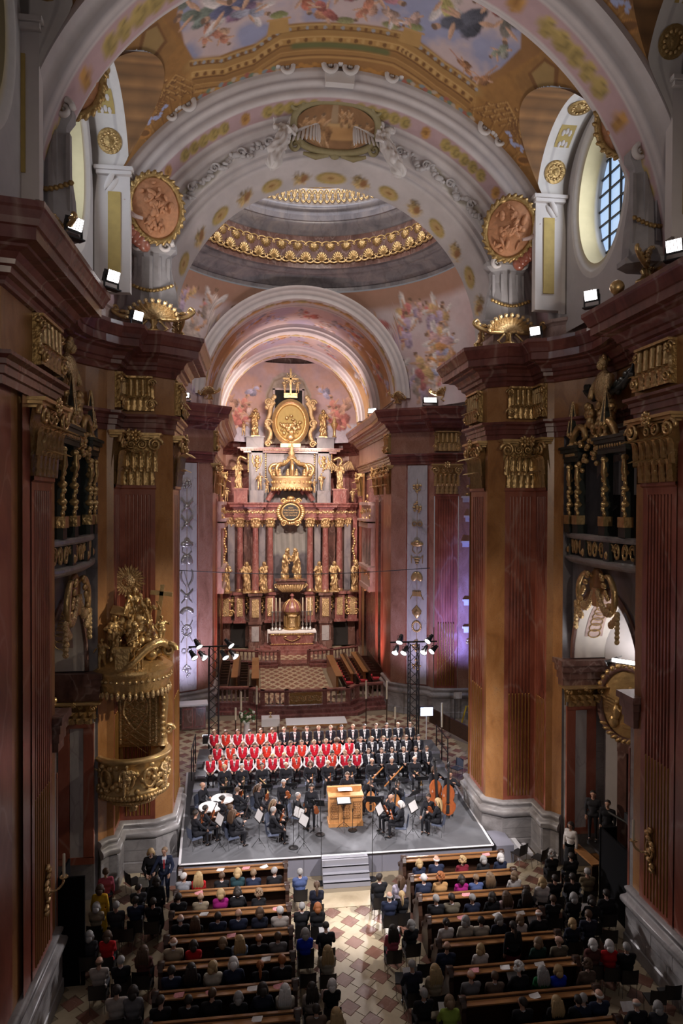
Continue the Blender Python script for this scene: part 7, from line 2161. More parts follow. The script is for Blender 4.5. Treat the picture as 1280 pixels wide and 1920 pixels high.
m = MB().box((0.05,44.9,0.25),(9.0,1.2,0.18)); obj('sanctuary_step',m,'rose',WALL_CR)
def stall(label,x0,x1,y0,y1,seats=True):
 s = 1 if x0 > 0 else -1
 t = thing('choir_stall',label,'choir stall',(0,0,0.16))
 obj('desk',MB().box((x0,(y0 + y1) / 2,0.5),(0.14,y1 - y0,1.0)).box((x0 + s * 0.12,(y0 + y1) / 2,1.02),(0.42,y1 - y0 + 0.1,0.05)),'woodlight',t)
 obj('bench',MB().box((x0 + s * 0.75,(y0 + y1) / 2,0.25),(0.5,y1 - y0,0.5)),'wood',t)
 obj('back',MB().box((x0 + s * 1.05,(y0 + y1) / 2,0.6),(0.10,y1 - y0,1.2)),'wood',t)
 n = int((y1 - y0) / 0.62)
 for k in range(n):
  y = y0 + (y1 - y0) * (k + 0.5) / n
  obj('arm',MB().box((x0 + s * 0.8,y + 0.3,0.62),(0.45,0.06,0.3)),'wood',t)
  if seats: obj('cushion',MB().box((x0 + s * 0.75,y,0.54),(0.40,0.42,0.09)),'redcloth' if s > 0 else 'wood',t)
 return t
stall('front row of choir stalls on the right with red cushions',2.15,2.6,37.6,42.8)
stall('middle row of choir stalls on the right with red cushions',3.05,3.4,38.0,43.0)
stall('back row of choir stalls on the right against the wall',3.85,4.3,38.4,43.6)
stall('front row of dark choir stalls on the left',-2.35,-2.8,37.6,42.6,False)
stall('back row of dark choir stalls on the left',-3.5,-4.0,38.0,43.2,False)

# ------------------------------------------------------------------ pulpit on the left crossing pier
PX,PY = -5.95,19.75
PU = thing('pulpit','carved gilt pulpit with a sculpted canopy on the left crossing pier','pulpit',(PX,PY,2.1))
z_ = lambda z: z - 2.1
m = MB().lathe([(0.0,z_(2.10)),(0.12,z_(2.14)),(0.14,z_(2.24)),(0.07,z_(2.32)),(0.16,z_(2.42)),(0.40,z_(2.52)),(0.72,z_(2.68)),(0.86,z_(2.8)),(0.98,z_(2.86)),(0.98,z_(2.95)),(0.90,z_(3.0)),(0.94,z_(3.3)),(0.98,z_(3.6)),(1.0,z_(3.72)),(1.06,z_(3.78)),(1.10,z_(3.86)),(1.06,z_(3.92)),(0.92,z_(3.92)),(0.9,z_(3.1)),(0.0,z_(3.05))],32,sy=0.86); obj('basket',m,'goldsat',PU,True)
m = MB(); rr = random.Random(21)
for k in range(60):
 a = rr.uniform(PI,2 * PI); z = rr.uniform(2.95,3.7); r = 1.0; m.ell((r * math.cos(a),0.86 * r * math.sin(a),z_(z)),(0.09,0.07,0.10),6,4)
for k in range(5):
 a = PI + PI * (k + 0.5) / 5
 m.tube([(1.02 * math.cos(a + 0.18 * math.cos(t)),0.88 * math.sin(a + 0.18 * math.cos(t)),z_(3.36 + 0.26 * math.sin(t))) for t in np.linspace(0,2 * PI,16,endpoint=False)],0.045,6,closed=True)
for k in range(30):
 a = PI + PI * k / 29; m.ell((0.97 * math.cos(a),0.83 * math.sin(a),z_(2.82)),(0.07,0.06,0.08),6,4); m.ell((0.62 * math.cos(a),0.54 * math.sin(a),z_(2.56)),(0.10,0.08,0.07),6,4)
obj('basket_relief',m,'gold',PU,True)
for k,a in enumerate((PI + 0.35,PI * 1.5,2 * PI - 0.35)):
 me = bpy.data.meshes.get('pulpit_putto')
 if me is None:
  me = ARCH['putto']['body'].copy(); me.name = 'pulpit_putto'
  for i in range(len(me.materials)): me.materials[i] = M['goldfine']
 place('putto',me,PU,(1.0 * math.cos(a),0.88 * math.sin(a),z_(2.92)),(0,0,a - PI / 2),0.50)
# back panel and posts
m = MB().box((0,0.55,z_(4.9)),(1.5,0.14,2.2)); obj('back_panel',m,'golddk',PU)
m = MB()
for k in range(7):
 for e in (-1,1): m.bar((-0.34 + 0.02,0.46,z_(4.1 + 0.22 * k)),(0.34,0.46,z_(4.1 + 0.22 * k + e * 0.5)),0.022,0.02)
for e in (-1,1):
 m.box((e * 0.42,0.46,z_(4.9)),(0.05,0.06,2.0)); m.box((e * 0.6,0.46,z_(4.9)),(0.05,0.06,2.0))
 for k in range(18): m.ell((e * 0.51,0.44,z_(4.0 + 0.11 * k)),0.035,5,4)
m.tube([(0.34 * math.cos(t),0.44,z_(4.95 + 0.55 * math.sin(t) * (1 + 0.15 * math.cos(4 * t)))) for t in np.linspace(0,2 * PI,24,endpoint=False)],0.04,6,closed=True)
obj('lattice_panel',m,'goldfine',PU)
for e in (-1,1):
 m = MB().lathe([(0.16,z_(3.9)),(0.11,z_(4.0)),(0.10,z_(4.6)),(0.15,z_(5.2)),(0.10,z_(5.5)),(0.16,z_(5.75))],10,(e * 0.82,0.35,0))
 m.join(volute_mb(0.16,1.5,0.06,0.05),Matrix.Translation((e * 0.98,0.3,z_(4.35))))
 for k in range(8): m.ell((e * 0.82,0.22,z_(4.2 + 0.18 * k)),(0.08,0.05,0.08),6,4)
 obj('scroll_post',m,'gold',PU,True)
# sounding board
m = MB().lathe([(0.0,z_(5.72)),(0.98,z_(5.72)),(1.02,z_(5.80)),(1.02,z_(5.90)),(1.06,z_(5.98)),(1.06,z_(6.15)),(1.12,z_(6.22)),(1.14,z_(6.32)),(1.05,z_(6.38)),(0.8,z_(6.55)),(0.45,z_(6.75)),(0.0,z_(6.9))],32,sy=0.9); obj('sounding_board',m,'gold',PU,True)
m = MB()
for k in range(26):
 a = PI - 0.4 + (PI + 0.8) * k / 25; m.ell((1.04 * math.cos(a),0.94 * math.sin(a),z_(5.68)),(0.055,0.05,0.10 + 0.04 * (k % 2)),6,4); m.ell((1.08 * math.cos(a),0.97 * math.sin(a),z_(6.07)),(0.05,0.04,0.05),5,4)
obj('tassel_fringe',m,'goldfine',PU,True)
m = MB().tube([(-0.25,-0.95,z_(6.4)),(0.1,-0.98,z_(6.55)),(0.5,-0.85,z_(6.95)),(0.85,-0.55,z_(7.1)),(1.08,-0.3,z_(6.85)),(1.05,-0.2,z_(6.6))],[0.06,0.10,0.12,0.12,0.12,0.08],8)
for x,z,r in ((1.08,6.85,0.2),(-0.3,6.45,0.14)): m.join(volute_mb(r,1.6,0.08,0.05),Matrix.Translation((x,-0.45,z_(z))))
m.box((-0.1,-0.92,z_(6.7)),(0.36,0.24,0.5)); m.box((-0.1,-0.94,z_(6.98)),(0.5,0.32,0.1))
obj('crest_scroll',m,'gold',PU,True)
m = MB(); rr = random.Random(33)
for k in range(46):
 h = rr.random(); r = 0.85 * (1 - h) + 0.1; a = rr.uniform(0,2 * PI); m.ell((r * math.cos(a) * 0.9,r * math.sin(a) * 0.7,z_(6.7 + 1.35 * h)),(rr.uniform(0.12,0.22),0.16,rr.uniform(0.12,0.22)),7,5)
obj('cloud_mount',m,'gold',PU,True)
# figures on the canopy
CF = [('saintE',(0.05,-0.10,7.15),PI + 0.3,0.82,'gilt seated figure with a book at the top of the pulpit canopy'),('saintD',(0.42,-0.12,6.85),PI - 0.4,0.80,'gilt figure climbing with the cross on the pulpit canopy'),('saintB',(-0.40,-0.35,6.45),PI + 0.9,0.80,'gilt figure bending on the left of the pulpit canopy'),('saintC',(0.15,-0.62,6.40),PI - 0.8,0.72,'gilt figure stretched across the front of the pulpit canopy')]
for a,(x,y,z),rz,sc,lb in CF: statue('gilt_statue',a,(PX + x,PY + y,z),rz,lb,'gold',sc)
for x,y,z,sc,rz,lb in ((-0.72,-0.55,6.36,0.5,2.6,'gilt putto on the left rim of the pulpit canopy'),(0.85,-0.35,6.9,0.52,3.7,'gilt putto with arms out on the right rim of the pulpit canopy'),(0.35,-0.85,6.4,0.42,3.3,'gilt putto sitting on the front rim of the pulpit canopy'),(-0.6,-0.1,7.2,0.45,2.7,'gilt putto below the book on the pulpit canopy')):
 statue('gilt_putto','putto',(PX + x,PY + y,z),rz,lb,'gold',sc,hair='short')
t = thing('sunburst','gilt sunburst of thin rays above the pulpit','sunburst',(PX - 0.18,PY + 0.35,8.72))
obj('disc',MB().lathe([(0.0,-0.05),(0.16,-0.05),(0.18,0.0),(0.14,0.04),(0.0,0.06)],16),'goldfine',t,True).rotation_euler = (PI / 2,0,0)
RAY = MB().add([(-0.012,0,0.14),(0.012,0,0.14),(0.030,-0.012,0.40),(0,-0.02,0.48),(-0.030,-0.012,0.40),(0,0.02,0.3)],[(0,1,2,4),(4,2,3),(1,0,5),(1,5,2),(5,0,4),(5,4,3),(5,3,2)]).mesh('ray','gold')
for k in range(32): place('ray',RAY,t,(0,0,0),(0,2 * PI * k / 32,0),(1,1,0.92 + 0.14 * (k % 2)))
obj('stalk',MB().bar((0,0.02,-0.1),(0.1,0.0,-0.95),0.04,0.04),'gold',t)
t = thing('gilt_cross','small gilt cross leaning at the top of the pulpit canopy','cross',(PX + 0.75,PY - 0.05,7.85),0)
o = obj('upright',MB().box((0,0,0.25),(0.11,0.09,1.1)),'goldsat',t); o = obj('arm',MB().box((0,0,0.55),(0.62,0.09,0.12)),'goldsat',t); t.rotation_euler = (0,0.12,0)
t = thing('open_book','gilt open book held on the pulpit canopy','book',(PX - 0.28,PY - 0.35,7.95)); t.rotation_euler = (0.7,0.2,0)
for e in (-1,1): o = obj('page',MB().box((e * 0.12,0,0),(0.24,0.3,0.04)),'goldsat',t)

# oval gilt reliefs on the chapel walls
for s in (-1,1):
 side = 'right' if s > 0 else 'left'
 t = thing('oval_relief',f'large oval gilt relief in a dark marble frame on the {side} chapel wall','relief',(8.42 * s,18.42,5.1)); t.rotation_euler = (0,0,-0.80 * s)
 n = 32
 g = MB(); P = np.zeros((n + 1,6,3))
 for i in range(n + 1):
  a = 2 * PI * i / n
  for j in range(6): P[i,j] = (0.72 * j / 5 * math.cos(a),-0.06 * (1 - (j / 5) ** 2),1.0 * j / 5 * math.sin(a))
 g.grid(P); o = obj('ground',g,'goldsat',t,True)
 g = MB()
 for (x,z,h) in ((-0.28,-0.25,0.5),(0.1,0.15,0.55),(0.32,0.0,0.45)):
  g.ell((x,-0.10,z),(0.13,0.08,0.24),8,6); g.ell((x + 0.03,-0.12,z + h * 0.62),(0.07,0.07,0.08),8,6); g.tube([(x,-0.12,z + 0.15),(x + 0.16,-0.16,z + 0.05),(x + 0.2,-0.16,z + 0.2)],0.04,6); g.ell((x - 0.08,-0.08,z - 0.3),(0.15,0.07,0.2),8,5)
 g.box((0.15,-0.08,-0.62),(0.6,0.1,0.1)); g.box((0.2,-0.1,-0.5),(0.4,0.1,0.14));
 for k in range(8): g.ell((0.45 - 0.02 * k,-0.06,0.5 - 0.1 * k),(0.12,0.05,0.06),6,4)
 obj('figures',g,'gold',o,True)
 obj('frame',MB().tube([(0.80 * math.cos(a),0,1.08 * math.sin(a)) for a in np.linspace(0,2 * PI,36,endpoint=False)],0.10,8,closed=True),'brown',t,True)
 g = MB()
 for k in range(12):
  a = PI * 0.15 + PI * 0.7 * k / 11; g.ell((0.84 * math.cos(a),-0.06,1.16 * math.sin(a)),(0.09,0.07,0.09),6,4)
  a = -PI * 0.2 - PI * 0.6 * k / 11; g.ell((0.80 * math.cos(a),-0.08,1.10 * math.sin(a)),(0.12,0.05,0.06),6,4,R=Matrix.Rotation(-a + 0.7,3,'Y'))
 obj('wreath',g,'gold',t,True)
 d = struct('door_1' if s > 0 else 'door_2')
 m = MB().box((0,0.02,1.85),(1.15,0.06,3.7)); o = obj('opening',m,'shade',d)
 m = MB()
 for e in (-1,1): m.box((e * 0.68,-0.06,1.9),(0.26,0.26,3.8))
 m.box((0,-0.08,3.85),(1.62,0.30,0.26)); obj('marble_frame',m,'brown',d)
 m = MB().box((0.1,-0.02,1.8),(0.8,0.03,3.3)); obj('lit_room',m,'stucco2',d)
 d.location = (8.85 * s,18.0,0); d.rotation_euler = (0,0,-0.85 * s)
# bright cornice light inside the right chapel
t = thing('strip_light','glowing light strip on the ledge inside the right chapel arch','lamp',(8.3,17.75,6.42),-0.85)
obj('tube',MB().box((0,0,0.06),(1.35,0.07,0.09)),'lens',t); obj('tray',MB().box((0,0,0.0),(1.45,0.14,0.03)),'chrome',t)
light('strip_light_glow','AREA',(8.1,17.5,6.55),45,(1.0,0.96,0.96),(8.6,17.9,8.2),1.2)
# small black spot lamps on the right chapel ledge and in the right gallery
for lb,loc,aim in (('small black spot lamp on the ledge of the right chapel arch',(7.9,18.35,6.42),(0,20,3)),('black spot lamp hanging in the right gallery',(7.6,17.9,10.9),(2,15,8))):
 t = thing('spot_lamp',lb,'lamp',loc); q = (Vector(aim) - Vector(loc)).to_track_quat('-Z','Y'); t.rotation_euler = q.to_euler()
 obj('body',MB().lathe([(0.0,0.2),(0.07,0.18),(0.08,-0.1),(0.10,-0.18),(0.09,-0.18),(0.07,-0.1)],12),'black',t,True); obj('lens',MB().lathe([(0.0,-0.15),(0.085,-0.15)],12),'lens',t); obj('bracket',MB().bar((0.1,0,0),(0.1,0,0.35),0.02,0.02),'black',t)
# candle sconces on the near pilasters
for s in (-1,1):
 t = thing('candle_sconce',f'gilt leafy wall sconce with one white candle on the {"right" if s > 0 else "left"} near pilaster','sconce',(6.74 * s,14.55,2.9))
 m = MB()
 for k in range(10): m.ell((0,0.1 * math.sin(k * 1.3),0.45 - 0.1 * k),(0.05,0.10,0.08),6,4)
 m.tube([(0,0.12 * math.cos(a),0.2 * math.sin(a)) for a in np.linspace(0,2 * PI,14,endpoint=False)],0.03,6,closed=True)
 obj('backplate',m,'gold',t,True)
 m = MB().tube([(0,0,-0.05),(-0.12 * s,0.15,-0.12),(-0.22 * s,0.25,-0.05),(-0.24 * s,0.28,0.05)],0.025,6); m.lathe([(0.02,0.05),(0.09,0.08),(0.09,0.1),(0,0.1)],10,(-0.24 * s,0.28,0)); obj('arm',m,'goldfine',t,True)
 obj('candle',MB().lathe([(0.03,0.1),(0.03,0.58),(0,0.6)],8,(-0.24 * s,0.28,0)),'wax',t,True)
# ------------------------------------------------------------------ platform, choir and orchestra
STG = thing('concert_stage','grey carpeted concert platform with white edge tape and stepped risers','stage',(0,0,0))
DECK = [(-4.6,19.5),(4.75,19.5),(4.95,26.2),(-5.05,26.2)]
obj('deck',MB().prism(DECK,0.56,0.6),'stage',STG)
obj('skirt',MB().prism([(x * 0.995,y + (0.03 if y < 20 else -0.03)) for x,y in DECK],0.0,0.56),'stageside',STG)
m = MB()
for a,b in ((0,1),(1,2),(3,0)): m.bar((*DECK[a],0.603),(*DECK[b],0.603),0.07,0.012)
obj('edge_tape',m,'edge',STG)
for y0,y1,z0,z in ((22.65,26.2,0.6,0.9),(23.55,26.2,0.9,1.05),(24.25,26.2,1.05,1.23),(24.95,26.2,1.23,1.48)):
 r = obj('riser',MB().box((0.0,(y0 + y1) / 2,(z0 + z) / 2),(9.2,y1 - y0,z - z0)),'stage',STG)
 obj('riser_nosing',MB().box((0,y0 - 0.012,z - 0.045),(9.2,0.02,0.09)),'stageside',r)
t = thing('stage_steps','pale grey steps leading from the aisle up to the concert platform','steps',(0.17,19.15,0))
for k in range(4): obj('tread',MB().box((0,-0.15 + 0.15 * k,0.075 + 0.15 * k),(1.36,0.33 if k < 3 else 0.45,0.15)).box((0,-0.30 + 0.15 * k,0.14 + 0.15 * k),(1.36,0.03,0.02)),plain('pale_grey_step',(0.33,0.33,0.37),0.7),t)
t = thing('stage_side_steps','white topped side steps at the right end of the concert platform','steps',(4.8,20.0,0))
for k,(x,z,y) in enumerate(((0.35,0.55,0.0),(0.82,0.36,0.1),(1.15,0.18,0.15))): obj('tread',MB().box((x,y,z / 2),(0.55 if k == 0 else 0.32,0.95,z)),'edge' if k else 'stageside',t)
t = thing('stage_side_steps','low grey box step beside the left front corner of the platform','steps',(-4.95,19.9,0))
obj('tread',MB().box((0,0,0.2),(0.5,0.8,0.4)),'stageside',t)
t = thing('handrail','wooden handrail with a dark cloth beside the timpani','handrail',(-5.0,22.4,0.6))
obj('rail',MB().bar((0,-0.9,0.35),(0,0.5,1.15),0.06,0.08).bar((0,0.5,0),(0,0.5,1.15),0.06,0.06).bar((0,-0.9,0),(0,-0.9,0.4),0.06,0.06),'oak',t)
obj('cloth',MB().box((0.05,0,0.35),(0.04,0.8,0.7)),plain('dark_cloth',(0.05,0.05,0.08),0.9),t)
for s in (-1,1):
 t = thing('guard_rail',f'black tube guard rail at the {"right" if s > 0 else "left"} end of the choir risers','railing',(s * 4.72,25.0,1.05))
 for y in (-0.7,0.1,0.9): obj('post',MB().tube([(0,y,0),(0,y,1.1)],0.022,6),'black',t)
 for z in (0.6,1.1): obj('rail',MB().tube([(0,-0.7,z),(0,0.95,z)],0.022,6),'black',t)

# choir
ORD = 'first second third fourth fifth sixth seventh eighth ninth tenth eleventh twelfth thirteenth'.split()
hc_ = 'bdslbsblsbdsb'; vr = random.Random(5)
CHX = (('boys1',23.9,1.05,[-4.0,-3.57,-3.17,-2.69,-2.25,-1.85,-1.44,-1.02,-0.55,-0.15,0.26,0.72,1.16],'front'),('boys2',24.6,1.23,[-3.8,-3.33,-2.9,-2.49,-2.04,-1.59,-1.18,-0.77,-0.32,0.12,0.52,0.98],'middle'),('boys3',25.3,1.48,[-3.96,-3.53,-3.1,-2.66,-2.25,-1.83],'back'))
BN = MB().box((0,0.0,0.42),(0.38,0.34,0.04))
for sx in (-1,1): BN.bar((sx * 0.16,-0.13,0),(sx * 0.16,-0.13,0.42),0.025,0.025); BN.bar((sx * 0.16,0.13,0),(sx * 0.16,0.13,0.42),0.025,0.025)
def chair_parts(seatmat,legmat):
 seat = MB().box((0,0.0,0.425),(0.44,0.42,0.035)); back = MB()
 P = np.zeros((6,6,3))
 for i in range(6):
  for j in range(6): P[i,j] = (-0.22 + 0.44 * i / 5 * 1.0,-0.20 - 0.05 * j / 5 - 0.04 * math.sin(PI * i / 5),0.46 + 0.38 * j / 5)
 back.grid(P); back.grid(P - np.array([0,0.02,0]),flip=True)
 leg = MB().tube([(0,0,0),(0,0,0.42)],0.012,5)
 return seat.mesh('seat',seatmat),back.mesh('backrest',seatmat,'all'),leg.mesh('leg',legmat)
CHK = chair_parts('plastic','chrome'); CHB = chair_parts(plain('blue_grey_fabric',(0.10,0.12,0.18),0.8),'chrome')
def chair(loc,rz,label,kit=CHK,group=None):
 t = thing('chair',label,'chair',loc,rz,group,PS)
 place('seat',kit[0],t); place('backrest',kit[1],t)
 for x in (-0.19,0.19):
  for y in (-0.18,0.17): place('leg',kit[2],t,(x,y,0),(0.08 if y < 0 else -0.08,0,0))
 return t
SCORE = MB().box((0,0,0),(0.22,0.16,0.012)).mesh('music_sheet','paper')
for nm,y,z,xs,rw in CHX:
 for i,x in enumerate(xs):
  x = (x + 2.43) * 1.014 - 2.43; hb = nm == 'boys2' and i == 10
  c = (0.46,0.012,0.03) if (i * 7 + len(nm)) % 3 else (0.52,0.035,0.02)
  person('boybow' if vr.random() < 0.3 else 'boy',(x,y,z),PI + vr.uniform(-0.15,0.1),f'choirboy in red vest, {ORD[i]} from the left in the {rw} row','vest',c,'afro' if hb else 'boy','b' if hb else vr.choice('bdslls' if rw == 'front' else 'bdsbb'),'choirboys in red vests',scale=0.92 + 0.03 * vr.random())
TX = ((23.9,1.05,[1.58,2.06,2.44,2.87,3.32,3.73],'front'),(24.6,1.23,[1.41,1.83,2.27,2.69,3.13,3.59],'middle'),(25.3,1.48,[-1.39,-0.98,-0.53,-0.09,0.37,0.78,1.22,1.66,2.11,2.52,2.96,3.43],'back'))
for y,z,xs,rw in TX:
 for i,x in enumerate(xs):
  x = (x + 2.43) * 1.012 - 2.43
  person('tux',(x,y,z),PI + vr.uniform(-0.12,0.12),f'young singer in black tie, {ORD[i]} from the left in the {rw} row','tux',(0,0,0),'boy' if i % 3 else 'short',vr.choice('bdsbbd'),'young men in black tie',scale=0.91)
for y,z,x0,x1,rw,c in ((23.9,1.05,-4.2,4.0,'front',0),(24.6,1.23,-4.0,3.85,'middle',0),(25.3,1.48,-4.15,3.7,'back',0)):
 t = thing('bench',f'long black bench under the {rw} choir row','bench',(0,y,z))
 obj('seat',MB().box(((x0 + x1) / 2,0,0.405),(x1 - x0,0.26,0.04)),'black',t); t.scale = (1,1,0.76)
 for k in range(7): obj('leg',MB().box((x0 + 0.1 + (x1 - x0 - 0.2) * k / 6,0,0.19),(0.05,0.25,0.38)),'black',t)

# instruments
def fiddle_kit(L,mat):
 k = L / 0.35; b = MB(); n = 24; out = []
 for i in range(n):
  a = 2 * PI * i / n; y = math.cos(a); w = 0.105 * (1 if y < 0 else 0.84) * (1 - 0.34 * math.exp(-((y - 0.02) / 0.25) ** 2)); out.append((w * math.sin(a) * k,0.175 * y * k))
 b.prism(out,-0.02 * k,0.02 * k)
 nk = MB().box((0,0.26 * k,0.025 * k),(0.025 * k,0.24 * k,0.018 * k)); nk.box((0,0.1 * k,0.032 * k),(0.03 * k,0.28 * k,0.008 * k)); nk.ell((0,0.41 * k,0.02 * k),(0.018 * k,0.035 * k,0.025 * k),7,5)
 for s in (-1,1): nk.tube([(s * 0.03 * k,0.385 * k,0.02 * k),(-s * 0.01,0.385 * k,0.02 * k)],0.005 * k,5)
 st_ = MB().box((0,-0.10 * k,0.028 * k),(0.035 * k,0.09 * k,0.012 * k)); st_.box((0,-0.02 * k,0.035 * k),(0.04 * k,0.006 * k,0.03 * k))
 return b.mesh('body',mat),nk.mesh('neck','black'),st_.mesh('tailpiece','black')
FK = {'violin': fiddle_kit(0.36,'varnish'),'cello': fiddle_kit(0.76,'varnishlight'),'double_bass': fiddle_kit(1.12,'varnish')}
BOWM = MB().tube([(0,0,0),(0.0,0.36,0.015),(0,0.72,0)],0.006,5).tube([(0,0.02,-0.02),(0,0.70,-0.02)],0.003,4).mesh('bow','wood')
def fiddle(kind,label,loc,rot,cat=None):
 t = thing(kind,label,cat or kind.replace('_',' '),loc,0,None,0.86); t.rotation_euler = rot
 for nm,me in zip(('body','neck','tailpiece'),FK[kind]): place(nm,me,t)
 if kind != 'violin':
  k = (0.76 if kind == 'cello' else 1.12) / 0.35; obj('end_pin',MB().tube([(0,-0.17 * k,0),(0,-0.17 * k - 0.18,0)],0.008,5),'chrome',t)
 return t
def bow(label,loc,rot):
 o = place('bow',BOWM,None,loc,rot,0.86); tag(o,label,'bow'); return o
def stand(loc,rz,label,sheet=True,tilt=1.0):
 t = thing('music_stand',label,'music stand',loc,rz,None,0.88)
 obj('shaft',MB().tube([(0,0,0.15),(0,0,0.98)],0.012,6),'black',t)
 for k in range(3):
  a = 2 * PI * k / 3 + 0.5; obj('leg',MB().tube([(0,0,0.28),(0.27 * math.cos(a),0.27 * math.sin(a),0.01)],0.009,5),'black',t)
 o = obj('desk',MB().box((0,0,0),(0.52,0.34,0.012)).box((0,-0.17,0.02),(0.52,0.02,0.04)),'black',t); o.location = (0,0,1.05); o.rotation_euler = (tilt,0,0)
 if sheet:
  p = place('sheet_music',SHEET,None,loc,(0,0,0)); p.matrix_world = Matrix.Translation(loc) @ Matrix.Rotation(rz,4,'Z') @ Matrix.Scale(0.88,4) @ Matrix.Translation((0,0,1.05)) @ Matrix.Rotation(tilt,4,'X') @ Matrix.Translation((0,0,0.012)); tag(p,'open white sheet music on the ' + label,'sheet music')
 return t
SHEET = MB().add([(-0.23,-0.15,0),(0,-0.15,0.01),(0.23,-0.15,0),(0.23,0.16,0),(0,0.16,0.01),(-0.23,0.16,0)],[(0,1,4,5),(1,2,3,4)]).mesh('sheet_music','paper')
BK = (0.016,0.016,0.02)
def player(arch,x,y,z,face,label,hair='short',hc='b',seat=True,fid=None,fl='',bw=True,col=BK):
 """seated or standing musician; face = heading in degrees, 180 looks to the nave"""
 rz = math.radians(face)
 if y < 22.5: x,y = (x + 2.43) * 1.0246 - 2.43,y * 1.0246
 p = person(arch,(x,y,z),rz,label,'top',col,hair,hc,'musicians in black')
 if seat: chair((x,y,z),rz,'blue-grey chair of the ' + label,CHB)
 R = Matrix.Rotation(rz,4,'Z') @ Matrix.Scale(PS,4)
 if fid == 'violin':
  q = R @ Vector((-0.16,0.34,0.92)); fiddle('violin','violin of the ' + label,(x + q.x,y + q.y,z + q.z),(1.25,0.25,rz))
  if bw: q = R @ Vector((0.22,0.34,0.62)); bow('bow of the ' + label,(x + q.x,y + q.y,z + q.z),(0.9,0,rz + 0.2))
 elif fid == 'play':
  q = R @ Vector((-0.17,0.22,1.13)); fiddle('violin','violin of the ' + label,(x + q.x,y + q.y,z + q.z),(-0.25,0.3,rz + 0.7))
  q = R @ Vector((0.22,0.34,0.98)); bow('bow of the ' + label,(x + q.x,y + q.y,z + q.z),(0.55,0,rz + 0.9))
 elif fid == 'cello':
  q = R @ Vector((0.0,0.38,0.56)); fiddle('cello','cello of the ' + label,(x + q.x,y + q.y,z + q.z),(PI / 2 - 0.32,0,rz + PI));
 elif fid == 'bass':
  q = R @ Vector((0.05,0.36,0.78)); fiddle('double_bass','double bass of the ' + label,(x + q.x,y + q.y,z + q.z),(PI / 2 - 0.2,0,rz + PI))
 return p
Z0 = 0.6
for i,(x,nm,fem,hr,hcx,ins) in enumerate(((-3.49,'trombonist with cropped hair',0,'short','l','trumpet'),(-2.9,'grey-haired player with glasses and folded arms',0,'short','g','trumpet'),(-2.23,'tall dark-haired horn player',0,'short','d','horn'),(-1.41,'bald wind player',0,'balding','w',''),(-0.58,'brown-haired oboist',1,'bob','b','oboe'),(0.03,'grey-haired player with a red recorder',0,'balding','w','recorder'),(0.78,'woman with a tenor recorder and lace sleeves',1,'bun','d','oboe'),(1.56,'balding bassoonist',0,'balding','b','bassoon'),(2.26,'grey-haired bassoonist',0,'short','g','bassoon'),(3.08,'bald player with a brass tube',0,'balding','w','horn'))):
 x = (x + 2.43) * 1.015 - 2.43; player('wind',x,23.1,0.9,180 + vr.uniform(-12,12),nm + ' on the first riser',hr,hcx)
 if ins:
  t = thing(ins,f'{ins} held by the {nm}',ins,(x + 0.05,22.82,1.5),0,None,0.85)
  if ins == 'trumpet': obj('tube',MB().tube([(0,0,-0.35),(0,0,0.2)],0.012,6).tube([(0.05,0,-0.3),(0.05,0,0.2),(0.0,0,0.25)],0.01,6),'goldsat',t); obj('bell',MB().lathe([(0.012,0),(0.025,-0.08),(0.065,-0.16)],12,(0.0,0,-0.3)),'goldsat',t,True)
  elif ins == 'horn': obj('tube',MB().tube([(-0.15,0,0.15),(0.1,0.0,-0.1),(0.14,0,-0.3)],0.02,6),'goldsat',t); obj('bell',MB().lathe([(0.02,0),(0.05,-0.1),(0.10,-0.16)],12,(0.14,0,-0.28)),'goldsat',t,True)
  elif ins == 'bassoon': t.rotation_euler = (0,0.9,0.3); obj('joint',MB().tube([(0,0,-0.6),(0,0,0.5)],[0.032,0.026],8),'varnishlight',t); obj('crook',MB().tube([(0,0,0.3),(-0.15,-0.03,0.42),(-0.25,0,0.32)],0.008,5),'chrome',t)
  else: t.rotation_euler = (0.25,0,0); obj('tube',MB().tube([(0,0,-0.42),(0,0,0.25)],[0.02,0.012],8),'varnish' if ins == 'recorder' else 'varnishlight',t)
 if i not in (4,): stand((x + 0.1,22.4,0.6),PI,f'low black stand before the {nm}',False,0.8)
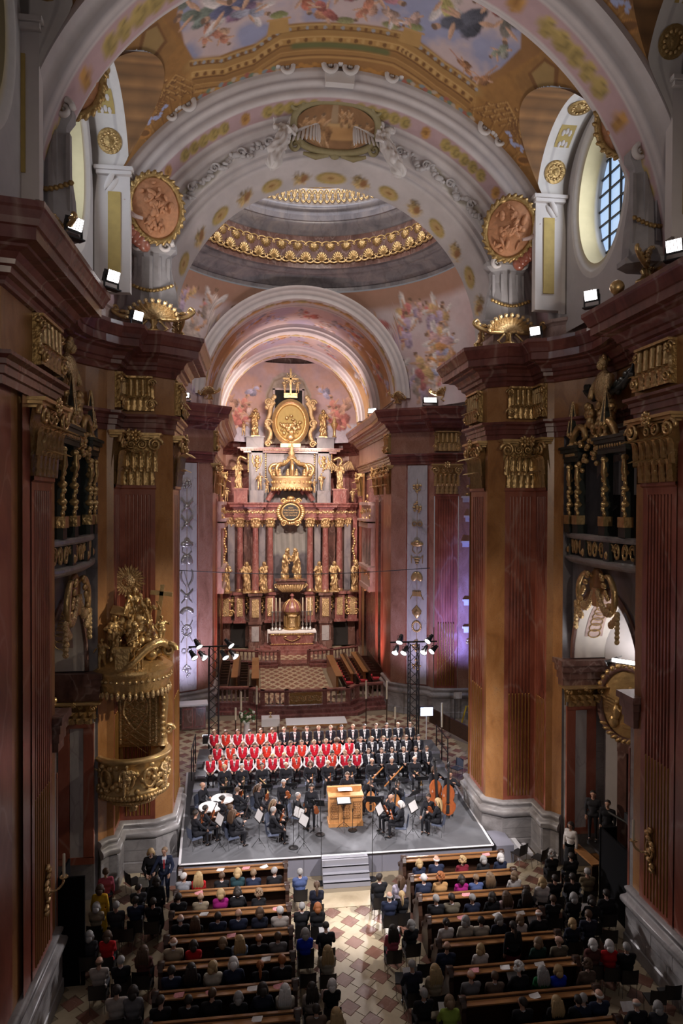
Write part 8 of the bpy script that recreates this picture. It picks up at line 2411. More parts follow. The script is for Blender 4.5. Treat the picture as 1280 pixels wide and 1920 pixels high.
for a in (('play_f',-3.05,21.36,-50,'violinist with short brown hair behind the timpani','short','b',1,'violin'),('mus_f',-2.35,21.54,-140,'violinist with long wavy brown hair','long','b',1,'violin'),('mus_m',-1.53,21.8,180,'grey-haired violinist before the trumpets','short','g',1,'violin'),('lean_m',-1.2,20.86,-110,'grey-haired violin leader leaning forward','short','g',1,'violin'),('mus_f',-3.47,20.81,-60,'dark-haired viola player by the timpani','bun','d',1,None),('mus_m',-3.94,20.2,-70,'young violinist with glasses','short','d',1,'violin'),('mus_m',-4.2,19.9,-60,'dark-haired bearded violinist at the left front edge','short','d',1,'violin'),('mus_m',-3.2,20.15,-65,'brown-haired violinist in the second desk','short','b',1,None),('play_f',-3.12,19.8,-70,'violinist with long reddish hair playing at the left front','long','b',1,'play'),('mus_f',-1.9,20.35,-120,'violinist with wavy fair-brown hair','long','s',1,'violin'),('mus_m',-1.93,19.85,-85,'grey-haired violinist seated on a black stool at the front','short','g',1,'violin'),('cello',1.34,21.66,170,'dark-haired cellist beside the organ','short','d',1,'cello'),('cello',2.18,21.3,150,'bearded brown-haired cellist beside the violists','short','b',1,'cello'),('mus_m',1.75,20.3,110,'balding violist bending forward','balding','s',1,'violin'),('mus_f',1.95,19.8,75,'white-haired violist in a black coat at the front right','bob','w',1,'violin'),('mus_f',2.91,20.2,150,'dark-haired violinist with a red violin','bun','d',1,'violin'),('mus_f',3.12,19.85,60,'fair long-haired violinist at the right front edge','long','l',1,None),('standviolin',-0.72,20.6,180,'standing violinist with dark hair','ponytail','d',0,'violin'),('wind',-4.15,21.9,-120,'bald timpanist at the kettledrums','balding','s',1,None),('bass',3.44,21.5,185,'standing bass player with brown hair','bob','b',0,'bass'),('bass',3.85,21.05,160,'second standing bass player','short','d',0,'bass')):
 player(a[0],a[1],a[2],Z0,a[3],a[4],a[5],a[6],a[7],a[8])
# organist and chest organ
person('organ',(0.58,22.0,0.62),PI,'organist leaning over the wooden chest organ','top',BK,'short','b','musicians in black')
t = thing('chest_organ','honey coloured wooden chest organ with carved pierced front panels','organ',(0.45,21.45,0.6))
obj('case',MB().box((0,0,0.5),(1.06,0.5,0.92)).box((0,0,0.06),(1.12,0.56,0.12)),'oak',t)
obj('top',MB().box((0,0,0.98),(1.14,0.6,0.05)).box((0,0.22,1.06),(1.14,0.1,0.12)),'oak',t)
for x in (-0.36,0,0.36):
 o = obj('pierced_panel',MB().box((x,-0.25,0.52),(0.27,0.02,0.56)),'woodlight',t)
 g = MB()
 for k in range(12): g.tube([(x + 0.05 * math.cos(q) + 0.065 * (k % 3 - 1),-0.265,0.34 + 0.12 * (k // 3) + 0.045 * math.sin(q)) for q in np.linspace(0,2 * PI,7,endpoint=False)],0.008,4,closed=True)
 obj('tracery',g,'oak',o)['kind'] = 'stuff'
o = place('sheet_music',SHEET,None,(0.45,21.5,1.69),(0,0,PI)); tag(o,'white score lying on the chest organ','sheet music')
# timpani
for x,y,n in ((-3.5,21.95,'rear'),(-3.85,21.4,'front')):
 t = thing('timpani',f'{n} kettledrum with a white head beside the timpanist','drum',(x,y,0.6))
 obj('kettle',MB().lathe([(0.08,0.2),(0.22,0.3),(0.33,0.5),(0.36,0.78)],20),'drum',t,True); obj('drumhead',MB().lathe([(0.0,0.80),(0.37,0.80),(0.38,0.76)],24),'white',t,True)
 for k in range(3): a = 2 * PI * k / 3; obj('leg',MB().tube([(0.32 * math.cos(a),0.32 * math.sin(a),0.6),(0.3 * math.cos(a),0.3 * math.sin(a),0)],0.015,5),'chrome',t)
for x,y,rz,tl,lb in ((-2.33,20.3,5.1,1.15,'music stand before the left front violins'),(-1.12,20.35,5.4,1.15,'music stand between the violin desks'),(-1.0,19.85,5.2,1.15,'music stand before the seated front violinist'),(0.35,21.0,0.0,0.35,"conductor's music stand before the chest organ"),(-0.5,20.95,2.9,1.0,'music stand of the standing violinist'),(1.37,20.3,1.0,1.15,'music stand before the violists'),(2.45,20.35,0.8,1.1,'music stand before the right violins'),(1.3,21.0,2.9,1.0,'music stand before the cellos'),(-3.5,20.2,5.2,1.2,'music stand of the second violins'),(-1.75,20.85,2.6,1.0,'music stand before the grey-haired violinist'),(2.75,21.3,-2.6,0.9,'tall music stand before the double basses')): stand((x,y,Z0),rz,lb,lb[:5] != 'tall ',tl)
for x,y,z,h,lb in ((-0.42,20.75,0.6,1.3,'microphone stand beside the standing violinist'),(-1.3,20.05,0.6,1.35,'microphone stand among the front violins'),(-0.55,19.1,0,1.7,'microphone stand left of the platform steps'),(0.95,19.15,0,1.7,'microphone stand right of the platform steps'),(0.62,20.9,0.6,0.6,'short microphone stand before the chest organ'),(2.3,21.7,0.6,1.9,'microphone stand behind the cellos')):
 t = thing('microphone_stand','black round-based ' + lb,'microphone stand',(x,y,z))
 obj('base',MB().lathe([(0.14,0),(0.14,0.025),(0.03,0.04)],16),'black',t); obj('shaft',MB().tube([(0,0,0.03),(0,0,h)],0.010,6),'black',t); obj('microphone',MB().tube([(0,0,h),(0,-0.04,h + 0.12)],0.018,6),'black',t)

# lighting trusses
for s in (-1,1):
 side = 'right' if s > 0 else 'left'; tx = 4.13 * s
 t = thing('lighting_truss',f'black lattice lighting tower {side} behind the choir','truss',(tx,27.4,0))
 for a in (-0.19,0.19):
  for b in (-0.19,0.19): obj('chord',MB().tube([(a,b,0),(a,b,5.15)],0.028,6),'black',t)
 g = MB()
 for k in range(14):
  z = 0.1 + 0.36 * k
  for (a,b,c,d) in ((-1,-1,1,-1),(1,-1,1,1),(1,1,-1,1),(-1,1,-1,-1)): g.tube([(a * 0.19,b * 0.19,z),(c * 0.19,d * 0.19,z + 0.36)],0.013,4)
 obj('lattice',g,'black',t)['kind'] = 'stuff'
 obj('crossbar',MB().tube([(-1.0,0,5.2),(1.0,0,5.2)],0.035,6),'black',t); obj('base',MB().box((0,0,0.03),(0.9,0.9,0.06)),'black',t)
 PN = ('upper outer','upper inner','lower outermost','lower outer','lower inner','lower innermost')
 for i,(x,z) in enumerate(((-0.62,5.34),(0.62,5.34),(-0.80,4.90),(-0.42,4.88),(0.42,4.88),(0.80,4.90))):
  px,py,pz = tx + x,27.2,z; aim = Vector((-x * 1.2 * s + vr.uniform(-1,1),22.6,0.5))
  l = thing('stage_lamp',f'{PN[i if s < 0 else (1, 0, 5, 4, 3, 2)[i]]} stage lamp on the {side} lighting tower','lamp',(px,py,pz)); l.rotation_euler = ((aim - Vector((px,py,pz))).to_track_quat('-Z','Y')).to_euler()
  obj('body',MB().lathe([(0.0,0.26),(0.07,0.25),(0.09,0.1),(0.10,0.0),(0.15,-0.16),(0.14,-0.16),(0.09,0.0)],14),'black',l,True); obj('lens',MB().lathe([(0.0,-0.12),(0.13,-0.14)],14),'lens',l)
  obj('yoke',MB().tube([(-0.12,0,0),(-0.13,0.1,0.12),(0.13,0.1,0.12),(0.12,0,0)],0.012,5),'black',l)
  light('stage_lamp_beam','SPOT',Vector((px,py,pz)) + (aim - Vector((px,py,pz))).normalized() * 0.25,850,(1.0,0.94,0.96),aim,0.1,62,0.6)
# blue flood, cabinet, people's altar, candles, flowers
t = thing('blue_flood','glowing blue-white flood lamp on a stand right of the choir','lamp',(5.35,29.9,0)); obj('stand',MB().tube([(0,0,0),(0,0,1.25)],0.025,6).box((0,0,0.02),(0.5,0.5,0.04)),'white',t); obj('housing',MB().box((0,0.05,1.45),(0.62,0.16,0.42)),'black',t); obj('lamp_glass',MB().box((0,-0.045,1.45),(0.56,0.02,0.36)),'bluelens',t)
light('blue_flood_beam','SPOT',(5.6,30.2,1.7),7000,(0.16,0.22,1.0),(9.6,33.2,6.0),0.2,62,0.9)
t = thing('blue_flood','low flood lamp hidden left of the choir beside the cabinet','lamp',(-4.6,30.5,0)); obj('housing',MB().box((0,0,0.35),(0.4,0.3,0.3)),'black',t); obj('lamp_glass',MB().box((-0.05,0.16,0.38),(0.34,0.02,0.24)),'bluelens',t)
light('lilac_flood_beam','SPOT',(-4.5,30.2,0.9),2400,(0.70,0.66,1.0),(-5.6,34.0,5.5),0.2,80,0.9)
light('lilac_flood_beam','SPOT',(4.6,30.0,0.9),1300,(0.72,0.64,1.0),(5.9,34.0,5.5),0.2,70,0.9); light('red_flood_beam','SPOT',(-3.0,36.5,1.2),1500,(1.0,0.42,0.36),(-4.8,39.5,7.0),0.2,100,0.9); light('rose_flood_beam','SPOT',(3.0,36.8,1.2),1500,(1.0,0.44,0.40),(4.8,39.6,7.0),0.2,100,0.9)
t = thing('cabinet','brown inlaid corner cabinet with a white top by the left crossing pier','cabinet',(-5.45,33.1,0),0.12)
obj('body',MB().box((0,0,0.62),(1.15,0.6,1.15)),'brown',t); obj('top',MB().box((0,0,1.23),(1.35,0.75,0.07)),'edge',t)
for x in (-0.28,0.28): o = obj('door',MB().box((x,-0.31,0.62),(0.5,0.03,0.95)),'rose',t); obj('inlay',MB().box((x,-0.33,0.62),(0.38,0.015,0.8)),'brown',o)
t = thing('altar_table','long low table altar with a white cloth behind the choir','altar',(0.3,30.4,0)); obj('top',MB().box((0,0,0.98),(2.7,0.9,0.1)),'woodlight',t); obj('altar_cloth',MB().box((0,0,1.04),(2.76,0.94,0.03)),'white',t)
for x in (-1.1,1.1): obj('support',MB().box((x,0,0.47),(0.25,0.6,0.94)),'woodlight',t)
t = thing('credence_table','small table with a white cloth beside the table altar','table',(-1.75,31.6,0)); obj('tablecloth',MB().box((0,0,0.72),(0.85,0.6,0.35)),'white',t)
for x in (-0.35,0.35):
 for y in (-0.2,0.2): obj('leg',MB().box((x,y,0.28),(0.05,0.05,0.56)),'wood',t)
o = obj('chalice',MB().lathe([(0.08,0),(0.02,0.06),(0.02,0.12),(0.07,0.22),(0.0,0.2)],10),'gold',None,True); o.location = (-1.75,31.6,0.9); tag(o,'small gilt chalice on the white credence table','chalice')
for x,y,h,c,lb in ((-3.35,30.6,1.15,0.55,'short white altar candle farthest left'),(-3.12,31.2,1.4,0.85,'tall white altar candle left of the flowers'),(-2.4,31.2,1.65,0.85,'tall white altar candle beside the credence table'),(2.75,31.2,1.75,0.85,'tall white altar candle left of the right tower'),(3.75,31.2,1.7,0.85,'tall white altar candle nearest the right tower'),(3.95,30.2,1.05,0.55,'short white altar candle by the right tower'),(6.0,29.6,0.8,1.1,'thick white candle on a stand right of the blue flood')):
 t = thing('altar_candle',lb,'candle',(x,y,0)); obj('stand',MB().lathe([(0.16,0),(0.05,0.05),(0.025,0.12),(0.025,h - 0.04),(0.07,h)],10),'wood',t,True); obj('candle',MB().lathe([(0.045,h),(0.045,h + c),(0,h + c + 0.02)],10),'wax',t,True)
t = thing('flower_bouquet','white flower arrangement with green leaves left of the table altar','flowers',(-2.85,30.9,0)); obj('vase',MB().lathe([(0.1,0),(0.16,0.4),(0.12,0.85),(0.16,0.9)],12),'white',t,True)
g = MB(); g2 = MB()
for k in range(26): g.ell((vr.uniform(-0.35,0.35),vr.uniform(-0.2,0.2),1.1 + vr.uniform(-0.2,0.35)),(0.10,0.05,0.05),6,4,R=Matrix.Rotation(k,3,'Y'))
for k in range(12): g2.ell((vr.uniform(-0.33,0.33),vr.uniform(-0.25,0.05),1.12 + vr.uniform(-0.12,0.35)),0.065,7,5)
obj('foliage',g,'leafgreen',t)['kind'] = 'stuff'; obj('blossoms',g2,'flower',t,True)['kind'] = 'stuff'
# empty chairs and railing right of the stage, thin cable across the crossing
for x,y,a in ((5.6,26.0,2.2),(6.1,25.2,2.3),(5.75,24.2,2.4)): chair((x,y,0),a,f'empty dark chair beyond the right end of the choir, {"back" if y > 25.5 else "middle" if y > 25 else "front"} one',CHB)
o = obj('cable',MB().tube([(-6.3 + 12.6 * k / 20,33.0,7.75 - 0.25 * math.sin(PI * k / 20)) for k in range(21)],0.018,4),'black'); tag(o,'thin dark cable stretched across the church before the altar','cable')
t = thing('ramp_railing','curved dark rail and ramp by the right transept doorway','railing',(6.6,30.5,0)); obj('panel',MB().bar((-0.6,1.2,0.7),(1.1,-1.8,0.35),0.08,0.7),'wood',t)
t = thing('wet_floor_sign','yellow folding floor sign in the right transept doorway','sign',(8.1,32.4,0));
for s in (-1,1): obj('panel',MB().bar((s * 0.28,0,0.0),(s * 0.05,0,0.85),0.06,0.05),plain('yellow_plastic',(0.75,0.55,0.03),0.5),t)
t = thing('notice_stand','dark stand with a small notice board in the right transept','notice stand',(7.4,32.2,0)); obj('shaft',MB().tube([(0,0,0),(0,0,1.4)],0.02,6).box((0,0,0.02),(0.3,0.3,0.03)),'black',t); obj('board',MB().box((0.15,0,1.45),(0.4,0.03,0.3)),'paper',t)
# spot lamps of the galleries turned on the pulpit and the piers
light('pulpit_spot','SPOT',(6.4,17.4,10.9),3600,(1.0,0.86,0.66),(-5.6,20.0,5.6),0.12,34,0.7)
light('pier_spot','SPOT',(-6.4,17.4,10.9),2200,(1.0,0.80,0.62),(5.7,20.6,4.5),0.12,44,0.8)
# ------------------------------------------------------------------ pews, side chairs and the audience
KY = 1.0149
PEWL = [18.5,17.46,16.55,15.65,14.75,13.88,13.05]; PEWR = [18.4,17.46,16.57,15.66,14.77,13.86,12.98,12.14]
def pew_meshes(L):
 seat = MB().box((0,0.24,0.43),(L,0.40,0.04)).box((0,0.06,0.2),(L,0.03,0.4)).mesh('seat','wood')
 back = MB().box((0,0,0.5),(L,0.05,0.95)).mesh('backrest','wood')
 led = MB().box((0,-0.11,0),(L,0.27,0.03),0,0,1,-0.18).mesh('book_rest','woodlight')
 cap = MB().box((0,0.03,0.985),(L,0.07,0.035)).mesh('top_rail','woodlight')
 pan = MB().box((0,-0.03,0.48),(L / 4 - 0.12,0.02,0.6)).mesh('back_panel','wood')
 return seat,back,led,cap,pan
ENDM = MB()
pr = [(-0.30,0),(0.40,0),(0.42,0.30),(0.34,0.46),(0.40,0.62),(0.26,0.74),(0.12,0.86),(0.10,1.02),(-0.02,1.10),(-0.16,1.08),(-0.26,0.96),(-0.20,0.80),(-0.28,0.55)]
ENDM.add([(-0.05,y,z) for y,z in pr] + [(0.05,y,z) for y,z in pr],[tuple(range(13)),tuple(range(25,12,-1))] + [(i,i + 13,(i + 1) % 13 + 13,(i + 1) % 13) for i in range(13)])
ENDM = ENDM.mesh('end_panel','wood')
SCL = MB().tube([(0,0,0),(0,-0.001,0.001)],0.01,4)
SCL = MB().lathe([(0.0,-0.075),(0.09,-0.075),(0.10,-0.05),(0.10,0.05),(0.09,0.075),(0,0.075)],14).mesh('scroll','wood',True)
for nm,ys,x0,x1 in (('left',PEWL,-4.48,-1.60),('right',PEWR,1.76,4.66)):
 L = x1 - x0 - 0.1; kit = pew_meshes(L)
 for i,y in enumerate(ys):
  y *= KY; t = thing('pew',('dark wooden front kneeling pew with a light book rest, %s block' % nm) if i == 0 else f'dark wooden pew, {ORD[i - 1]} behind the kneeling pew, {nm} block','pew',((x0 + x1) / 2,y,0),0,f'pews of the {nm} block',(1,0.88,0.84))
  if i: place('seat',kit[0],t)
  place('backrest',kit[1],t); place('book_rest',kit[2],t,(0,0,0.955)); place('top_rail',kit[3],t)
  for k in range(4): place('back_panel',kit[4],t,(-L / 2 + L * (k + 0.5) / 4,0,0))
  for s in (-1,1):
   e = place('end_panel',ENDM,t,(s * (L / 2 + 0.05),0,0)); place('scroll',SCL,e,(0,-0.08,1.03),(0,PI / 2,0)); place('scroll',SCL,e,(0,0.33,0.60),(0,PI / 2,0),(0.7,0.7,1))
PAL = dict(lgrey=(0.34,0.35,0.38),red=(0.42,0.012,0.015),black=(0.012,0.012,0.014),teal=(0.02,0.05,0.06),navy=(0.018,0.024,0.05),beige=(0.36,0.29,0.20),magenta=(0.30,0.015,0.16),dnavy=(0.016,0.018,0.032),greige=(0.33,0.29,0.26),lblue=(0.26,0.32,0.42),grey=(0.15,0.145,0.15),cream=(0.50,0.46,0.38),dred=(0.15,0.012,0.025),tan=(0.42,0.24,0.10),blue=(0.07,0.10,0.22),white=(0.58,0.55,0.53),olive=(0.14,0.12,0.085),ppink=(0.52,0.38,0.38),green=(0.015,0.04,0.03),brown=(0.12,0.085,0.065),bgreen=(0.012,0.11,0.035),royal=(0.010,0.035,0.42),stripe=(0.38,0.35,0.28),charcoal=(0.035,0.035,0.04),plaid=(0.10,0.035,0.03),floral=(0.42,0.38,0.46),rose=(0.40,0.08,0.12),lime=(0.26,0.36,0.06),khaki=(0.13,0.10,0.06),yellow=(0.62,0.36,0.02))
AUD = [
(-4.34,18.02,0.0,'m','sitR','lgrey','short','w','suit','white-haired man in a pale grey blazer,first left pew','left pews'),
(-3.94,18.02,0.0,'f','sit','red','long','l','top','blonde woman in a red top,first left pew','left pews'),
(-3.33,18.02,0.0,'m','sit','black','short','b','suit','dark-haired man in a black jacket,first left pew','left pews'),
(-2.91,18.02,0.0,'f','sit','teal','bob','l','top','fair woman in a dark teal jacket,first left pew','left pews'),
(-2.49,18.02,0.0,'m','sit','navy','short','s','suit','man in a navy jacket,first left pew','left pews'),
(-1.94,18.02,0.0,'m','sitR','black','short','g','suit','grey-haired man in black turning aside,first left pew','left pews'),
(-4.36,17.1,0.0,'m','sit','black','short','d','suit','black-haired man in a black jacket,second left pew','left pews'),
(-3.81,17.1,0.0,'m','sit','beige','balding','s','suit','balding man in a beige jacket,second left pew','left pews'),
(-3.31,17.1,0.0,'f','sit','magenta','bob','l','top','blonde woman in a magenta top,second left pew','left pews'),
(-2.89,17.1,0.0,'f','read','black','bob','d','top','dark-haired woman reading a leaflet,second left pew','left pews'),
(-2.35,17.1,0.0,'f','sit','black','curly','s','top','curly-haired woman in black,second left pew','left pews'),
(-4.21,16.18,0.0,'m','sit','black','balding','g','suit','bald man in a dark suit,third left pew','left pews'),
(-3.86,16.18,0.0,'f','sit','black','long','b','top','long-haired brunette in black,third left pew','left pews'),
(-3.33,16.18,0.0,'m','sit','navy','short','d','suit','dark-haired man in a navy suit,third left pew','left pews'),
(-2.84,16.18,0.0,'m','sit','navy','balding','s','suit','bald man in navy,third left pew','left pews'),
(-2.33,16.18,0.0,'f','sit','dnavy','bob','b','top','brown-haired woman in dark blue,third left pew','left pews'),
(-1.83,16.18,0.0,'m','sitL','greige','short','w','top','grey-haired man in a pale grey sweater,third left pew','left pews'),
(-4.26,15.27,0.0,'m','sit','beige','balding','w','suit','balding man in a beige jacket,fourth left pew','left pews'),
(-3.82,15.27,0.0,'f','sit','red','bob','d','top','dark-haired woman in a red top,fourth left pew','left pews'),
(-3.17,15.27,0.0,'f','sit','black','bob','s','top','brown-haired woman in black,fourth left pew','left pews'),
(-2.79,15.27,0.0,'f','sit','lblue','long','l','top','long-haired blonde in pale blue,fourth left pew','left pews'),
(-2.35,15.27,0.0,'m','sit','black','balding','r','suit','bald ginger man in black,fourth left pew','left pews'),
(-1.92,15.27,0.0,'m','sit','grey','short','b','suit','brown-haired man in a grey jacket,fourth left pew','left pews'),
(-4.2,14.39,0.0,'m','sit','navy','short','d','suit','dark-haired man in navy,fifth left pew','left pews'),
(-3.79,14.39,0.0,'f','sit','black','long','d','top','woman in black with long black hair,fifth left pew','left pews'),
(-3.34,14.39,0.0,'f','sitR','cream','bob','l','top','fair woman in a cream jacket,fifth left pew','left pews'),
(-2.9,14.39,0.0,'m','read','navy','bob','w','top','white-haired man in navy with a raised hand,fifth left pew','left pews'),
(-2.33,14.39,0.0,'f','sit','black','ponytail','r','top','woman with a ginger ponytail in black,fifth left pew','left pews'),
(-1.86,14.39,0.0,'m','sit','black','short','r','suit','ginger-haired man in a black suit,fifth left pew','left pews'),
(-4.32,13.54,0.0,'m','sitR','black','short','d','top','dark-haired man in a black coat,sixth left pew','left pews'),
(-3.76,13.54,0.0,'m','sit','black','short','d','suit','man in black with cropped hair,sixth left pew','left pews'),
(-3.35,13.54,0.0,'m','lean','black','short','b','top','brown-haired man leaning sideways in black,sixth left pew','left pews'),
(-2.77,13.54,0.0,'f','sit','black','bob','g','top','grey-haired woman in black with a red strap,sixth left pew','left pews'),
(-2.28,13.54,0.0,'f','read','dnavy','bob','d','top','dark-haired woman in navy with a leaflet,sixth left pew','left pews'),
(-1.83,13.54,0.0,'f','sit','cream','long','w','top','woman with long pale blonde hair,sixth left pew','left pews'),
(2.08,18.02,0.0,'f','sit','navy','bob','l','top','blonde woman in navy,first right pew','right pews'),
(2.57,18.02,0.0,'m','sit','navy','balding','w','suit','bald pink-headed man in navy,first right pew','right pews'),
(3.32,18.02,0.0,'f','sit','dred','curly','l','top','curly blonde woman in dark red,first right pew','right pews'),
(3.93,18.02,0.0,'f','sit','black','bob','g','top','grey-haired woman with a red scarf,first right pew','right pews'),
(4.43,18.02,0.0,'f','sit','navy','bob','w','top','white-haired woman in navy,first right pew','right pews'),
(1.98,17.12,0.0,'m','sit','navy','short','w','suit','grey-haired man in a navy suit,second right pew','right pews'),
(2.43,17.12,0.0,'f','sit','tan','curly','r','top','woman with ginger curls in a tan top,second right pew','right pews'),
(3.01,17.12,0.0,'f','sit','magenta','bob','d','top','dark-haired woman in a magenta top,second right pew','right pews'),
(3.41,17.12,0.0,'m','sit','blue','short','s','top','man in a blue shirt,second right pew','right pews'),
(3.79,17.12,0.0,'f','sit','black','long','s','top','woman in black with long fair-brown hair,second right pew','right pews'),
(4.47,17.12,0.0,'f','sitR','white','bob','s','top','woman in a white cardigan,second right pew','right pews'),
(2.06,16.19,0.0,'m','sit','black','short','g','suit','grey-haired man in a black suit,third right pew','right pews'),
(2.46,16.19,0.0,'m','sit','olive','short','d','suit','dark-haired man in an olive jacket,third right pew','right pews'),
(3.0,16.19,0.0,'m','sit','navy','short','g','suit','grey-haired man in a navy jacket,third right pew','right pews'),
(3.51,16.19,0.0,'f','sitR','black','bob','d','top','dark-haired woman in black raising a hand,third right pew','right pews'),
(3.89,16.19,0.0,'f','sit','ppink','long','b','top','long-haired brunette in pale pink,third right pew','right pews'),
(4.41,16.19,0.0,'f','sit','black','long','d','top','woman in black with long dark hair,third right pew','right pews'),
(2.06,15.29,0.0,'f','sit','white','bun','d','top','dark-haired woman with a bun in white,fourth right pew','right pews'),
(2.53,15.29,0.0,'f','sitR','cream','bob','g','top','grey-haired woman in a cream jacket,fourth right pew','right pews'),
(2.92,15.29,0.0,'m','sit','cream','short','d','suit','dark-haired man in a cream jacket,fourth right pew','right pews'),
(3.36,15.29,0.0,'f','sit','dnavy','bob','g','top','grey-haired woman in a dark quilted jacket,fourth right pew','right pews'),
(3.89,15.29,0.0,'f','sit','white','bob','s','top','brown-haired woman in white,fourth right pew','right pews'),
(4.39,15.29,0.0,'m','read','black','balding','w','suit','bald man in a dark suit,fourth right pew','right pews'),
(1.77,14.37,0.0,'m','lean','navy','balding','b','suit','man in navy leaning aside,fifth right pew','right pews'),
(2.58,14.37,0.0,'f','sitR','white','bob','l','top','blonde woman in a pale grey cardigan,fifth right pew','right pews'),
(3.94,14.37,0.0,'f','sitR','green','bob','s','top','woman in dark green with a pink scarf,fifth right pew','right pews'),
(4.46,14.37,0.0,'m','sitL','olive','balding','s','suit','bald man in an olive jacket turning to a woman,fifth right pew','right pews'),
(2.07,13.47,0.0,'m','sit','grey','balding','r','top','bald man with a blue scarf,sixth right pew','right pews'),
(2.59,13.47,0.0,'m','sit','brown','short','b','suit','dark-haired man in a brown-grey jacket,sixth right pew','right pews'),
(3.15,13.47,0.0,'f','read','black','curly','w','top','woman with long grey curls,sixth right pew','right pews'),
(3.64,13.47,0.0,'f','sit','bgreen','long','g','top','woman in a bright green top,sixth right pew','right pews'),
(4.0,13.47,0.0,'f','sit','royal','bob','l','top','blonde woman in royal blue,sixth right pew','right pews'),
(4.65,13.47,0.0,'f','lean','brown','curly','b','top','woman in brown with dark curls,sixth right pew','right pews'),
(2.87,12.62,0.0,'m','sitL','black','short','d','suit','dark-haired man in a suit looking round,seventh right pew','right pews'),
(3.56,12.62,0.0,'f','sit','black','long','l','top','woman in black with long blonde hair,seventh right pew','right pews'),
(4.02,12.62,0.0,'m','sit','black','short','d','top','dark-haired man in a black sweater,seventh right pew','right pews'),
(4.47,12.62,0.0,'m','sit','navy','balding','w','suit','bald man in a navy suit,seventh right pew','right pews'),
(4.12,12.62,0.0,'m','sitR','navy','short','g','suit','grey-haired man in a navy suit glancing down,seventh right pew','right pews'),
(-1.24,17.91,1.0,'m','sit','blue','short','g','suit','grey-haired man in a blue jacket by the aisle near the platform steps','left chairs'),
(-0.85,17.22,1.0,'f','sit','dnavy','ponytail','b','top','woman in navy with a brown ponytail beside the aisle near the steps','left chairs'),
(-1.29,16.4,1.0,'m','sit','black','short','g','suit','grey-haired man in a black suit on an aisle chair','left chairs'),
(-0.91,16.31,1.0,'f','sit','black','bob','r','top','ginger-haired woman in black on an aisle chair','left chairs'),
(-1.29,15.33,1.0,'f','sit','royal','bob','g','top','grey-haired woman in royal blue on an aisle chair','left chairs'),
(-0.78,15.49,1.0,'m','read','black','short','d','suit','dark-haired man reading a newspaper beside the aisle','left chairs'),
(-0.84,14.64,1.0,'f','sit','stripe','long','l','top','blonde woman in a striped sweater beside the aisle','left chairs'),
(-1.28,13.57,1.0,'f','sit','greige','long','d','top','dark-haired woman in a pale grey top on an aisle chair','left chairs'),
(-0.85,13.66,1.0,'f','sit','black','bob','w','top','white-blonde woman in black beside the aisle','left chairs'),
(-1.24,12.99,1.0,'m','sit','brown','short','d','suit','dark-haired man in a brown jacket at the lower edge by the aisle','left chairs'),
(-0.87,12.77,1.0,'f','sit','beige','long','l','top','woman with long blonde hair in beige at the lower edge by the aisle','left chairs'),
(-6.33,16.99,1.0,'f','sit','beige','bob','w','top','white-haired woman in a beige shawl by the black screen','left chairs'),
(-5.84,16.9,1.0,'m','sit','charcoal','short','g','top','grey-haired man in charcoal in the left side chairs','left chairs'),
(-5.41,17.1,1.0,'m','sit','navy','short','d','suit','dark-haired man in a navy suit in the left side chairs','left chairs'),
(-4.97,17.0,1.0,'m','sit','black','short','d','top','dark-haired man in black in the left side chairs by the pews','left chairs'),
(-6.23,15.86,1.0,'f','sit','charcoal','bob','g','top','grey-haired woman in a dark coat near the black screen','left chairs'),
(-5.81,15.79,1.0,'f','sit','red','bob','b','top','brown-haired woman in a red sweater in the left side chairs','left chairs'),
(-5.79,14.89,1.0,'m','sit','greige','balding','b','top','balding man in a grey sweater in the left side chairs','left chairs'),
(-5.34,14.91,1.0,'m','sit','black','short','g','suit','grey-haired man in a dark suit in the left side chairs','left chairs'),
(-4.89,15.09,1.0,'f','sit','plaid','long','b','top','woman in a dark red plaid coat with long hair in the left side chairs','left chairs'),
(-5.22,13.88,1.0,'m','sit','greige','short','d','top','dark-haired man in a striped grey top in the left side chairs','left chairs'),
(-4.89,13.84,1.0,'f','sit','grey','bob','d','top','dark-haired woman in a grey coat in the left side chairs','left chairs'),
(-5.45,17.69,1.0,'m','sitR','charcoal','short','d','suit','dark-haired man in a suit turning to talk behind the standing couple','left chairs'),
(0.81,17.32,1.0,'m','sitR','black','short','d','suit','dark-haired man in a black suit beside the aisle near the steps','right chairs'),
(1.36,17.22,1.0,'f','sitL','floral','long','b','top','woman in a pale floral blouse beside the right pews','right chairs'),
(0.94,16.54,1.0,'m','sit','navy','balding','g','suit','balding man in a navy suit beside the right side of the aisle','right chairs'),
(1.27,16.59,1.0,'f','sit','black','ponytail','l','top','woman with a grey-blonde ponytail beside the right pews','right chairs'),
(0.76,15.24,1.0,'f','sit','rose','long','d','top','woman in a rose jacket with long dark hair beside the right side of the aisle','right chairs'),
(1.24,15.41,1.0,'f','sit','black','bob','g','top','grey-haired woman in black beside the right pews','right chairs'),
(0.92,13.87,1.0,'m','read','dnavy','short','g','suit','grey-haired man in navy with a leaflet beside the right side of the aisle','right chairs'),
(1.36,13.73,1.0,'f','sit','beige','long','l','top','blonde woman in a beige jacket beside the right pews','right chairs'),
(0.96,13.1,1.0,'m','sit','black','short','g','suit','grey-haired man in a dark suit at the lower edge right of the aisle','right chairs'),
(1.41,12.77,1.0,'f','read','lime','bob','s','top','woman in a lime green jacket reading at the lower edge right of the aisle','right chairs'),
(5.94,17.99,1.0,'f','sit','black','curly','g','top','woman with grey curls in black by the right pier','right chairs'),
(6.41,17.77,1.0,'m','sit','black','short','d','suit','dark-haired man in black by the right pier','right chairs'),
(5.03,16.6,1.0,'f','sit','white','bob','l','top','blonde woman with an orange and green scarf in the right side chairs','right chairs'),
(5.47,16.79,1.0,'m','sit','black','short','d','top','man in a black coat in the right side chairs','right chairs'),
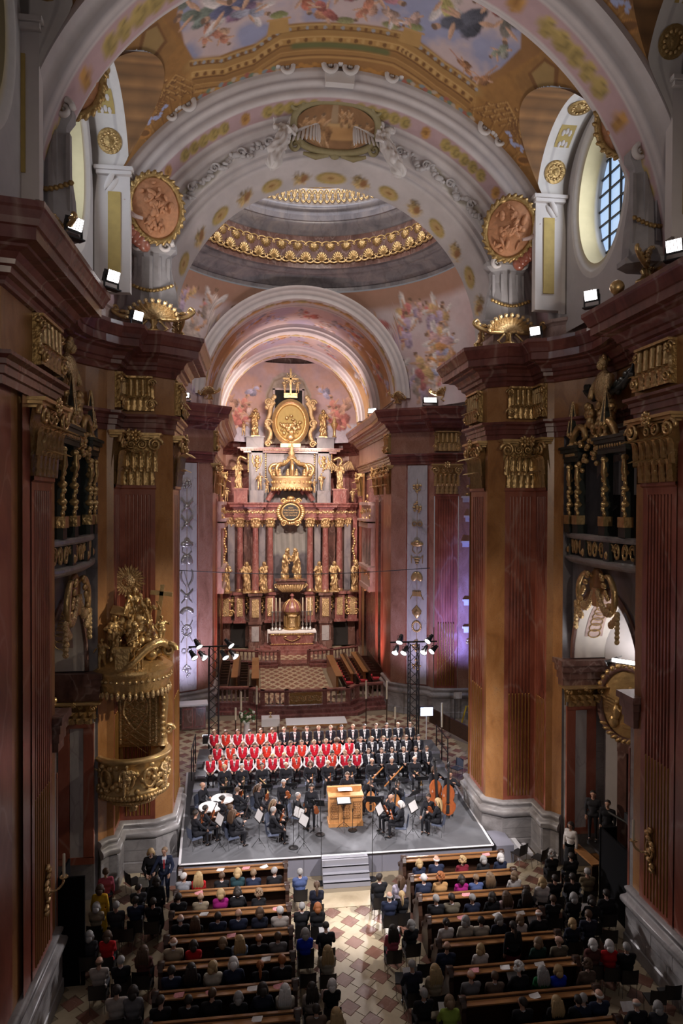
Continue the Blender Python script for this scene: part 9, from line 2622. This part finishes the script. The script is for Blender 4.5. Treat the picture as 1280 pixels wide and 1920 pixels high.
(5.92,16.71,1.0,'m','sit','black','short','d','top','dark-haired man in a black leather jacket in the right side chairs','right chairs'),
(6.45,16.92,1.0,'m','sit','khaki','short','g','top','man in a khaki jacket by the black partition','right chairs'),
(5.02,15.93,1.0,'m','sit','black','short','b','suit','brown-haired man in black in the right side chairs','right chairs'),
(5.54,15.87,1.0,'f','sit','black','bob','g','top','grey-haired woman in black in the right side chairs','right chairs'),
(5.92,15.64,1.0,'f','read','black','bob','d','top','dark-haired woman with a red leaflet in the right side chairs','right chairs'),
(6.44,15.91,1.0,'m','sit','black','short','d','suit','man in a dark suit against the black partition','right chairs'),
(5.08,15.01,1.0,'f','sit','dnavy','bob','l','top','blonde woman in dark blue in the right side chairs','right chairs'),
(5.55,15.13,1.0,'m','sit','dnavy','short','b','suit','brown-haired man in dark blue in the right side chairs','right chairs'),
(5.17,14.2,1.0,'f','sit','plaid','bob','w','top','white-haired woman in a brown plaid coat in the right side chairs','right chairs'),
(5.5,14.08,1.0,'f','sit','red','bob','w','top','white-haired woman in a red coat in the right side chairs','right chairs'),
(5.84,13.95,1.0,'m','sit','black','short','g','suit','grey-haired man in black by the right near pier','right chairs'),
(5.14,12.33,1.0,'m','read','black','balding','g','suit','balding man in black with a red leaflet by the right near pier','right chairs'),
(5.52,12.26,1.0,'f','sit','charcoal','bob','g','top','grey-haired woman in charcoal by the right near pier','right chairs'),
]

LEAFLET = MB().box((0,0,0),(0.15,0.21,0.006)).mesh('leaflet','pinkpaper'); LEAFLETW = MB().box((0,0,0),(0.15,0.21,0.006)).mesh('leaflet','paper')
OPENL = MB().add([(-0.15,0,0),(0,0,-0.02),(0.15,0,0),(0.15,0.21,0),(0,0.21,-0.02),(-0.15,0.21,0)],[(0,1,4,5),(1,2,3,4)]).mesh('programme','paper')
ar = random.Random(3)
for x,y,ch_,sx,ps,col,hr,hcx,of,lb,gp in AUD:
 rz = ar.uniform(-0.08,0.08) + (-0.10 if ch_ and x > 4.8 else 0)
 k = ar.uniform(0.96,1.05)
 person(f'{ps}_{sx}',(x,y,0),rz,lb,of,PAL[col],hr,hcx,'audience in the ' + gp,scale=k)
 if ch_: chair((x,y,0),rz,'black chair under ' + ' '.join(lb.split()[:13]),CHK,'audience chairs')
 if ps == 'read':
  o = place('programme',OPENL,None,(x,y + 0.34,0.64),(0.7,0,rz),0.85); tag(o,'programme read by ' + ' '.join(lb.split()[:12]),'programme')
def extra(a,x,y,rz,lb,of,col,hr,hcx,z=0,skirt=None): return person(a,(x,y,z),rz,lb,of,PAL[col],hr,hcx,skirt=skirt)
extra('talk_f',-5.3,18.82,PI + 0.2,'blonde woman in a black dress standing with a handbag at the left pier','top','black','bob','l',0,PAL['black'])
p = extra('talk_m',-4.93,18.82,PI,'man in a navy suit and red tie standing by the front left pew','suit','navy','short','s',0,PAL['navy'])
o = place('tie',MB().box((0,0.135,1.30),(0.05,0.015,0.30)).mesh('tie','redcloth'),p)
t = thing('handbag','pale grey leather handbag carried by the blonde woman','bag',(-5.46,18.55,0.58),0,None,0.85); obj('body',MB().box((0,0,0.14),(0.34,0.14,0.27),0,0,0.85),plain('grey_leather',(0.26,0.25,0.22),0.5),t); obj('handle',MB().tube([(-0.1,0,0.27),(-0.08,0,0.42),(0.08,0,0.42),(0.1,0,0.27)],0.012,5),'black',t)
extra('stand_f',-4.93,17.33,0.1,'woman in black standing at the left pew ends with a leaflet','top','black','bob','d',0,PAL['black'])
extra('stand_f',-6.28,17.15,0.0,'woman in a long yellow coat standing at the black screen','top','yellow','bob','b',0,PAL['yellow'])
extra('stand_f',-6.3,17.9,0.3,'woman in a pink jacket behind the yellow coat','top','rose','short','b',0,PAL['charcoal'])
extra('stand_f',3.4,14.5,0.05,'dark-haired woman in a black top and red skirt standing in the right pews','top','black','ponytail','d',0,(0.10,0.012,0.02))
extra('stand_m',7.45,17.7,2.4,'man in dark clothes standing in the right doorway','top','black','short','d',1.16)
extra('stand_m',7.35,18.35,2.6,'man in black half hidden at the right door frame','top','charcoal','short','d',1.16)
extra('stand_f',6.75,18.5,2.2,'woman in a white blouse standing by the black partition','top','white','bob','d',0.2,PAL['black'])
# programmes on the book rests
ORD += 'fourteenth fifteenth sixteenth seventeenth eighteenth nineteenth twentieth last-but-two last-but-one last'.split()
for i,(x,y,c) in enumerate(((-2.7,18.5,0),(-3.4,18.5,1),(-2.2,18.5,1),(-3.9,17.46,0),(-3.7,16.55,1),(-1.9,16.55,0),(-3.0,15.65,0),(-2.2,14.75,1),(-4.0,13.88,0),(-3.35,13.88,0),(-1.95,13.88,0),(-2.5,13.88,1),(-2.4,13.05,1),(4.2,18.4,0),(3.0,16.57,0),(2.6,15.66,0),(3.5,15.66,1),(4.1,15.66,1),(2.3,13.86,0),(3.0,13.86,1),(3.8,13.86,1),(3.3,12.98,1),(2.1,17.46,0))):
 o = place('leaflet',LEAFLETW if c else LEAFLET,None,(x,y * KY - 0.10,0.832),(-0.16,0,ar.uniform(1.2,1.9)))
 tag(o,f'{"white" if c else "red printed"} leaflet, {ORD[i]} on the {"left" if x < 0 else "right"} book rests, {"front" if y > 17 else "middle" if y > 14.5 else "rear"} part','leaflet','leaflets on the pews')
# empty chairs
for x,y,rz,lb in ((-5.83,19.1,-0.9,'dark red-brown chair at the left pier'),(-5.45,18.75,0.4,'empty black chair behind the standing couple'),(-5.6,13.0,0.05,'empty black chair at the left lower edge'),(-5.15,13.0,0,'second empty black chair at the left lower edge'),(-5.3,15.0,0,'empty black chair behind the red sweater'),(-4.95,15.1,0,'empty black chair next to the left pew ends'),(-1.26,15.4,0,'empty black aisle chair behind the royal blue top'),(-1.28,14.6,0,'empty black aisle chair beside the striped sweater'),(5.55,19.3,0.5,'empty black chair before the right pier, left one'),(6.05,18.95,0.6,'empty black chair before the right pier, right one'),(0.85,14.45,1.4,'empty black chair turned sideways right of the aisle'),(1.35,14.6,0,'empty black chair beside the right pew ends'),(6.1,13.2,-0.1,'empty black chair by the right near pier'),(6.5,13.3,-0.1,'second empty black chair by the right near pier'),(6.15,15.2,-0.2,'empty black chair at the foot of the partition'),(-6.1,16.6,0,'empty black chair by the yellow coat'),(-5.55,16.65,0,'empty black chair in the left front side row')):
 chair((x,y * 1.008,0),rz,lb)
# black screens, broadcast camera, wooden bench
t = thing('screen','black cloth screen at the left near pier','screen',(-6.66,15.72,0)); obj('panel',MB().box((0,0,1.25),(0.75,0.05,2.5)),'blackcloth',t); obj('return_panel',MB().box((-0.34,0.7,1.1),(0.05,1.4,2.2)),'blackcloth',t)
t = thing('screen','tall black cloth partition round the right camera platform','screen',(7.1,16.45,0)); obj('panel',MB().box((0,0,1.0),(0.05,1.9,2.05)),'blackcloth',t); obj('return_panel',MB().box((0.2,0.95,1.0),(0.5,0.05,2.05)),'blackcloth',t)
t = thing('camera_platform','dark platform behind the right black partition','platform',(7.65,17.3,0)); obj('deck',MB().box((0,0,1.12),(0.9,2.2,0.08)),'black',t)
t = thing('broadcast_camera','broadcast camera on a crane arm above the right partition','camera',(7.75,16.9,2.1)); obj('body',MB().box((0,0,0.3),(0.25,0.5,0.28)),'black',t); obj('lens',MB().lathe([(0.07,0),(0.08,0.25)],12),'black',t).rotation_euler = (PI / 2,0,0)
obj('arm',MB().tube([(-0.4,0.6,0.3),(0,0,0.15),(0.3,-0.7,0.35)],0.035,6),'black',t); obj('monitor',MB().box((-0.1,-0.3,0.45),(0.3,0.03,0.22)),'bluelens' if False else 'black',t)
obj('tripod',MB().tube([(0,0,0.2),(0.2,0.3,-1.2)],0.025,6).tube([(0,0,0.2),(-0.15,0.2,-1.2)],0.025,6).tube([(0,0,0.2),(0,-0.35,-1.2)],0.025,6),'black',t)
t = thing('kneeling_bench','worn wooden bench with a sloping top at the right pier','bench',(7.05,18.2,0),0.1); obj('top',MB().box((-0.12,0,0.95),(0.28,1.5,0.05)),'woodlight',t); obj('seat',MB().box((0.3,-0.3,0.75),(0.32,0.9,0.05)),'woodlight',t)
for y in (-0.6,0.6): obj('leg',MB().box((-0.1,y,0.46),(0.2,0.06,0.92)),'wood',t)
for o in bpy.data.objects:
 if o.name.split('.')[0] in ('fringe','tassel_fringe','swag','basket_relief','gilt_frieze_ornament','attic_beading','gilt_band'): o['kind'] = 'stuff'
